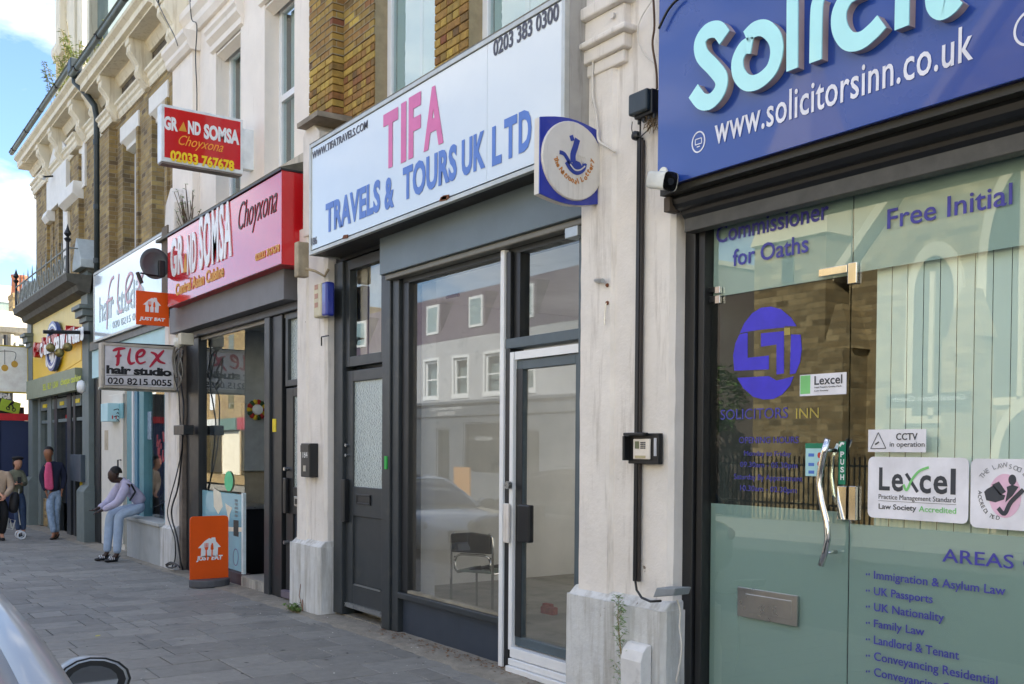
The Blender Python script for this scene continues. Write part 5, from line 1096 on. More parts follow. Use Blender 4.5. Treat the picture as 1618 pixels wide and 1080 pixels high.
flat([lz(a, b) for a, b in ((298, 900), (440, 892), (475, 912), (552, 893), (535, 935), (500, 975), (460, 995), (415, 997), (370, 985), (325, 945))], FN, 0, .001).build('logo_shape', VIO2, gd)
flat([lz(a, b) for a, b in ((510, 676), (537, 674), (537, 706), (510, 709))], FN, 0.001, .001).build('logo_dot', GOLD, gd)
def dtx(s, m, L, tp, Rr, **k2): return ftext(s, m, gd, L, tp, Rr, GYf, off=.001, depth=.001, **k2)
dtx('Solicitors'.upper(), VIO, (1139, 663), 647, 1245, bold=-.004); dtx('INN', GOLD, (1258, 661), 645, 1294)
dtx('OPENING HOURS', VIO, (1168, 700), 690, 1262); dtx('Monday to Friday', VIO, (1176, 722), 712, 1250); dtx('09.30am - 05.30pm', VIO, (1170, 740), 729, 1260); dtx('Saturday By Appointment', VIO, (1160, 759), 748, 1268); dtx('10.30am - 02.30pm', VIO, (1170, 777), 766, 1259)
def stick(par, a0, b0, a1, b1, m=WP, nm='sticker', off=.0, label=None):
    p, q = PY(a0, b1, GYf), PY(a1, b0, GYf); z1 = (PY(a0, b0, GYf).z+PY(a1, b0, GYf).z)/2; z0 = (PY(a0, b1, GYf).z+PY(a1, b1, GYf).z)/2
    return MB().box(p.x, q.x, YG-.0035-off, YG-.002-off, z0, z1).build(nm, m, par, bev=.0, label=label)
GY2 = YG-.004
s1 = stick(gd, 1264, 590, 1338, 624, label='small white accreditation sticker with green edge'); stick(gd, 1265, 593, 1281, 622, GRN, 'green_panel', .001)
ftext('Lexcel', DK, s1, (1287, 608), 594, 1331, GY2, off=.001, bold=.01, depth=.001); ftext('Legal Practice Quality Mark', DK, s1, (1287, 613.5), 610.5, 1330, GY2, off=.001, depth=.001); ftext('Law Society', DK, s1, (1287, 619), 616, 1309, GY2, off=.001, depth=.001)
s2 = stick(S5, 1372, 678, 1464, 714, label='white CCTV notice with camera triangle')
ftext('CCTV', DK, s2, (1416, 695), 684, 1450, GY2, off=.001, bold=.015, depth=.001); ftext('in operation', DK, s2, (1406, 708), 698, 1461, GY2, off=.001, depth=.001)
tri = [PY(a, b, GY2) for a, b in ((1388, 683), (1400, 708), (1376, 708.5))]
for i in range(3): ribbon([tri[i], tri[(i+1) % 3]], .0035, FN, .001, .001).build('triangle_line', DK, s2)
ribbon(ppl(((1383, 702), (1389, 698)), GY2), .008, FN, .001, .001).build('camera_mark', DK, s2)
def rrect(a0, b0, a1, b1, r, Y, off, d, m, nm, par, label=None):
    p, q = PY(a0, (b0+b1)/2, Y), PY(a1, (b0+b1)/2, Y); z1 = (PY(a0, b0, Y).z+PY(a1, b0, Y).z)/2; z0 = (PY(a0, b1, Y).z+PY(a1, b1, Y).z)/2; pts = []
    for cx, cz, t0 in ((q.x-r, z1-r, 0), (p.x+r, z1-r, 1), (p.x+r, z0+r, 2), (q.x-r, z0+r, 3)): pts += [Vector((cx+r*math.cos((t0+i/4)*math.pi/2), Y, cz+r*math.sin((t0+i/4)*math.pi/2))) for i in range(5)]
    return flat(pts, FN, off, d).build(nm, m, par, label=label)
s3 = rrect(1372, 722, 1531, 822, .03, GYf, .001, .002, WP, 'sticker', S5, label='large white accreditation sticker with green tick')
for ch, L, tp, Rr in (('L', (1389, 774), 738, 1406), ('e', (1409, 776), 748, 1427), ('c', (1453, 779), 750, 1471), ('e', (1475, 780), 751, 1497), ('l', (1502, 781), 740, 1510)): ftext(ch, DK, s3, L, tp, Rr, GY2, off=.001, bold=.02, depth=.001)
ribbon(ppl(((1432, 748), (1450, 777)), GY2), .016, FN, .001, .001).build('letter_stroke', DK, s3)
ribbon(ppl(((1428, 765), (1433, 774), (1441, 758), (1453, 744), (1468, 738)), GY2), .012, FN, .002, .001).build('tick_mark', GRN, s3)
ftext('Practice Management Standard', DK, s3, (1388.5, 790), 780, 1510, GY2, off=.001, depth=.001); ftext('Law Society', DK, s3, (1388.5, 806), 795, 1448, GY2, off=.001, bold=.015, depth=.001); ftext('Accredited', GRN, s3, (1452, 808), 799, 1511, GY2, off=.001, bold=.01, depth=.001)
ribbon(ppl(((1388, 790.6), (1511, 797)), GY2), .0016, FN, .001, .001).build('rule_line', DK, s3)
s4 = rrect(1534, 725, 1690, 838, .03, GYf, .001, .002, WP, 'sticker', S5, label='round accreditation badge on a white sticker')
PNK = mat('pink_badge', '#e0b9d0', .5); cc = PY(1588, 783, GY2); disc(cc, FU, FV, FN, .075, .10, .001, .001).build('pink_disc', PNK, s4)
dk_ = lambda a, b: PY(1360+a/4.5, 620+b/4.5, GY2)
for poly in (((880, 705), (900, 685), (945, 660), (1000, 720), (1030, 730), (1020, 760), (960, 780), (895, 765)), ((935, 655), (985, 632), (1035, 705), (995, 730))): flat([dk_(a, b) for a, b in poly], FN, .002, .001).build('house_mark', DK, s4)
disc(dk_(1080, 620), FU, FV, FN, .018, .024, .002, .001, 16).build('person_mark', DK, s4); flat([dk_(a, b) for a, b in ((1040, 670), (1080, 655), (1125, 670), (1080, 735), (1030, 780), (1045, 700))], FN, .002, .001).build('person_mark', DK, s4)
ribbon([dk_(a, b) for a, b in ((980, 820), (1025, 860), (1070, 780), (1160, 690))], .02, FN, .003, .001).build('tick_mark', DK, s4)
def arctext(s, pts, h, m, par, P, n_, u_=FU, v_=FV, fl=1):
    N = len(s)
    for i, c in enumerate(s):
        if c == ' ': continue
        (a, b), ang = along(pts, (i+.2)/N); p = P(a, b); uu = u_*math.cos(ang)+v_*math.sin(ang); vv = -u_*math.sin(ang)+v_*math.cos(ang)
        text(c, m, par, p+n_*.001, uu, vv, n_, None, h, bold=.0, depth=.001)
arctext('THE LAW SOCIETY', ((862, 620), (900, 575), (950, 548), (1010, 535), (1080, 545), (1140, 570), (1200, 640)), .022, mat('grey_badge_print', '#8d8f96', .5), s4, dk_, FN)
arctext('ACCREDITED', ((838, 690), (835, 740), (850, 800), (885, 860), (930, 895), (985, 905)), .018, DK, s4, dk_, FN)
ftext('AREAS OF LAW', VIO, S5, (1489, 887), 866, 1790, GYf, off=.001, bold=.004, depth=.001)
for i, s in enumerate(('Immigration & Asylum Law', 'UK Passports', 'UK Nationality', 'Family Law', 'Landlord & Tenant', 'Conveyancing Residential', 'Conveyancing Commercial')):
    L = 1381; b = (914, 939.5, 965, 990.5, 1017, 1043, 1068)[i]; tp = (902, 928, 953, 979, 1004.5, 1030, 1055)[i]; Rr = (1589, 1474, 1492, 1461, 1516, 1577, 1590)[i]
    has_desc = any(c in s for c in 'gyp')
    ftext(s, VIO, S5, (L, b+(4 if has_desc else 0)), tp-1, Rr, GYf, off=.001, bold=.008, depth=.001)
    for q in (1369.5, 1373.5): disc(PY(q, (b+tp)/2-1, GYf), FU, FV, FN, .0042, .006, .001, .001, 12).build('bullet', VIO, S5)
st = stick(gd, 1273, 700, 1302, 752, mat('pale_aqua_sticker', '#a9d6da', .4), label='pale blue card payment sticker with green header'); stick(gd, 1273, 700, 1302, 708, MATS['green_sign_enamel'], 'header', .001)
for a, b in ((1295, 719), (1295, 733)): disc(PY(a, b, GY2), FU, FV, FN, .013, .016, .001, .001, 14).build('red_spot', mat('red_spot', '#c4412e', .5), st)
for b in (719, 734, 746): stick(gd, 1278, b-3, 1287, b+2, BLUET, 'card_mark', .001)

# cash converters fascia
YY = -.1
YS_ = thing('fascia_sign', 'tall yellow fascia with fat red and white raised letters and a blue ring logo', 'shop sign', (-23.5, -.1, 3))
YEL = mat('sunny_yellow_face', '#f2c518', .4, var=.05, scale=1); YELP = mat('pale_yellow_face', '#f0dc8c', .5, var=.05)
u0, u1 = PY(62, 560, YY).x, PY(136, 500, YY).x
za = PY(62, 600, YY).z; zb2 = PY(62, 512, YY).z; zc = PY(136, 468, YY).z
print('yellow', u0, u1, za, zb2, zc, PY(136, 560, YY).z)
zmidy = PY(62, 562, YY).z
MB().box(-26.2, -20.75, YY, .1, za, zmidy).build('lower_panel', YEL, YS_); MB().box(-26.2, -20.75, YY, .1, zmidy, 5.0).build('upper_panel', YELP, YS_)
MB().prism([(-26.1, zmidy-.15), (-24, zmidy+.05), (-21.5, zmidy+.1), (-20.85, zmidy+.05), (-20.85, zmidy-.4), (-23, zmidy-.55), (-25.5, zmidy-.5)], 'y', YY-.01, YY).build('sun_panel', YEL, YS_)
RL = mat('red_letter_side', '#b3141f', .35)
text('ash', WHITE, YS_, (PY(72, 580, YY-.1).x, YY-.09, PY(72, 580, YY-.1).z), FU, FV, FN, .9, .55, bold=.06, depth=.012)
for s, (a, b), tp, Rr in (('C', (64, 566), 542, 68), ('ash', (70, 562), 538, 84), ('conv', (86, 556), 533, 104), ('erters', (106, 548), 520, 133)):
    ftext(s, RL, YS_, (a, b), tp, Rr, YY, bold=.09, depth=.16); ftext(s, WHITE, YS_, (a, b-.6), tp+.6, Rr-.2, YY-.165, bold=.05, depth=.012)
ring = [PY(88+9*math.cos(t)*math.cos(.25)-0*math.sin(t), 547-33*math.sin(t)-6*math.cos(t), YY-.05) for t in [i*math.pi/8 for i in range(16)]]
ribbon(ring, .16, FN, 0, .08, closed=True).build('ring_logo', mat('logo_ring_blue', '#3f56a0', .35), YS_); ribbon(ring, .05, FN, .081, .006, closed=True).build('ring_logo_edge', WHITE, YS_)
GB = mat('grey_green_band', '#8d957c', .6, var=.08)
zg0 = PY(62, 628, YY-.12).z
MB().box(-26.25, -20.8, YY-.14, YY-.0, zg0, za-.003).build('lower_band', GB, YS_, bev=.005)
ftext('SELL · BUY · LOAN', mat('lime_print', '#c9d43a', .5), YS_, (68, 617), 607, 92, YY-.141, bold=.02, depth=.002); ftext('cheque cashing', MATS['lime_print'], YS_, (96, 612), 598, 128, YY-.141, bold=.02, depth=.002)
MB().lathe([(.02, 0), (.1, .02), (.13, .08), (.1, .13)], (PY(133, 611, -.25).x, -.38, PY(133, 611, -.25).z), 'y', 14).build('floodlight', WHITE, YS_, smooth=True)
# balcony cornice above the yellow fascia
bl = thing('balcony', 'shallow stone balcony with ornate spiked iron railing above the yellow fascia', 'balcony', (-24.5, -.3, 5.0))
bxa, bxb = PY(57, 480, -.5).x, PY(101, 465, -.5).x
print('balc', bxa, bxb, PY(60, 470, -.5).z, PY(100, 452, -.5).z)
SLC = mat('dark_weathered_stone', '#5c5b53', .9, var=.25, scale=6, bump=.4)
zt_ = PY(60, 462, -.5).z
MB().prism([(.1, 4.98), (-.05, 4.98), (-.1, zt_-.35), (-.3, zt_-.3), (-.34, zt_-.2), (-.5, zt_-.14), (-.52, zt_), (.1, zt_)], 'x', -26.3, bxb+.3).build('slab', SLC, bl)
MB().prism([(.1, 4.98), (-.12, 4.98), (-.2, 5.1), (-.2, 5.2), (.1, 5.25)], 'x', bxb+.3, -20.78).build('cornice', SLC, bl)
IR = mat('rusty_pale_iron', '#8f948f', .7, var=.3, scale=20)
rx0, rx1 = -26.2, bxb+.15; ztop_r = zt_+.62
rail = MB(); rail.tube([(rx0, -.46, zt_+.5), (rx1, -.46, zt_+.5)], .018, 6); rail.tube([(rx0, -.46, zt_+.06), (rx1, -.46, zt_+.06)], .018, 6); rail.tube([(rx1, -.46, zt_+.5), (rx1, .1, zt_+.5)], .015, 6); rail.build('rails', IR, bl)
nb_ = 12
for i in range(nb_):
    xx = rx0+(rx1-rx0)*i/(nb_-1); MB().tube([(xx, -.46, zt_), (xx, -.46, zt_+.58), (xx, -.46, zt_+.72)], [.014, .014, .003], 6).build('spiked_bar', IR, bl)
    if i < nb_-1:
        c = Vector((xx+(rx1-rx0)/(nb_-1)/2, -.46, zt_+.24)); ribbon([c+FU*.11*math.cos(t)+FV*.14*math.sin(t) for t in [j*math.pi/4 for j in range(8)]], .03, FN, -.01, .02, closed=True).build('scroll', IR, bl)
for xx in (rx0, rx1): MB().lathe([(.03, 0), (.03, .6), (.07, .66), (.02, .7), (.07, .76), (.03, .84), (.0, .95)], (xx, -.46, zt_), 'z', 8).build('newel', BLACK, bl)
# pawnbroker's three balls
XW = -20.15
pb = thing('pawnbroker_sign', 'three gilded balls hanging from a dark iron bar over the yellow shop', 'hanging sign', (XW, -.5, 3.8))
a0, a1 = PXp(68, 524, XW), PXp(142, 525, XW)
MB().tube([a0, (XW, -.1, a1.z)], .035, 8).build('bar', BLACK, pb); BRASS = mat('tarnished_brass', '#8f8352', .4, metal=.7, var=.2)
for a, b in ((80, 549), (94, 557), (107, 548)):
    p = PXp(a, b, XW); r_ = .085; g = MB().tube([(XW, p.y, a0.z), (XW, p.y, p.z)], .008, 6).build('rod', BLACK, pb)
    MB().lathe([(.004, -r_)]+[(r_*math.sin(t), -r_*math.cos(t)) for t in [i*math.pi/8 for i in range(1, 8)]]+[(.004, r_)], (XW, p.y, p.z), 'z', 16).build('ball', BRASS, pb, smooth=True)
# white pawn sign at the far end
XV = -26.95
vs_ = thing('projecting_sign', 'white box sign with yellow frame and three flat gold balls at the far end', 'projecting sign', (XV, -.6, 3.6))
v0, v1 = PXp(-22, 619, XV), PXp(45, 547, XV)
MB().box(XV-.14, XV, v0.y, v1.y, v0.z, v1.z).build('box', mat('cream_box_face', '#f8f4ea', .4), vs_); frame('frame', mat('mustard_frame', '#c9b23a', .5), vs_, XV-.15, XV+.01, v0.y, v1.y, v0.z, v1.z, .03, plane='x')
GD2 = mat('flat_gold', '#d3a640', .5)
for a, b in ((-7, 575), (7.5, 581), (23, 575)): disc(PXp(a, b, XV), SU, FV, SN, .075, .08, .002, .004, 20).build('gold_disc', GD2, vs_)
ribbon(px_(((-7, 570), (-7, 556), (23, 556), (23, 570)), XV), .012, SN, .002, .003).build('hanger_mark', BLACK, vs_); ribbon(px_(((7.5, 552), (7.5, 575)), XV), .012, SN, .002, .003).build('hanger_mark', BLACK, vs_)
MB().tube([(XV-.07, v1.y, v1.z-.25), (XV-.07, .05, v1.z-.25)], .012, 6).build('bracket_arm', BLACK, vs_)
# ================================================================ ACROSS THE STREET (seen in the shop glass)
OY = -16.4
gbld = thing('grey_building', 'grey painted building with white sash windows and estate agent shop across the street', 'building', (-37, OY, 0))
GRR = mat('pale_grey_render', '#b5b7bb', .8, var=.05, scale=1); GRD = mat('slate_grey_shop_paint', '#5d636b', .6, var=.08); MAN = mat('purple_slate', '#5b4f5e', .7, var=.15, scale=4)
ops = [(x0, x0+1.05, 3.75, 5.25) for x0 in [-47.6+2.25*i for i in range(9)]]
b_ = wall(-50, -26.2, OY-.3, OY, 3.4, 6.0, ops); b_.build('upper_wall', GRR, gbld)
gshop = [(-47.5, -44.2, .7, 2.7), (-42.6, -41.5, .1, 2.5), (-40.8, -37.2, .7, 2.7), (-35.4, -34.4, .1, 2.5), (-33.4, -30.6, .7, 2.7), (-29.2, -28.2, .1, 2.4)]
wall(-50, -26.2, OY-.3, OY, -.4, 2.95, gshop).build('shop_wall', GRD, gbld)
MB().box(-50, -26.2, OY-.3, OY+.08, 2.955, 3.42).build('shop_fascia', GRD, gbld, bev=.01); MB().box(-50, -26.2, OY-.3, OY+.2, 3.425, 3.55).build('cornice', GRD, gbld, bev=.02)
for x0, x1, z0, z1 in ops:
    f = frame('window', WHITE, gbld, x0, x1, OY-.12, OY-.06, z0, z1, .09); MB().box(x0+.09, x1-.09, OY-.1, OY-.08, (z0+z1)/2-.03, (z0+z1)/2+.03).build('meeting_rail', WHITE, f); MB().box(x0+.09, x1-.09, OY-.11, OY-.105, z0+.09, z1-.09).build('pane', WGLASS, f)
    MB().box(x0-.12, x1+.12, OY-.0, OY+.04, z0-.1, z0-.002).build('sill', WHITE, f); frame('surround', WHITE, f, x0-.11, x1+.11, OY+.002, OY+.03, z0-.01, z1+.11, .1)
for x0, x1, z0, z1 in gshop: f = frame('shop_window', GRD, gbld, x0, x1, OY-.1, OY-.04, z0, z1, .07); MB().box(x0+.07, x1-.07, OY-.09, OY-.08, z0+.07, z1-.07).build('pane', DGL, f)
MB().box(-50, -26.2, OY-8, OY-.32, -.4, 6).build('rear_block', GRR, gbld)
MB().prism([(OY-.05, 6.02), (OY-1.0, 8.1), (OY-7, 8.1), (OY-8, 6.02)], 'x', -50, -26.2).build('mansard', MAN, gbld)
for x0 in [-46.5+3.3*i for i in range(6)]:
    MB().box(x0-.1, x0+1.15, OY-1.2, OY-.22, 6.3, 7.75).build('dormer', MAN, gbld); MB().box(x0+.04, x0+1.0, OY-.22, OY-.16, 6.4, 7.6).build('dormer_window', WHITE, gbld); MB().box(x0+.14, x0+.9, OY-.155, OY-.15, 6.5, 7.5).build('dormer_pane', WGLASS, gbld)
def otext(s, m, par, xr, z, w, h, y, **k): return text(s, m, par, (xr, y, z), (-1, 0, 0), (0, 0, 1), (0, 1, 0), w, h, **k)
otext('HIGHCASTLE', WHITE, gbld, -33.4, 3.22, 2.2, .17, OY+.085); otext('ESTATES', WHITE, gbld, -33.9, 3.0, 1.2, .15, OY+.085)
otext('HIGHCASTLE ESTATES', WHITE, gbld, -31.4, 2.0, 1.2, .14, OY-.07)
annex = thing('annex_building', 'lower taupe block with flat parapet between the grey building and the church', 'building', (-24, OY, 0))
TAU = mat('taupe_render', '#8f8379', .8, var=.06); MB().box(-26.1, -22.6, OY-6, OY-.2, -.4, 7.6).build('block', TAU, annex); MB().box(-24.4, -22.5, OY-6, OY+.0, -.4, 5.4).build('front_wing', TAU, annex)
MB().box(-26.15, -22.55, OY-6, OY-.1, 7.6, 7.75).build('coping', STUCCO, annex); MB().box(-24.0, -23.0, OY-.01, OY+.03, 2.0, 3.4).build('window', WGLASS, annex)
# church
chh = thing('church', 'sunlit yellow stone church with pointed arch windows, gable and buttresses across the street', 'church', (-12, OY, 0))
STN = brickmat('church_stone', cols('#a8946a', '#8d7a56', '#b8a478', '#77684a', '#9c8860'), hexc('#8a7d63'), bw=.42, rh=.16, dirt=.3); STL = mat('pale_dressed_stone', '#cfc3a4', .8, var=.08, scale=3)
YC = OY-2.2
def arch_poly(xc, w, z0, z1, n=7):
    p = [(xc-w/2, z0), (xc+w/2, z0)]; zs = z1-w*.9
    p += [(xc+w/2-w*(1-math.cos(t))*1.0*.5*1.0, zs+(z1-zs)*math.sin(t)) for t in [i*math.pi/2/n for i in range(n+1)]]
    p += [(xc-w/2+w*(1-math.cos(t))*.5, zs+(z1-zs)*math.sin(t)) for t in [math.pi/2*(n-i)/n for i in range(1, n+1)]]
    return p
MB().prism([(-17.2, -.4), (-6.6, -.4), (-6.6, 6.4), (-11.9, 12.2), (-17.2, 6.4)], 'y', YC-8, YC).build('nave_front', STN, chh)
MB().prism([(-17.5, 6.3), (-11.9, 12.45), (-6.3, 6.3), (-6.3, 6.65), (-11.9, 12.85), (-17.5, 6.65)], 'y', YC-8, YC+.3).build('gable_coping', STL, chh)
LEAD = glass('leaded_glass', (.3, .3, .3, 1), 1.6)
for xc, w, z0, z1 in ((-14.6, 1.1, 2.6, 6.6), (-11.9, 2.6, 3.0, 8.6), (-9.2, 1.1, 2.6, 6.6)):
    w_ = MB().prism(arch_poly(xc, w+.5, z0-.2, z1+.35), 'y', YC+.0, YC+.12).build('arched_window', STL, chh); MB().prism(arch_poly(xc, w, z0, z1), 'y', YC+.13, YC+.14).build('leaded_pane', mat('dark_church_glass', '#262a2c', .15), w_)
    for q in ([-.0] if w < 2 else [-.43, .43]): MB().box(xc+q-.06, xc+q+.06, YC+.14, YC+.22, z0, z1-.4).build('mullion', STL, w_)
for xc in (-17.0, -13.4, -10.4, -6.8):
    MB().box(xc-.4, xc+.4, YC, YC+1.0, -.4, 4.4).build('buttress', STN, chh); MB().prism([(xc-.5, 4.4), (xc+.5, 4.4), (xc+.1, 5.6), (xc-.1, 5.6)], 'y', YC, YC+.7).build('buttress_gable', STN, chh)
MB().box(-20.0, -17.5, YC-2.5, YC+.6, -.4, 7.6).build('tower', STN, chh); v = [(-20.1, YC-2.6), (-17.4, YC-2.6), (-17.4, YC+.7), (-20.1, YC+.7)]
MB().add([(a, b, 7.6) for a, b in v]+[(-18.75, YC-.95, 13.5)], [(0, 1, 2, 3), (0, 1, 4), (1, 2, 4), (2, 3, 4), (3, 0, 4)]).build('spire', STL, chh)
MB().prism(arch_poly(-18.75, .4, 6.4, 7.3), 'y', YC+.61, YC+.66).build('lancet', MATS['dark_church_glass'], chh)
MB().prism(arch_poly(-12.0, 2.0, -.3, 3.0), 'y', YC+.15, YC+.3).build('porch_arch', STL, chh); MB().prism(arch_poly(-12.0, 1.5, -.3, 2.7), 'y', YC+.31, YC+.33).build('porch_door', BLACK, chh)
MB().box(-20, 6, YC-9, YC-8.5, -.4, 5).build('rear_block', STN, chh)
nb2 = thing('notice_board', 'dark church notice board with white lettering', 'notice board', (-13.8, YC+1.2, 2.9)); MB().box(-15.2, -13, YC+1.1, YC+1.15, 2.75, 3.1).build('board', BLACK, nb2); otext('Central Baptist Church', WHITE, nb2, -13.1, 2.87, 1.9, .17, YC+1.152)
rl = thing('railings', 'dark iron railings in front of the church', 'railings', (-12, OY+.2, 0)); rb = MB(); rb.box(-20, 4, OY+.18, OY+.22, 1.3, 1.35); rb.box(-20, 4, OY+.18, OY+.22, .3, .35)
for i in range(160): xx = -20+i*.15; rb.box(xx, xx+.03, OY+.185, OY+.215, -.1, 1.55)
rb.build('bars', BLACK, rl, kind='stuff')
nw = thing('terrace_row', 'sunlit brick terrace further along the far side of the street', 'building', (-70, OY, 0))
MB().box(-110, -50.2, OY-8, OY, -.6, 9.5).build('wall', brickmat('terrace_brick', cols('#a88d5c', '#8f7350', '#b59c66'), hexc('#a39577')), nw)
for i in range(17):
    for z0 in (4, 6.8): MB().box(-108+i*3.4, -107+i*3.4, OY+.0, OY+.03, z0, z0+1.7).build('window', WHITE if i % 2 else WGLASS, nw)
    MB().box(-109+i*3.4, -105.9+i*3.4, OY+.0, OY+.3, 2.7, 3.4).build('shop_sign', mat(('maroon_sign', 'pale_sign', 'green_sign')[i % 3], ('#a03a44', '#d5d5d0', '#5f7a70')[i % 3], .5), nw); MB().box(-109+i*3.4, -105.9+i*3.4, OY+.0, OY+.05, 0, 2.6).build('shop_window', DGL if i % 2 else STUCCO, nw)
ne = thing('terrace_row', 'cream terrace standing beyond the church on the far side of the street', 'building', (14, OY, 0)); MB().box(-3.5, 30, OY-8, OY-.5, -.4, 8.8).build('wall', STUCCO, ne)
for i in range(9):
    for z0 in (1.2, 4.2, 6.6): MB().box(-2+i*3.2, -.9+i*3.2, OY-.5, OY-.46, z0, z0+1.6).build('window', WGLASS, ne)

# ================================================================ CARS
def car(loc, flip, paint, label, H=1.47, L=4.35, group='cars parked along the kerb'):
    """u runs from the tail forward; flip=-1 faces -x"""
    t = thing('parked_car', label, 'car', loc, group)
    W = .9; P = lambda u, y, z: (loc[0]+flip*u, loc[1]+y, loc[2]+z)
    st = [(0.0, .62, .45, .78), (.06, .80, .30, .93), (.35, .87, .24, .98), (1.0, .9, .2, .97), (2.0, .9, .2, .95), (3.0, .89, .2, .94), (3.5, .88, .22, .92), (4.0, .84, .24, .84), (4.25, .74, .28, .74), (L, .5, .34, .62)]
    mb = MB(); prof = []
    for (u, w, zl, zb) in st:
        h = [(w*.0, zl), (w*.8, zl), (w*.98, zl+.12), (w, zl+.3), (w*.985, zb-.14), (w*.93, zb-.02), (w*.8, zb+.01), (0, zb+.03)]
        ring = [P(u, y, z) for y, z in h]+[P(u, -y, z) for y, z in h[1:-1][::-1]]; prof.append(ring)
    m = len(prof[0]); mb.v = [p for r_ in prof for p in r_]
    for i in range(len(prof)-1):
        for k in range(m): mb.f.append([i*m+k, i*m+(k+1) % m, (i+1)*m+(k+1) % m, (i+1)*m+k])
    mb.f.append(list(range(m))); mb.f.append([(len(prof)-1)*m+k for k in range(m)])
    body = mb.build('body', paint, t, smooth=True); s_ = body.modifiers.new('sub', 'SUBSURF'); s_.levels = s_.render_levels = 2
    gs = [(.12, .84, .70, .96, .98), (.32, .84, .62, 1.22, .97), (.55, .83, .60, 1.40, .97), (1.0, .83, .60, 1.455, .96), (1.5, .83, .61, 1.46, .95), (2.0, .83, .63, 1.435, .95), (2.45, .83, .65, 1.39, .94), (2.75, .83, .70, 1.27, .93), (3.35, .82, .78, .96, .93)]
    k_ = H/1.47; dens = []
    for a, b in zip(gs[:-1], gs[1:]):
        for j in range(4): q = j/4; dens.append(tuple(a[i]+(b[i]-a[i])*q for i in range(5)))
    dens.append(gs[-1])
    # smooth the longitudinal lines
    for _ in range(3):
        d2 = [dens[0]]
        for i in range(1, len(dens)-1): d2.append(tuple([dens[i][0]]+[(dens[i-1][j]+2*dens[i][j]+dens[i+1][j])/4 for j in range(1, 5)]))
        d2.append(dens[-1]); dens = d2
    rf, gl = MB(), MB(); n = 9
    rows = []
    for (u, wb, wt, zt, zb) in dens:
        rows.append([P(u, wt*math.sin(math.pi/2*(-1+2*i/(n-1))), (zt+.035*math.cos(math.pi/2*(-1+2*i/(n-1))))*k_) for i in range(n)])
    a0, a1 = 6, len(rows)-9                                # paint between the rear and front glass
    rf.v = [p for r_ in rows[a0:a1+1] for p in r_]
    for i in range(a1-a0):
        for k in range(n-1): rf.f.append([i*n+k, i*n+k+1, (i+1)*n+k+1, (i+1)*n+k])
    ro = rf.build('roof', paint, t, smooth=True); so = ro.modifiers.new('th', 'SOLIDIFY'); so.thickness = .02; so.offset = 1
    gv = [p for r_ in rows for p in r_]; gl.v = list(gv)
    for i in range(len(rows)-1):
        if i < a0 or i >= a1:
            for k in range(n-1): gl.f.append([i*n+k, i*n+k+1, (i+1)*n+k+1, (i+1)*n+k])
    base = len(gl.v)
    for (u, wb, wt, zt, zb) in dens: gl.v += [P(u, -wb, zb*k_-.03), P(u, wb, zb*k_-.03)]
    for i in range(len(rows)-1): gl.f.append([i*n, (i+1)*n, base+(i+1)*2, base+i*2]); gl.f.append([i*n+n-1, (i+1)*n+n-1, base+(i+1)*2+1, base+i*2+1])
    gl.build('windows', glass('car_glass', (.12, .14, .15, 1), 1.6), t, smooth=False)
    for sgn in (0, n-1):
        pts = [Vector(r_[sgn]) for r_ in rows]; MB().tube([p+Vector((0, .012 if sgn else -.012, -.0)) for p in pts], .034, 10).build('roof_pillar', paint, t, smooth=True)
        MB().tube([p+Vector((0, .04 if sgn else -.04, -.03)) for p in pts[4:-3]], .012, 6).build('window_trim', CHROME, t, smooth=True)
    MB().box(*sorted((P(1.1, 0, 0)[0], P(2.2, 0, 0)[0])), loc[1]-.40, loc[1]+.44, loc[2]+1.493*k_, loc[2]+1.5*k_).build('roof_glass', mat('dark_roof_glass', '#1c222b', .05, coat=1), t, bev=.004)
    for u in (.82, 3.45):
        for sg in (-1, 1):
            c = P(u, sg*.80, .33); w_ = MB().lathe([(.2, -.1), (.31, -.1), (.33, -.06), (.33, .06), (.31, .1), (.2, .1)], c, 'y', 24).build('wheel', mat('tyre_rubber', '#17181a', .8), t)
            MB().lathe([(.05, .11*sg-.01), (.2, .1*sg), (.21, .06*sg)], c, 'y', 10).build('rim', METAL, w_)
            MB().lathe([(.37, -.055), (.37, .055)], P(u, sg*.855, .36), 'y', 24).build('wheel_arch', BLKPL, t)
    for sg in (-1, 1):
        mc = Vector(P(2.98, sg*1.12, 1.0*k_))
        pl = [Vector((0, .115*math.cos(q)*(1.0 if math.cos(q)*sg > 0 else .85), .075*math.sin(q)*(1 if math.sin(q) > 0 else .9))) for q in [i*math.pi/8 for i in range(16)]]
        hb = MB(); rings_ = [[mc+p*s+Vector((flip*dx, 0, 0)) for p in pl] for dx, s in ((0, .93), (.0, 1.0), (.05, 1.03), (.11, .9), (.15, .6), (.165, .2))]
        hb.v = [tuple(p) for r_ in rings_ for p in r_]
        for i in range(5):
            for k in range(16): hb.f.append([i*16+k, i*16+(k+1) % 16, (i+1)*16+(k+1) % 16, (i+1)*16+k])
        hb.f.append([5*16+k for k in range(16)]); mh = hb.build('door_mirror', paint, t, smooth=True)
        flat([mc+p*1.07 for p in pl], Vector((-flip, 0, 0)), -.004, .003).build('mirror_surround', BLKPL, mh); flat([mc+p*.72 for p in pl], Vector((-flip, 0, 0)), .0, .003).build('mirror_glass', mat('mirror_silver', '#c5c9cc', .02, metal=1, var=0), mh)
        MB().tube([mc+Vector((flip*.06, -sg*.05, -.06)), mc+Vector((flip*.06, -sg*.3, -.1))], .022, 8).build('mirror_stalk', BLKPL, mh)
        hl = Vector(P(4.12, sg*.66, .68)); MB().lathe([(.02, -.06), (.1, -.03), (.12, .0), (.08, .05)], hl, 'x', 14).build('headlight', CHROME, t, smooth=True)
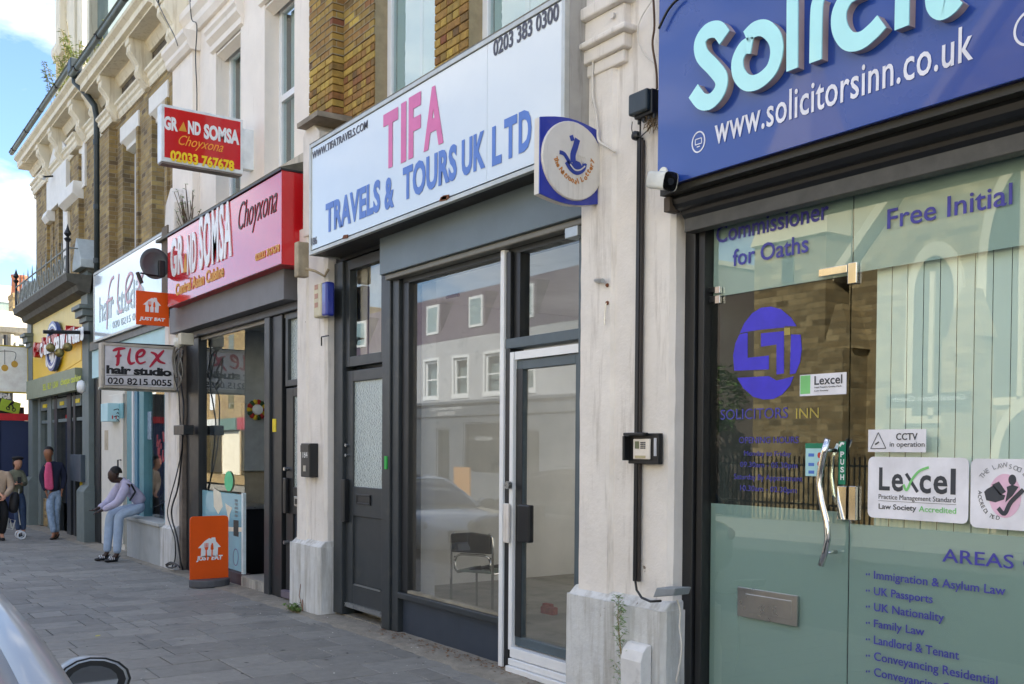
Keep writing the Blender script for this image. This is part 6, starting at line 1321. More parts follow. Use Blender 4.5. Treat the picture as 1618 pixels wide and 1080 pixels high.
        MB().lathe([(.02, -.03), (.08, -.02), (.09, .0), (.06, .04)], Vector(P(.06, sg*.68, .8)), 'x', 12).build('tail_light', mat('tail_red', '#8f1418', .2), t, smooth=True)
    fx = P(4.33, 0, 0)[0]; MB().box(fx-.05, fx+.05, loc[1]-.42, loc[1]+.42, loc[2]+.42, loc[2]+.62).build('grille', BLKPL, t, bev=.02); MB().box(fx-.055, fx+.055, loc[1]-.26, loc[1]+.26, loc[2]+.28, loc[2]+.39).build('number_plate', WHITE, t)
    rx = P(0.0, 0, 0)[0]; MB().box(rx-.02, rx+.02, loc[1]-.26, loc[1]+.26, loc[2]+.5, loc[2]+.61).build('number_plate', MATS['yellow_sticker'], t)
    return t
SILV = mat('silver_car_paint', '#8d9194', .42, metal=.45, var=.05, scale=2, dirt=.3, dirtc=hexc('#6d6c68'), coat=.35)
car((-.32, -4.80, -.14), -1, SILV, 'silver car parked at the kerb, its roof and door mirror cutting the lower left corner', H=1.615)
car((-9.0, -4.6, -.2), -1, mat('dark_grey_car_paint', '#33373d', .2, metal=.5, coat=1), 'dark grey tall car parked further along the kerb, mirrored in the shop door', H=1.62)
car((-18.6, -4.6, -.3), 1, mat('pale_blue_car_paint', '#c9d8e4', .2, metal=.1, coat=1), 'pale blue-white car parked facing the camera, mirrored in the empty shop window')
bp_ = thing('blank_a_board', 'tan wooden board standing on the far pavement', 'board', (-28.6, -13.4, 0)); MB().box(-29.1, -28.1, -13.42, -13.36, .1, 1.05).build('board', mat('tan_board', '#b98a52', .7), bp_)

# ================================================================ PEOPLE
def skin(name, V, E, Rr, m, parent, sub=2, root=0):
    me = bpy.data.meshes.new(name); me.from_pydata([tuple(v) for v in V], E, []); me.update()
    o = bpy.data.objects.new('tmp', me); col.objects.link(o)
    md = o.modifiers.new('s', 'SKIN'); md.use_smooth_shade = True; md.branch_smoothing = .6
    if not me.skin_vertices: raise RuntimeError('no skin layer')
    for i, sv in enumerate(me.skin_vertices[0].data):
        r_ = Rr[i]; sv.radius = r_ if isinstance(r_, tuple) else (r_, r_); sv.use_root = (i == root)
    s_ = o.modifiers.new('ss', 'SUBSURF'); s_.levels = sub
    bpy.context.view_layer.update(); dg = bpy.context.evaluated_depsgraph_get(); m2 = bpy.data.meshes.new_from_object(o.evaluated_get(dg)); m2.name = name
    bpy.data.objects.remove(o); m2.materials.clear(); return link(name, m2, m, parent, smooth=True)
class Fig:
    def __init__(s): s.V = []; s.E = []; s.R = []
    def p(s, v, r, frm=None):
        s.V.append(Vector(v)); s.R.append(r); i = len(s.V)-1
        if frm is not None: s.E.append((frm, i))
        return i
def hand(F, wrist_i, wrist, dirv, side, k=1.0, curl=.3):
    d = Vector(dirv).normalized(); up = Vector((0, 0, 1)) if abs(d.z) < .8 else Vector((0, 1, 0)); lat = d.cross(up).normalized()*side; nrm = lat.cross(d).normalized()
    palm = Vector(wrist)+d*.05*k; pi = F.p(palm, (.030*k, .018*k), wrist_i)
    for j, (o, l) in enumerate(((-.026, .055), (-.009, .066), (.009, .062), (.025, .048))):
        a = F.p(palm+d*.045*k+lat*o*k, .0085*k, pi); b = F.p(palm+(d*(.045+l*.5)+lat*o-nrm*curl*l*.4)*k, .008*k, a); F.p(palm+(d*(.045+l*.85)+lat*o-nrm*curl*l*1.0)*k, .007*k, b)
    a = F.p(palm-lat*.036*k+d*.005*k, .0095*k, pi); F.p(palm+(-lat*.055+d*.038-nrm*.01)*k, .0085*k, a)
def person(label, loc, J, skinm, topm, legm, shoem, hairm, face, hair='short', top_open=None, k=1.0, group=None):
    """J: joint name -> 3D point; face: unit vector the face looks along"""
    t = thing('person', label, 'person', loc, group); F = Fig(); f = Vector(face).normalized(); lat = Vector((0, 0, 1)).cross(f).normalized()
    pel = F.p(J['pelvis'], (.09*k, .07*k)); sp = F.p(J['waist'], (.08*k, .07*k), pel); ch = F.p(J['chest'], (.09*k, .075*k), sp); nk = F.p(J['neck'], .055*k, ch)
    H = Vector(J['head']); h0 = F.p(H-Vector((0, 0, .085*k))+f*.02, (.066*k, .066*k), nk); h1 = F.p(H+f*.012, (.088*k, .098*k), h0); h2 = F.p(H+Vector((0, 0, .06*k)), (.082*k, .09*k), h1); F.p(H+Vector((0, 0, .095*k)), (.05*k, .05*k), h2)
    for s in 'LR':
        sh = F.p(J['sh'+s], .042*k, ch); el = F.p(J['el'+s], .034*k, sh); wr = F.p(J['wr'+s], .026*k, el); hand(F, wr, J['wr'+s], Vector(J['wr'+s])-Vector(J['el'+s]) if 'hd'+s not in J else J['hd'+s], 1 if s == 'L' else -1, k)
        hp = F.p(J['hip'+s], .065*k, pel); kn = F.p(J['kn'+s], .048*k, hp); an = F.p(J['an'+s], .038*k, kn); ft = J.get('ft'+s); F.p(Vector(ft), .032*k, an)
    skin('body', F.V, F.E, F.R, skinm, t, sub=2)
    F = Fig(); pel = F.p(Vector(J['pelvis'])+Vector((0, 0, .0)), (.165*k, .135*k)); sp = F.p(J['waist'], (.16*k, .13*k), pel); ch = F.p(Vector(J['chest']), (.20*k, .155*k), sp); nk_ = F.p(Vector(J['neck'])-Vector((0, 0, .01)), .085*k, ch)
    for s in 'LR': sh = F.p(J['sh'+s], .094*k, ch); el = F.p(J['el'+s], .068*k, sh); F.p(Vector(J['wr'+s]), .046*k, el)
    top = skin('jacket', F.V, F.E, F.R, topm, t, sub=2)
    F = Fig(); pel = F.p(Vector(J['pelvis']), (.15*k, .125*k)); F.p(Vector(J['pelvis'])+(Vector(J['waist'])-Vector(J['pelvis']))*.5, (.14*k, .11*k), pel)
    for s in 'LR': hp = F.p(J['hip'+s], .105*k, pel); kn = F.p(J['kn'+s], .080*k, hp); mid = F.p((Vector(J['kn'+s])+Vector(J['an'+s]))/2, .072*k, kn); F.p(Vector(J['an'+s])+Vector((0, 0, .02)), .06*k, mid)
    skin('trousers', F.V, F.E, F.R, legm, t, sub=2)
    for s in 'LR':
        a, b = Vector(J['an'+s]), Vector(J['ft'+s]); d = (b-a); d.z = 0; d = d.normalized() if d.length > .001 else f; c = Vector((a.x, a.y, b.z)); F = Fig(); z0 = b.z+.012
        i = F.p(Vector((a.x, a.y, z0+.03))-d*.05, (.042*k, .04*k)); i2 = F.p(Vector((a.x, a.y, z0+.02))+d*.08, (.046*k, .03*k), i); F.p(Vector((a.x, a.y, z0+.012))+d*.19, (.04*k, .022*k), i2); F.p(Vector((a.x, a.y, z0+.06))-d*.02, .04*k, i)
        skin('shoe', F.V, F.E, F.R, shoem, t, sub=2)
    hc = H+Vector((0, 0, .045*k))-f*.028*k; hr = .094*k; cap_ = MB()
    N_ = 16; tilt = f
    for i in range(9):
        ph = math.pi/2*i/8*1.12
        for q in range(N_):
            t_ = 2*math.pi*q/N_; v = Vector((math.sin(ph)*math.cos(t_), math.sin(ph)*math.sin(t_), math.cos(ph)))
            v = v+(-f*max(0, -v.z+.25)*.15 if v.z < .5 else Vector((0, 0, 0))); cap_.v.append(tuple(hc+Vector((v.x*hr, v.y*hr, v.z*(hr if hair == 'short' else hr*1.05)))))
    for i in range(8):
        for q in range(N_): cap_.f.append([i*N_+q, i*N_+(q+1) % N_, (i+1)*N_+(q+1) % N_, (i+1)*N_+q])
    cap_.build('hair', hairm, t, smooth=True)
    if hair != 'short': MB().tube([hc-f*.09*k, hc-f*.11*k-Vector((0, 0, .12)), hc-f*.10*k-Vector((0, 0, .24))], [.05, .05, .02], 8).build('ponytail', hairm, t, smooth=True)
    nose = MB().lathe([(.002, -.022), (.013, -.012), (.011, 0), (.004, .018)], H+f*.082*k-Vector((0, 0, .012)), 'z', 8).build('nose', skinm, t, smooth=True)
    for sg in (-1, 1):
        MB().lathe([(.001, -.006), (.009, 0), (.001, .006)], H+f*.074*k+lat*sg*.03*k+Vector((0, 0, .012)), 'z', 8).build('eye', mat('dark_eye', '#141010', .3), t)
        MB().lathe([(.004, -.028), (.014, -.01), (.015, .012), (.004, .028)], H-f*.006+lat*sg*.078*k-Vector((0, 0, .01)), 'z', 8).build('ear', skinm, t, smooth=True)
    MB().box(H.x-.02, H.x+.02, H.y-.02, H.y+.02, 0, .0001) 
    return t, top
SKD = mat('dark_brown_skin', '#3a2519', .5, var=.06); SKM = mat('brown_skin', '#8a5c42', .5, var=.06); SKL = mat('light_skin', '#c89478', .5, var=.05)
HAIRB = mat('black_hair', '#0d0c0c', .7)
def cloth(n, c, var=.1): return mat(n, c, .9, var=var, scale=14, bump=.5, bscale=22)
Z = Vector
# seated man on the salon sill, facing the street
XS = -16.35; dx = Z((.13, 0, 0))
def ps_(a, b, o=0.): p = PXp(a, b, XS); return Z((XS+o, p.y, p.z))
zfl = zg(XS)
J = dict(pelvis=ps_(224, 797), waist=ps_(217, 783), chest=ps_(203, 768), neck=ps_(190, 757), head=ps_(180, 750.5),
         shL=ps_(196, 766, .19), shR=ps_(196, 766, -.19), elL=ps_(180, 793, .24), elR=ps_(176, 795, -.22), wrL=ps_(160, 805, .1), wrR=ps_(158, 803, -.08),
         hipL=ps_(221, 802, .11), hipR=ps_(221, 802, -.11), knL=ps_(184, 812, .16), knR=ps_(178, 812, -.14))
for s, o, a in (('L', .15, 181), ('R', -.13, 172)):
    p = ps_(a, 868, o); J['an'+s] = Z((p.x, p.y, zfl+.1)); J['ft'+s] = Z((p.x, p.y-.16, zfl+.0))
J['hdL'] = (-.2, -1, -.35); J['hdR'] = (.15, -1, -.35)
man, tp = person('man in a pale lilac hoodie and light jeans sitting on the salon sill, hands clasped', (XS, J['pelvis'].y, zfl), J, SKD, cloth('lilac_hoodie', '#b9b4cc'), cloth('pale_jeans', '#a9bbd0'), mat('black_slider', '#141416', .5), HAIRB, (0, -1, -.25))
MB().tube([ps_(203, 764, .16), ps_(209, 776, .19), ps_(200, 790, .18)], .016, 6).build('bag_strap', BLKPL, man)
hd = Fig(); a = hd.p(ps_(198, 760), (.10, .06)); hd.p(ps_(206, 763), (.09, .05), a); skin('hood', hd.V, hd.E, hd.R, MATS['lilac_hoodie'], man)
for s in 'LR':
    for q in range(3): c = J['an'+s]; MB().tube([c+Z((.045*math.cos(t), -.05-.03*q, -.055+.04*math.sin(t))) for t in [i*math.pi/5 for i in range(6)]], .006, 5).build('shoe_stripe', WHITE, man)
# standing man in the doorway of the yellow shop
XM = -21.6
def pm(a, b, o=0.): p = PXp(a, b, XM); return Z((XM+o, p.y, p.z))
zf_ = zg(XM)
J = dict(pelvis=pm(86, 779), waist=pm(84, 764), chest=pm(81, 742, .02), neck=pm(78, 728), head=pm(76, 715.5, .03), shL=pm(69.5, 735), shR=pm(96, 733), elL=pm(67, 757, -.05), elR=pm(102, 755), wrL=pm(72, 776, .05), wrR=pm(97, 773, .08),
         hipL=pm(79, 782), hipR=pm(93, 781), knL=pm(78, 805, .08), knR=pm(88, 806, .03))
for s, a, o in (('L', 83, .16), ('R', 90, .0)): p = pm(a, 834, o); J['an'+s] = Z((p.x, p.y, zf_+.1)); J['ft'+s] = Z((p.x+.15, p.y-.08, zf_))
NVY = cloth('navy_jacket', '#1a2036')
m2, tp = person('standing man in navy jacket, pink shirt and faded jeans by the grey shop doorway', (XM, J['pelvis'].y, zf_), J, SKM, NVY, cloth('faded_jeans', '#8ba0b8', .25), mat('brown_shoe', '#2b241f', .6), HAIRB, (1, -.45, -.05), k=.98)
PKS = cloth('pink_shirt', '#d4567f'); poly_ = [PXp(a_, b_, XM+.12) for a_, b_ in ((73.5, 730), (81, 730), (83, 745), (85, 772), (79, 775), (71.5, 772), (70.5, 750))]
MB().prism([(p_.y, p_.z) for p_ in poly_], 'x', XM+.02, XM+.165).build('shirt', PKS, m2, bev=.035, seg=3)
# woman with phone, black beret
XO = -22.6
def pw(a, b, o=0.): p = PXp(a, b, XO); return Z((XO+o, p.y, p.z))
zf_ = zg(XO)
J = dict(pelvis=pw(29, 782), waist=pw(28, 770), chest=pw(26, 752), neck=pw(26, 740), head=pw(27.5, 731, .06), shL=pw(17, 746), shR=pw(35.5, 746), elL=pw(15, 764, .05), elR=pw(39, 764, .05), wrL=pw(22, 764, .24), wrR=pw(31, 764, .24), hdL=(.3, .5, .2), hdR=(.3, -.5, .2),
         hipL=pw(25, 785), hipR=pw(34, 785), knL=pw(27, 806), knR=pw(36, 806))
for s, a in (('L', 29), ('R', 37)): p = pw(a, 830); J['an'+s] = Z((p.x, p.y, zf_+.1)); J['ft'+s] = Z((p.x+.12, p.y, zf_))
CAMO = mat('camouflage_cloth', '#55584a', .9, var=.45, scale=9, dirt=.9, dirtc=hexc('#8a8a70'))
m3, tp = person('woman in camouflage jacket and black beret looking at her phone by the navy hoarding', (XO, J['pelvis'].y, zf_), J, SKL, CAMO, cloth('blue_jeans', '#3f5270', .2), mat('dark_shoe', '#1b1b1d', .6), HAIRB, (.9, .35, -.5), hair='long', k=.9)
H = J['head']; MB().lathe([(.01, .12), (.08, .11), (.115, .085), (.11, .06), (.08, .045)], H-Z((.02, 0, -.02)), 'z', 16).build('beret', mat('black_felt', '#101013', .95), m3, smooth=True)
ph = thing('phone', 'small dark phone held by the woman in the beret', 'phone', (0, 0, 0)); q = (J['wrL']+J['wrR'])/2+Z((.09, 0, .04)); ph.location = q; MB().box(q.x-.006, q.x+.004, q.y-.036, q.y+.036, q.z-.02, q.z+.11).build('case', BLKPL, ph, bev=.004)
# person at the frame edge in beige jacket
XE = -21.8
def pe(a, b, o=0.): p = PXp(a, b, XE); return Z((XE+o, p.y, p.z))
zf_ = zg(XE)
J = dict(pelvis=pe(-2, 789), waist=pe(0, 775), chest=pe(1, 757), neck=pe(-6, 742), head=pe(-11, 730), shL=pe(-10, 749), shR=pe(12, 748, .05), elL=pe(-12, 768), elR=pe(17, 770, .1), wrL=pe(-2, 780, .25), wrR=pe(5, 783, .25), hipL=pe(-6, 793), hipR=pe(5, 793), knL=pe(-6, 812, .1), knR=pe(6, 812, .1))
for s, a in (('L', -7), ('R', 3)): p = pe(a, 832); J['an'+s] = Z((p.x, p.y, zf_+.1)); J['ft'+s] = Z((p.x+.12, p.y, zf_))
m4, tp = person('person in beige jacket and black trousers at the left edge beside the shopping trolley', (XE, J['pelvis'].y, zf_), J, SKL, cloth('beige_jacket', '#b39c84'), cloth('black_trousers', '#141417'), MATS['dark_shoe'], HAIRB, (.9, -.3, -.3), k=1.02)
# shopping trolley
XT = -21.75
def pt(a, b, o=0.): p = PXp(a, b, XT); return Z((XT+o, p.y, p.z))
zt2 = zg(XT)
tr = thing('shopping_trolley', 'black wheeled shopping bag on a pale tube frame with white wheels', 'trolley', (XT, pt(20, 820).y, zt2))
F = Fig(); a = F.p(pt(20, 812), (.10, .09)); b = F.p(pt(22, 798), (.14, .10), a); c = F.p(pt(23, 784), (.13, .10), b); F.p(pt(25, 776), (.07, .06), c); skin('bag', F.V, F.E, F.R, mat('black_nylon', '#141519', .6, var=.2), tr)
FRM = mat('cream_tube', '#c9c5ba', .4); MB().tube([pt(14, 818), pt(11, 835), pt(20, 836), pt(24, 822), pt(16, 820), pt(18, 834)], .012, 6).build('frame', FRM, tr); MB().tube([pt(32, 829), pt(28, 800), pt(30, 772)], .01, 6).build('handle_tube', FRM, tr)
for o in (.0, -.3): c = pt(34, 0)
for o in (.0, -.26):
    c = pt(34, 829, o); c.z = zt2+.085; w = MB().tube([c+Z((0, .07*math.cos(t), .07*math.sin(t))) for t in [i*math.pi/10 for i in range(21)]], .016, 8, cap=False).build('wheel', WHITE, tr, smooth=True); MB().lathe([(.02, -.02), (.02, .02)], c, 'x', 10).build('hub', BLKPL, w)
# terraces closing the far end of the street and the side street
for (a, b, y0_, y1_, hz, m_, lab) in ((-92, -84, -30, -3.5, 8.5, 'terrace_brick', 'brick terrace closing the far end of the street'), (-62, -45.5, .6, 9, 8.2, 'cream_stucco', 'cream terrace beyond the side street on the shop side')):
    tt = thing('terrace_row', lab, 'building', ((a+b)/2, (y0_+y1_)/2, -.5)); MB().box(a, b, y0_, y1_, -.7, hz).build('wall', MATS[m_], tt); n_ = int((y1_-y0_)/3)
    for i in range(n_):
        for z_ in (1.2, 4.0, 6.2): f = frame('window', WHITE, tt, b, b+.05, y0_+.8+3*i, y0_+1.9+3*i, z_, z_+1.4, .08, plane='x'); MB().box(b+.002, b+.02, y0_+.88+3*i, y0_+1.82+3*i, z_+.08, z_+1.32).build('pane', WGLASS, f)
# ================================================================ INSIDE THE EMPTY SHOP
ctr = PY(745, 940, .95); 
def cpt(a, b, c):                                          # chair coordinates: a right, b back, c up
    an = R(28); return (ctr.x+a*math.cos(an)-b*math.sin(an), .95+a*math.sin(an)+b*math.cos(an), .02+c)
ch_ = thing('chair', 'old chrome tube chair with torn black back pad in the empty shop window', 'chair', (ctr.x, .95, .02))
tb = MB(); w = .235
for s in (-1, 1): 
    MB().tube([cpt(s*w, .0, 0), cpt(s*w, .0, .70), cpt(s*w, .0, .80), cpt(s*(w-.04), .0, .84)], .013, 10).build('back_leg', CHROME, ch_, smooth=True)
    MB().tube([cpt(s*(w-.03), .02, .60), cpt(s*(w-.03), .02, .48), cpt(s*(w-.03), .08, .43), cpt(s*(w-.03), .42, .42), cpt(s*(w-.03), .47, .38), cpt(s*(w-.03), .48, 0)], .012, 10).build('front_leg', CHROME, ch_, smooth=True)
MB().tube([cpt(-(w-.03), .02, .55), cpt(-(w-.05), .02, .60), cpt(-(w-.1), .02, .62), cpt(w-.1, .02, .62), cpt(w-.05, .02, .60), cpt(w-.03, .02, .55)], .012, 10).build('cross_tube', CHROME, ch_, smooth=True)
TORN = mat('torn_black_vinyl', '#17191a', .5, var=.3, scale=20, bump=.8, bscale=25, peel=.25, peelc=hexc('#9a917c'))
me = MB(); n = 10; vs = []
for i in range(n+1):
    a = -w+.01+(2*w-.02)*i/n; bend = .03*math.cos(math.pi*(i/n-.5)); zt = .845-.02*abs(i/n-.5)*2
    vs += [cpt(a, -.02-bend*.3, .64), cpt(a, -.035-bend*.3, zt), cpt(a, .03, zt), cpt(a, .03, .64)]
for i in range(n):
    for k in range(4): me.f.append([i*4+k, i*4+(k+1) % 4, (i+1)*4+(k+1) % 4, (i+1)*4+k])
me.f += [[0, 1, 2, 3], [n*4+3, n*4+2, n*4+1, n*4]]; me.v = vs; me.build('back_pad', TORN, ch_, bev=.012)
MB().add([cpt(a, b, c) for a, b in ((-.2, .06), (.2, .06), (.21, .46), (-.21, .46)) for c in (.435, .455)], [(0, 2, 4, 6), (1, 3, 5, 7), (0, 1, 3, 2), (2, 3, 5, 4), (4, 5, 7, 6), (6, 7, 1, 0)]).build('seat_board', mat('grey_green_torn_seat', '#6f7a70', .8, var=.4, scale=12, bump=.8), ch_, bev=.006)
rg = random.Random(3)
for k in range(4): a = rg.uniform(-.15, .1); MB().add([cpt(a, .1+.09*k, .457), cpt(a+.14, .12+.09*k, .46), cpt(a+.1, .17+.09*k, .50), cpt(a-.02, .16+.09*k, .47)], [(0, 1, 2, 3)]).build('torn_flap', TORN, ch_)
RB = mat('broken_red_brick', '#8c3f30', .9, var=.2, scale=20, bump=.6)
for i, (a, b, yy, s, lab) in enumerate(((868, 966, 1.1, 1, 'broken red brick lying on the bare floor behind the glazed door'), (866, 957, 1.45, .7, 'smaller brick fragment behind the broken red brick on the shop floor'))):
    p = PG(a, b+4, .02); t = thing('broken_brick', lab, 'brick', (p.x, p.y, .02), 'brick pieces on the empty shop floor'); MB().prism([(p.x-.09*s, p.y-.05*s), (p.x+.1*s, p.y-.04*s), (p.x+.08*s, p.y+.05*s), (p.x-.1*s, p.y+.045*s)], 'z', .021, .02+.075*s).build('brick', RB, t, bev=.01)
spk = thing('wall_speaker', 'small black box fixed high inside the empty shop window', 'speaker', PY(663, 485, .5)); p = PY(655, 499, .5); q = PY(671, 473, .5); MB().box(p.x, q.x, .45, .6, p.z, q.z).build('box', BLKPL, spk, bev=.01)
MB().box(-8.115, -7.9, .5, .52, p.z+.1, p.z+.13).build('arm', BLKPL, spk)

# ================================================================ FIXTURES ON THE WIDE PILASTER
YP = -.145
jb = thing('junction_box', 'black weatherproof junction box high on the wide pilaster beside the blue sign', 'junction box', PY(1012, 160, YP))
p = PY(992, 184, -.26); q = PY(1022, 137, -.26); MB().box(p.x, q.x, -.26, YP, p.z, q.z).build('lid', mat('blue_black_plastic', '#1d2a30', .4), jb, bev=.012); MB().box(p.x+.02, q.x+.015, -.23, YP+.0, p.z-.02, q.z+.0).build('back_box', BLKPL, jb, bev=.01)
for k in range(4): MB().lathe([(.012, 0), (.012, .03)], (p.x+.04+.045*k, -.2, p.z-.045), 'z', 8).build('gland', BLKPL, jb)
cd1 = thing('conduit', 'black plastic trunking running down the wide pilaster into the keypad box', 'conduit', PY(1011, 600, YP))
pa, pb2 = PY(1014, 217, YP), PY(1007, 918, YP); cx = (pa.x+pb2.x)/2
MB().box(cx-.022, cx+.008, YP-.02, YP+.01, pb2.z, pa.z).build('trunking', BLKPL, cd1, bev=.002); MB().box(cx+.009, cx+.022, YP-.014, YP+.01, pb2.z, pa.z-.02).build('side_trunking', mat('brown_black_plastic', '#2a2422', .45), cd1, bev=.002)
MB().tube([(cx, YP-.012, pa.z), (cx, YP-.012, pa.z+.12)], .006, 6).build('cable', BLKPL, cd1)
pc = [(1004, 918), (1006, 932), (1014, 944), (1028, 950), (1044, 949)]; MB().tube([PY(a, b, YP-.05-.02*i) for i, (a, b) in enumerate(pc)], .008, 8).build('looped_cable', BLKPL, cd1, smooth=True)
sl = thing('small_speaker', 'little black round sounder dangling under the junction box', 'sounder', PY(1001, 213, YP)); p = PY(1000, 213, -.19); MB().lathe([(.012, 0), (.028, .01), (.03, .035)], p, 'y', 14).build('capsule', BLKPL, sl)
MB().tube([PY(999, 192, YP-.03), PY(998, 203, YP-.04), p], .003, 5).build('wire', BLKPL, sl); MB().tube([p, PY(1012, 216, YP-.02), PY(1024, 205, YP-.02), PY(1034, 188, YP-.03)], .004, 5).build('wire', BLKPL, sl, smooth=True)
ct = thing('cctv_camera', 'white bullet security camera with dark face mounted under the corner of the blue sign', 'camera', PY(1045, 290, -.3))
A = PY(1028, 275, -.30); B = PY(1070, 300, -.46); dv = (B-A).normalized(); dv = Vector((.96, -.12, -.27)).normalized(); L_ = .17
up_ = Vector((0, 0, 1)); lat = dv.cross(up_).normalized(); u2 = lat.cross(dv)
def camring(c, w, h): return [c+lat*w*math.copysign(abs(math.cos(t))**.5, math.cos(t))+u2*h*math.copysign(abs(math.sin(t))**.5, math.sin(t)) for t in [i*math.pi/10 for i in range(20)]]
c0 = PY(1030, 284, -.34); rings_ = [camring(c0, .03, .035), camring(c0+dv*.012, .045, .05), camring(c0+dv*.15, .047, .052), camring(c0+dv*.19, .05, .054)]
mb = MB(); mb.v = [tuple(p) for r_ in rings_ for p in r_]
for i in range(3):
    for k in range(20): mb.f.append([i*20+k, i*20+(k+1) % 20, (i+1)*20+(k+1) % 20, (i+1)*20+k])
mb.f.append(list(range(20))); mb.build('housing', mat('camera_white', '#dcdcd2', .4, dirt=.2), ct, smooth=True)
flat(camring(c0+dv*.185, .046, .05), dv, 0, .004).build('face', mat('black_gloss', '#0c0d10', .12), ct); MB().tube([c0+dv*.186, c0+dv*.196], .02, 14).build('lens', mat('lens_glass', '#2a2d33', .05), ct)
MB().lathe([(.035, 0), (.035, .02)], PY(1047, 273, -.31), 'y', 16).build('mount', MATS['camera_white'], ct); MB().tube([PY(1047, 273, -.31), c0+dv*.08+Vector((0, 0, .04))], .014, 8).build('arm', MATS['camera_white'], ct)
MB().box(PY(1056, 325, -.2).x-.02, PY(1056, 325, -.2).x+.03, -.22, -.13, PY(1056, 335, -.2).z, PY(1056, 312, -.2).z).build('bracket', mat('rusty_bracket', '#4d443d', .8, var=.3), ct, bev=.005)
kp = thing('keypad_box', 'black box holding a white entry keypad halfway up the wide pilaster', 'keypad', PY(1020, 708, YP))
p = PY(998, 732, YP); q = PY(1046, 684, YP); MB().box(p.x, q.x, YP-.03, YP+.01, p.z, q.z).build('back_box', BLKPL, kp, bev=.004)
MB().box(p.x-.0, p.x+(q.x-p.x)*.68, YP-.075, YP-.031, q.z-.015, q.z+.004).build('hood', BLKPL, kp, bev=.004); MB().box(p.x-.006, p.x+.012, YP-.075, YP-.031, p.z+.02, q.z-.016).build('cheek', BLKPL, kp, bev=.003)
p1 = PY(1001, 725, YP-.04); q1 = PY(1027, 693, YP-.04); kf = MB().box(p1.x, q1.x, YP-.045, YP-.031, p1.z, q1.z).build('keypad', mat('warm_white_plastic', '#e0d8cc', .4), kp, bev=.004)
def kb_(u0, v0, u1, v1, m, nm): X0, X1 = p1.x+(q1.x-p1.x)*u0, p1.x+(q1.x-p1.x)*u1; Z0, Z1 = p1.z+(q1.z-p1.z)*v0, p1.z+(q1.z-p1.z)*v1; return MB().box(X0, X1, YP-.049, YP-.0455, Z0, Z1).build(nm, m, kf)
kb_(.14, .52, .38, .88, mat('olive_lcd', '#6b7254', .3), 'display'); kb_(.14, .06, .78, .18, mat('beige_window', '#b5aa84', .4), 'name_strip')
for i in range(3):
    for j in range(4): kb_(.48+.11*i, .52+.09*j, .55+.11*i, .58+.09*j, DK, 'key')
MB().box(q1.x+.03, q.x-.012, YP-.036, YP-.031, p.z+.05, q.z-.03).build('paper_label', mat('grey_label', '#b9bbc0', .6), kp)
fl_ = thing('floodlight', 'small grey tilted floodlight fitting on a cable near the pilaster foot', 'floodlight', PY(1060, 938, -.25))
cc_ = PY(1060, 937, -.27); MB().prism([(cc_.x-.09, cc_.z-.03), (cc_.x+.08, cc_.z+.0), (cc_.x+.10, cc_.z+.045), (cc_.x-.06, cc_.z+.03)], 'y', -.33, -.2).build('housing', mat('mid_grey_plastic', '#8a9094', .5), fl_, bev=.006)
hb = thing('vent_hood', 'white rounded metal cover at the foot of the wide pilaster', 'cover', PY(1003, 1050, -.25))
p = PY(988, 1085, -.25); q = PY(1021, 1020, -.25); MB().prism([(-.205, p.z-.03), (-.29, p.z-.03), (-.295, q.z-.1), (-.275, q.z-.04), (-.24, q.z-.005), (-.205, q.z)], 'x', p.x, q.x).build('cover', mat('ivory_enamel', '#dfdedb', .35, dirt=.2), hb, bev=.006)
ej = thing('wall_screw', 'rusty hooks and wire left on the pilaster beside the empty shop door', 'hook', PY(957, 470, -.13))
for a, b in ((958, 450), (958, 478)): MB().lathe([(.01, 0), (.014, .01)], PY(a, b, YP-.01), 'y', 10).build('rusty_washer', MATS['rust'], ej)
MB().tube([PY(958, 478, YP-.02), PY(956, 495, YP-.02), PY(955, 513, YP-.02)], .004, 6).build('hook_wire', METAL, ej); MB().tube([PY(940, 443, -.12), PY(952, 443, -.2)], .015, 8).build('pipe_stub', METAL, ej)
bd = thing('door_contact', 'grey strip hook box on the blue grey door post', 'hardware', PY(937, 455, -.07)); p = PY(935, 465, -.06); MB().box(p.x-.0, p.x+.03, -.07, -.052, p.z, p.z+.12).build('strip', METAL, bd)

# alarm box & letterbox on the narrow pilaster
al_ = thing('alarm_box', 'cream and blue alarm bell box on the narrow pilaster under the travel sign', 'alarm box', PY(508, 473, -.17))
p = PY(499, 503, -.19); q = PY(519, 444, -.19); MB().box(p.x, p.x+(q.x-p.x)*.62, -.22, -.12, p.z, q.z).build('cover', mat('cream_plastic', '#cfc7a8', .5), al_, bev=.02); MB().box(p.x+(q.x-p.x)*.62, q.x, -.215, -.12, p.z, q.z-.0).build('blue_side', LBL, al_, bev=.02)
for k in range(3): MB().box(p.x+.04, p.x+.12, -.2225, -.2205, p.z+.1+.09*k, p.z+.15+.09*k).build('print_mark', mat('faded_red_print', '#b98f7c', .6), al_)
mbx = thing('letterbox', 'black wall letterbox with a lift flap and small number on the narrow pilaster', 'letterbox', PY(486, 727, -.2))
p = PY(475, 753, -.22); q = PY(489, 700, -.22); bx_ = MB().box(p.x, q.x, -.22, -.12, p.z, q.z).build('box', mat('black_steel', '#1f2022', .4), mbx, bev=.008); MB().box(p.x+.01, q.x-.01, -.228, -.221, q.z-.09, q.z-.02).build('flap', BLKPL, mbx)
text('184', WHITE, mbx, (p.x+.06, -.2225, p.z+.2), FU, FV, FN, .12, .07, depth=.001); MB().box(p.x+.08, p.x+.14, -.226, -.2205, p.z+.06, p.z+.12).build('name_tag', METAL, mbx)
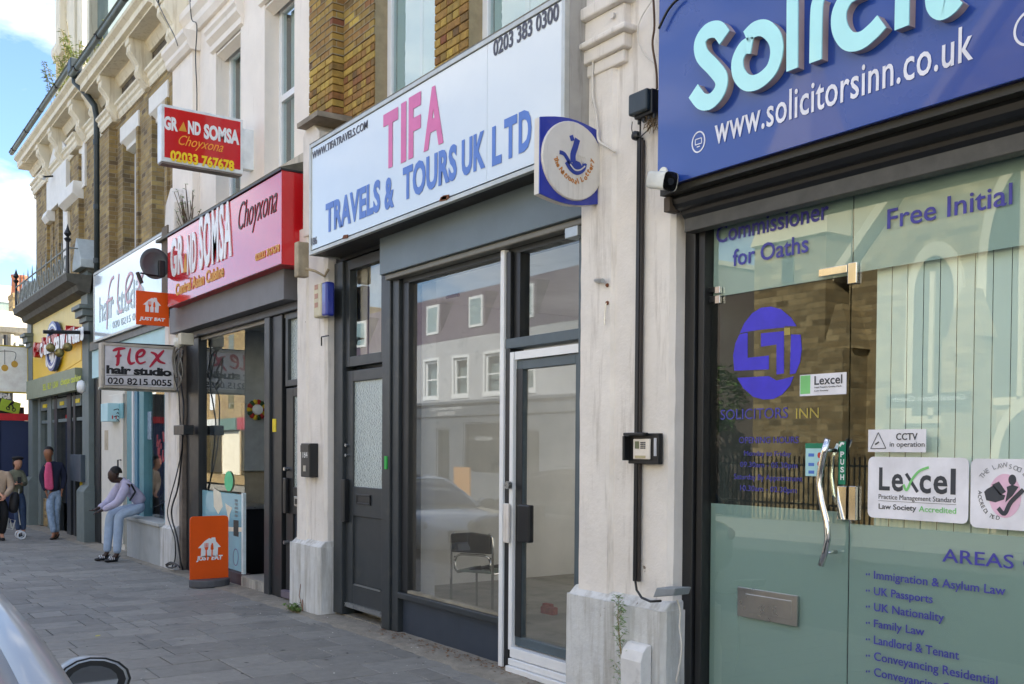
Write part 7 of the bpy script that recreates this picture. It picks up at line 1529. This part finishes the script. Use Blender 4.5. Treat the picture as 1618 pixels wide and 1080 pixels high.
hk = thing('bracket', 'small bent iron bracket on the narrow pilaster', 'bracket', PY(512, 532, -.15)); MB().tube([PY(519, 530, -.12), PY(518, 530, -.17), PY(508, 532, -.17), PY(508, 546, -.16)], .008, 6).build('rod', BLKPL, hk)
lp = thing('swan_lamp', 'rusty floodlight arm beside the lower corner of the travel sign', 'lamp bracket', PY(490, 430, -.2)); MB().tube([PY(519, 425, -.12), PY(513, 436, -.14), PY(498, 428, -.22), PY(483, 424, -.3)], .014, 8).build('arm', mat('rusty_cream_iron', '#a99a80', .7, var=.3), lp, smooth=True)
p = PY(480, 440, -.3); MB().box(p.x-.06, p.x+.04, -.38, -.26, PY(480, 438, -.3).z, PY(480, 383, -.3).z).build('lamp_case', MATS['rusty_cream_iron'], lp, bev=.01) 

# satellite dish, boxes and cables on the slim pilaster
XS_ = -14.35
ds = thing('satellite_dish', 'dark grey satellite dish with feed arm above the orange square sign', 'satellite dish', (XS_, -.4, 4.3))
c = PXp(243, 417, XS_); r_ = abs(PXp(243, 392, XS_).z-PXp(243, 441, XS_).z)/2; ry_ = abs(PXp(219, 417, XS_).y-PXp(266, 417, XS_).y)/2
dm_ = MB(); N = 28
prof = [(0, .0), (.35, .008), (.7, .03), (1.0, .065), (1.0, .075), (.7, .042), (.35, .02), (0, .012)]
for (rr, hh) in prof:
    for k in range(N): t = 2*math.pi*k/N; dm_.v.append((XS_-.02+hh, c.y+ry_*rr*math.cos(t)*1.0, c.z+r_*rr*math.sin(t)))
for i in range(len(prof)-1):
    for k in range(N): dm_.f.append([i*N+k, i*N+(k+1) % N, (i+1)*N+(k+1) % N, (i+1)*N+k])
dm_.build('reflector', mat('dark_grey_dish', '#55595c', .35, var=.1), ds, smooth=True)
MB().tube([PXp(257, 437, XS_+.02), PXp(238, 434, XS_+.05), PXp(222, 431, XS_+.1)], .012, 8).build('feed_arm', BLKPL, ds, smooth=True); MB().tube([PXp(217, 430, XS_+.1), PXp(224, 447, XS_+.12)], .028, 10).build('feed_horn', BLKPL, ds)
MB().tube([PXp(253, 412, XS_-.04), PXp(262, 412, XS_-.06), (XS_-.1, -.12, PXp(262, 412, XS_).z)], .02, 8).build('wall_mount', BLKPL, ds); MB().box(XS_-.0, XS_+.06, PXp(249, 420, XS_).y, PXp(259, 420, XS_).y, PXp(255, 438, XS_).z, PXp(255, 412, XS_).z).build('clamp', BLKPL, ds, bev=.01)
wb = thing('switch_box', 'small black box on the slim pilaster beside the cables', 'junction box', PY(289, 679, -.2)); p = PY(281, 687, -.2); q = PY(297, 671, -.2); MB().box(p.x, q.x, -.26, -.12, p.z, q.z).build('box', BLKPL, wb, bev=.006)
wc_ = thing('camera_dome', 'white dome camera and grey box at the top of the slim pilaster', 'camera', PY(283, 540, -.25)); p = PY(283, 541, -.25); MB().lathe([(.07, .06), (.075, 0), (.06, -.05), (.02, -.08)], p, 'z', 14).build('dome', MATS['camera_white'], wc_, smooth=True); MB().box(p.x+.04, p.x+.18, -.28, -.1, p.z-.04, p.z+.12).build('box', mat('cream_box', '#c9c2ae', .6), wc_, bev=.008)
def cable(label, pts, Y, r=.007, m=BLKPL, amp=0., sd=0):
    rg = random.Random(sd); P3 = [PY(a, b, Y+(rg.uniform(-amp, amp))) for a, b in pts]; t = thing('cable', label, 'cable', P3[0], 'cables on the shop pilasters'); sm = []
    for i in range(len(P3)-1):
        p0, p1, p2, p3 = P3[max(0, i-1)], P3[i], P3[i+1], P3[min(len(P3)-1, i+2)]
        for k in range(5): q = k/5; sm.append(.5*((2*p1)+(p2-p0)*q+(2*p0-5*p1+4*p2-p3)*q*q+(-p0+3*p1-3*p2+p3)*q**3))
    sm.append(P3[-1]); MB().tube(sm, r, 6).build('wire', m, t, smooth=True)
cable('thick black cable running down past the small switch box to the salon wall foot', ((289, 553), (286, 600), (290, 640), (289, 672), (287, 720), (281, 770), (272, 800), (272, 820), (280, 850), (285, 885), (289, 900)), -.2, .012, amp=.02, sd=1)
cable('loose black cable looping down the salon side of the slim pilaster', ((280, 560), (275, 590), (282, 620), (284, 655), (288, 700), (280, 745), (268, 790), (265, 815), (276, 850), (277, 880), (272, 895)), -.24, .009, amp=.02, sd=2)
cable('grey cable coil at the foot of the slim pilaster', ((288, 560), (282, 585), (287, 600), (281, 612), (289, 590), (285, 565)), -.25, .012, mat('grey_cable', '#77736a', .7), amp=.03, sd=3)
cable('pale cable bundle beside the dome camera', ((276, 545), (273, 570), (279, 596), (276, 560), (285, 548)), -.22, .014, MATS['grey_cable'], amp=.03, sd=4)
cable('knotted black cable end lying on the cement beside the pilaster foot', ((262, 892), (270, 888), (279, 893), (271, 897), (263, 894), (275, 890), (284, 896)), -.3, .012, amp=.03, sd=5)
cable('thin sagging cable reaching across the salon window to the pilaster', ((240, 802), (252, 797), (264, 790), (272, 785)), -.1, .005)
WCAB = mat('white_cable', '#d5d0c6', .6)
cable('long white cable running down the pilaster from the top beside the travel sign', ((936, -12), (941, 20), (942, 50), (938, 85), (936, 120), (936, 150), (941, 175), (944, 200), (946, 222), (962, 233), (972, 240)), -.17, .008, WCAB)
cable('white wire drooping in a curve at the top of the wide pilaster', ((1034, -5), (1012, 30), (1008, 60), (1018, 85), (1036, 102)), -.16, .004, WCAB)
cable('brown cable hanging down the edge of the blue sign', ((1032, -10), (1034, 40), (1031, 70), (1037, 110), (1038, 140)), -.2, .007, mat('brown_cable', '#5b4636', .8))
cable('black cable draped over the top left corner of the blue sign', ((1041, 45), (1053, 20), (1063, 6), (1073, -3)), -.33, .008)
cable('white cable clipped down the right edge of the wide pilaster plinth', ((1070, 948), (1075, 965), (1074, 990), (1077, 1020), (1074, 1050), (1068, 1078)), -.19, .006, WCAB)
cable('thin cable descending the white rendered pilaster strip', ((300, -5), (303, 30), (311, 40), (309, 90), (311, 140), (311, 178)), -.0, .008)
cable('thin wires gathered under the parapet moulding', ((245, -5), (262, 30), (275, 55), (281, 72)), -.35, .007)
nest = thing('twig_nest', 'clump of dry twigs stuffed behind the junction box', 'nest', PY(1028, 195, -.18)); rg = random.Random(2); tw = MB()
for k in range(60): a, b = rg.uniform(1019, 1038), rg.uniform(184, 200); tw.tube([PY(a, b, -.2+rg.uniform(-.03, .03)), PY(a+rg.uniform(-6, 6), b+rg.uniform(-6, 12), -.2+rg.uniform(-.03, .03))], .002, 4)
tw.build('twigs', mat('dry_twig', '#7a6446', .9, var=.3), nest, kind='stuff')

# ================================================================ PLANTS
LEAF = mat('weed_green', '#5b7a3a', .8, var=.4, scale=30); LEAF2 = mat('grey_green_leaf', '#7f9a68', .8, var=.35, scale=30); STEM = mat('dry_stem', '#8a7a4e', .9, var=.3)
def leaves(mb, p, n, s, rg, droop=.2):
    for _ in range(n):
        a = rg.uniform(0, 6.28); e = rg.uniform(-.4, .9); d = Vector((math.cos(a)*math.cos(e), math.sin(a)*math.cos(e), math.sin(e))); l = s*rg.uniform(.6, 1.3); w = Vector((-d.y, d.x, 0)).normalized()*l*.16
        p = Vector(p); tip = p+d*l-Vector((0, 0, droop*l)); m_ = p+d*l*.5; mb.add([p, m_+w, tip, m_-w], [(0, 1, 2, 3)])
rg = random.Random(12)
wd1 = thing('weed', 'tall feathery weed growing up the front of the wide pilaster plinth', 'weed', PY(983, 1090, -.24))
stm, lf = MB(), MB(); spine = [PY(985, 1095, -.25), PY(984, 1055, -.26), PY(979, 1010, -.27), PY(976, 975, -.27), PY(978, 943, -.26)]
stm.tube(spine, [.006, .005, .004, .003, .001], 6)
for i in range(46):
    t = i/46; q = t*(len(spine)-1); a = int(q); p = spine[a].lerp(spine[a+1], q-a); an = rg.uniform(0, 6.28); L_ = .09*(1-t*.65); tip = p+Vector((math.cos(an)*L_, math.sin(an)*L_*.5, L_*.9)); stm.tube([p, tip], [.0018, .0008], 4); leaves(lf, p.lerp(tip, .6), 3, .035, rg); leaves(lf, tip, 4, .028, rg)
stm.build('stem', STEM, wd1); lf.build('leaves', LEAF2, wd1)
wd2 = thing('weed', 'low green weed clump at the foot of the crumbling plinth', 'weed', PG(465, 965)); lf = MB(); stm = MB()
for i in range(26):
    b = PG(470+rg.uniform(-6, 9), 966+rg.uniform(-2, 3), zg(-10)); L_ = rg.uniform(.05, .16); an = rg.uniform(2, 5.5); tip = b+Vector((math.cos(an)*L_*.9, math.sin(an)*L_*.7, L_*.5)); stm.tube([b, tip], .002, 4); leaves(lf, tip, 7, .045, rg); leaves(lf, b.lerp(tip, .5), 5, .04, rg)
lf.build('leaves', LEAF, wd2); stm.build('stem', STEM, wd2)
dst = MB(); q = PG(478, 962, 0); dst.tube([q, q+Vector((-.04, -.02, .14)), q+Vector((-.05, 0, .26))], .004, 5); dst.tube([q+Vector((.0, 0, .1)), q+Vector((.1, -.04, .0))], .006, 5); dst.build('dead_stem', mat('red_brown_stem', '#7c5a48', .9), wd2)
wd3 = thing('weed', 'pale straggly weeds sprouting from the roof gutter in front of the white turret', 'weed', PY(120, 90, -.1)); lf, stm = MB(), MB()
for i in range(46):
    b = PY(98+rg.uniform(-6, 44), 104+rg.uniform(-6, 4), .1); 
    b = Vector((b.x, rg.uniform(-.1, .3), 8.95)); L_ = rg.uniform(.4, 1.25); tip = b+Vector((rg.uniform(-.35, .3), rg.uniform(-.3, .2), L_)); stm.tube([b, b.lerp(tip, .5)+Vector((rg.uniform(-.05, .05), 0, 0)), tip], .006, 4)
    for j in range(9): leaves(lf, b.lerp(tip, rg.uniform(.25, 1)), 4, .10, rg)
stm.build('stem', STEM, wd3); lf.build('leaves', mat('straw_green_leaf', '#8a9458', .85, var=.5, scale=8), wd3)
wd4 = thing('weed', 'bare twiggy weed growing on top of the red fascia beside the rounded cap', 'weed', PY(300, 330, -.15)); stm, lf = MB(), MB()
for i in range(26):
    b = PY(296+rg.uniform(-7, 9), 352, -.1); b.z = 4.66; L_ = rg.uniform(.15, .6); tip = b+Vector((rg.uniform(-.3, .3), rg.uniform(-.15, .05), L_)); stm.tube([b, tip], .005, 4); leaves(lf, tip, 3, .05, rg)
stm.build('stem', mat('brown_twig', '#5d4c3a', .9), wd4); lf.build('leaves', LEAF2, wd4)
tre = thing('street_tree', 'leafy tree beside the church across the street', 'tree', (-21.4, OY-1, 0)); MB().tube([(-21.4, OY-1, -.3), (-21.3, OY-1, 1.5), (-21.5, OY-1.1, 3)], [.16, .12, .07], 10).build('trunk', mat('bark', '#4a3c2e', .9, var=.3), tre); lf = MB()
for i in range(1500):
    d = Vector((rg.gauss(0, 1), rg.gauss(0, 1), rg.gauss(0, 1))).normalized()*rg.uniform(.5, 1)**.5*1.3; leaves(lf, Vector((-21.4, OY-1, 3.2))+Vector((d.x, d.y, d.z*.9)), 1, .24, rg)
lf.build('crown', LEAF, tre)
cctvpl = thing('wall_camera', 'tiny grey camera clipped under the far string course', 'camera', PY(70, 279, -.1)); p = PY(70, 279, -.15); MB().tube([(p.x-.1, -.15, p.z), (p.x+.1, -.25, p.z-.03)], .05, 10).build('body', METAL, cctvpl); MB().tube([(p.x, -.15, p.z), (p.x, .05, p.z+.05)], .02, 8).build('arm', BLKPL, cctvpl)
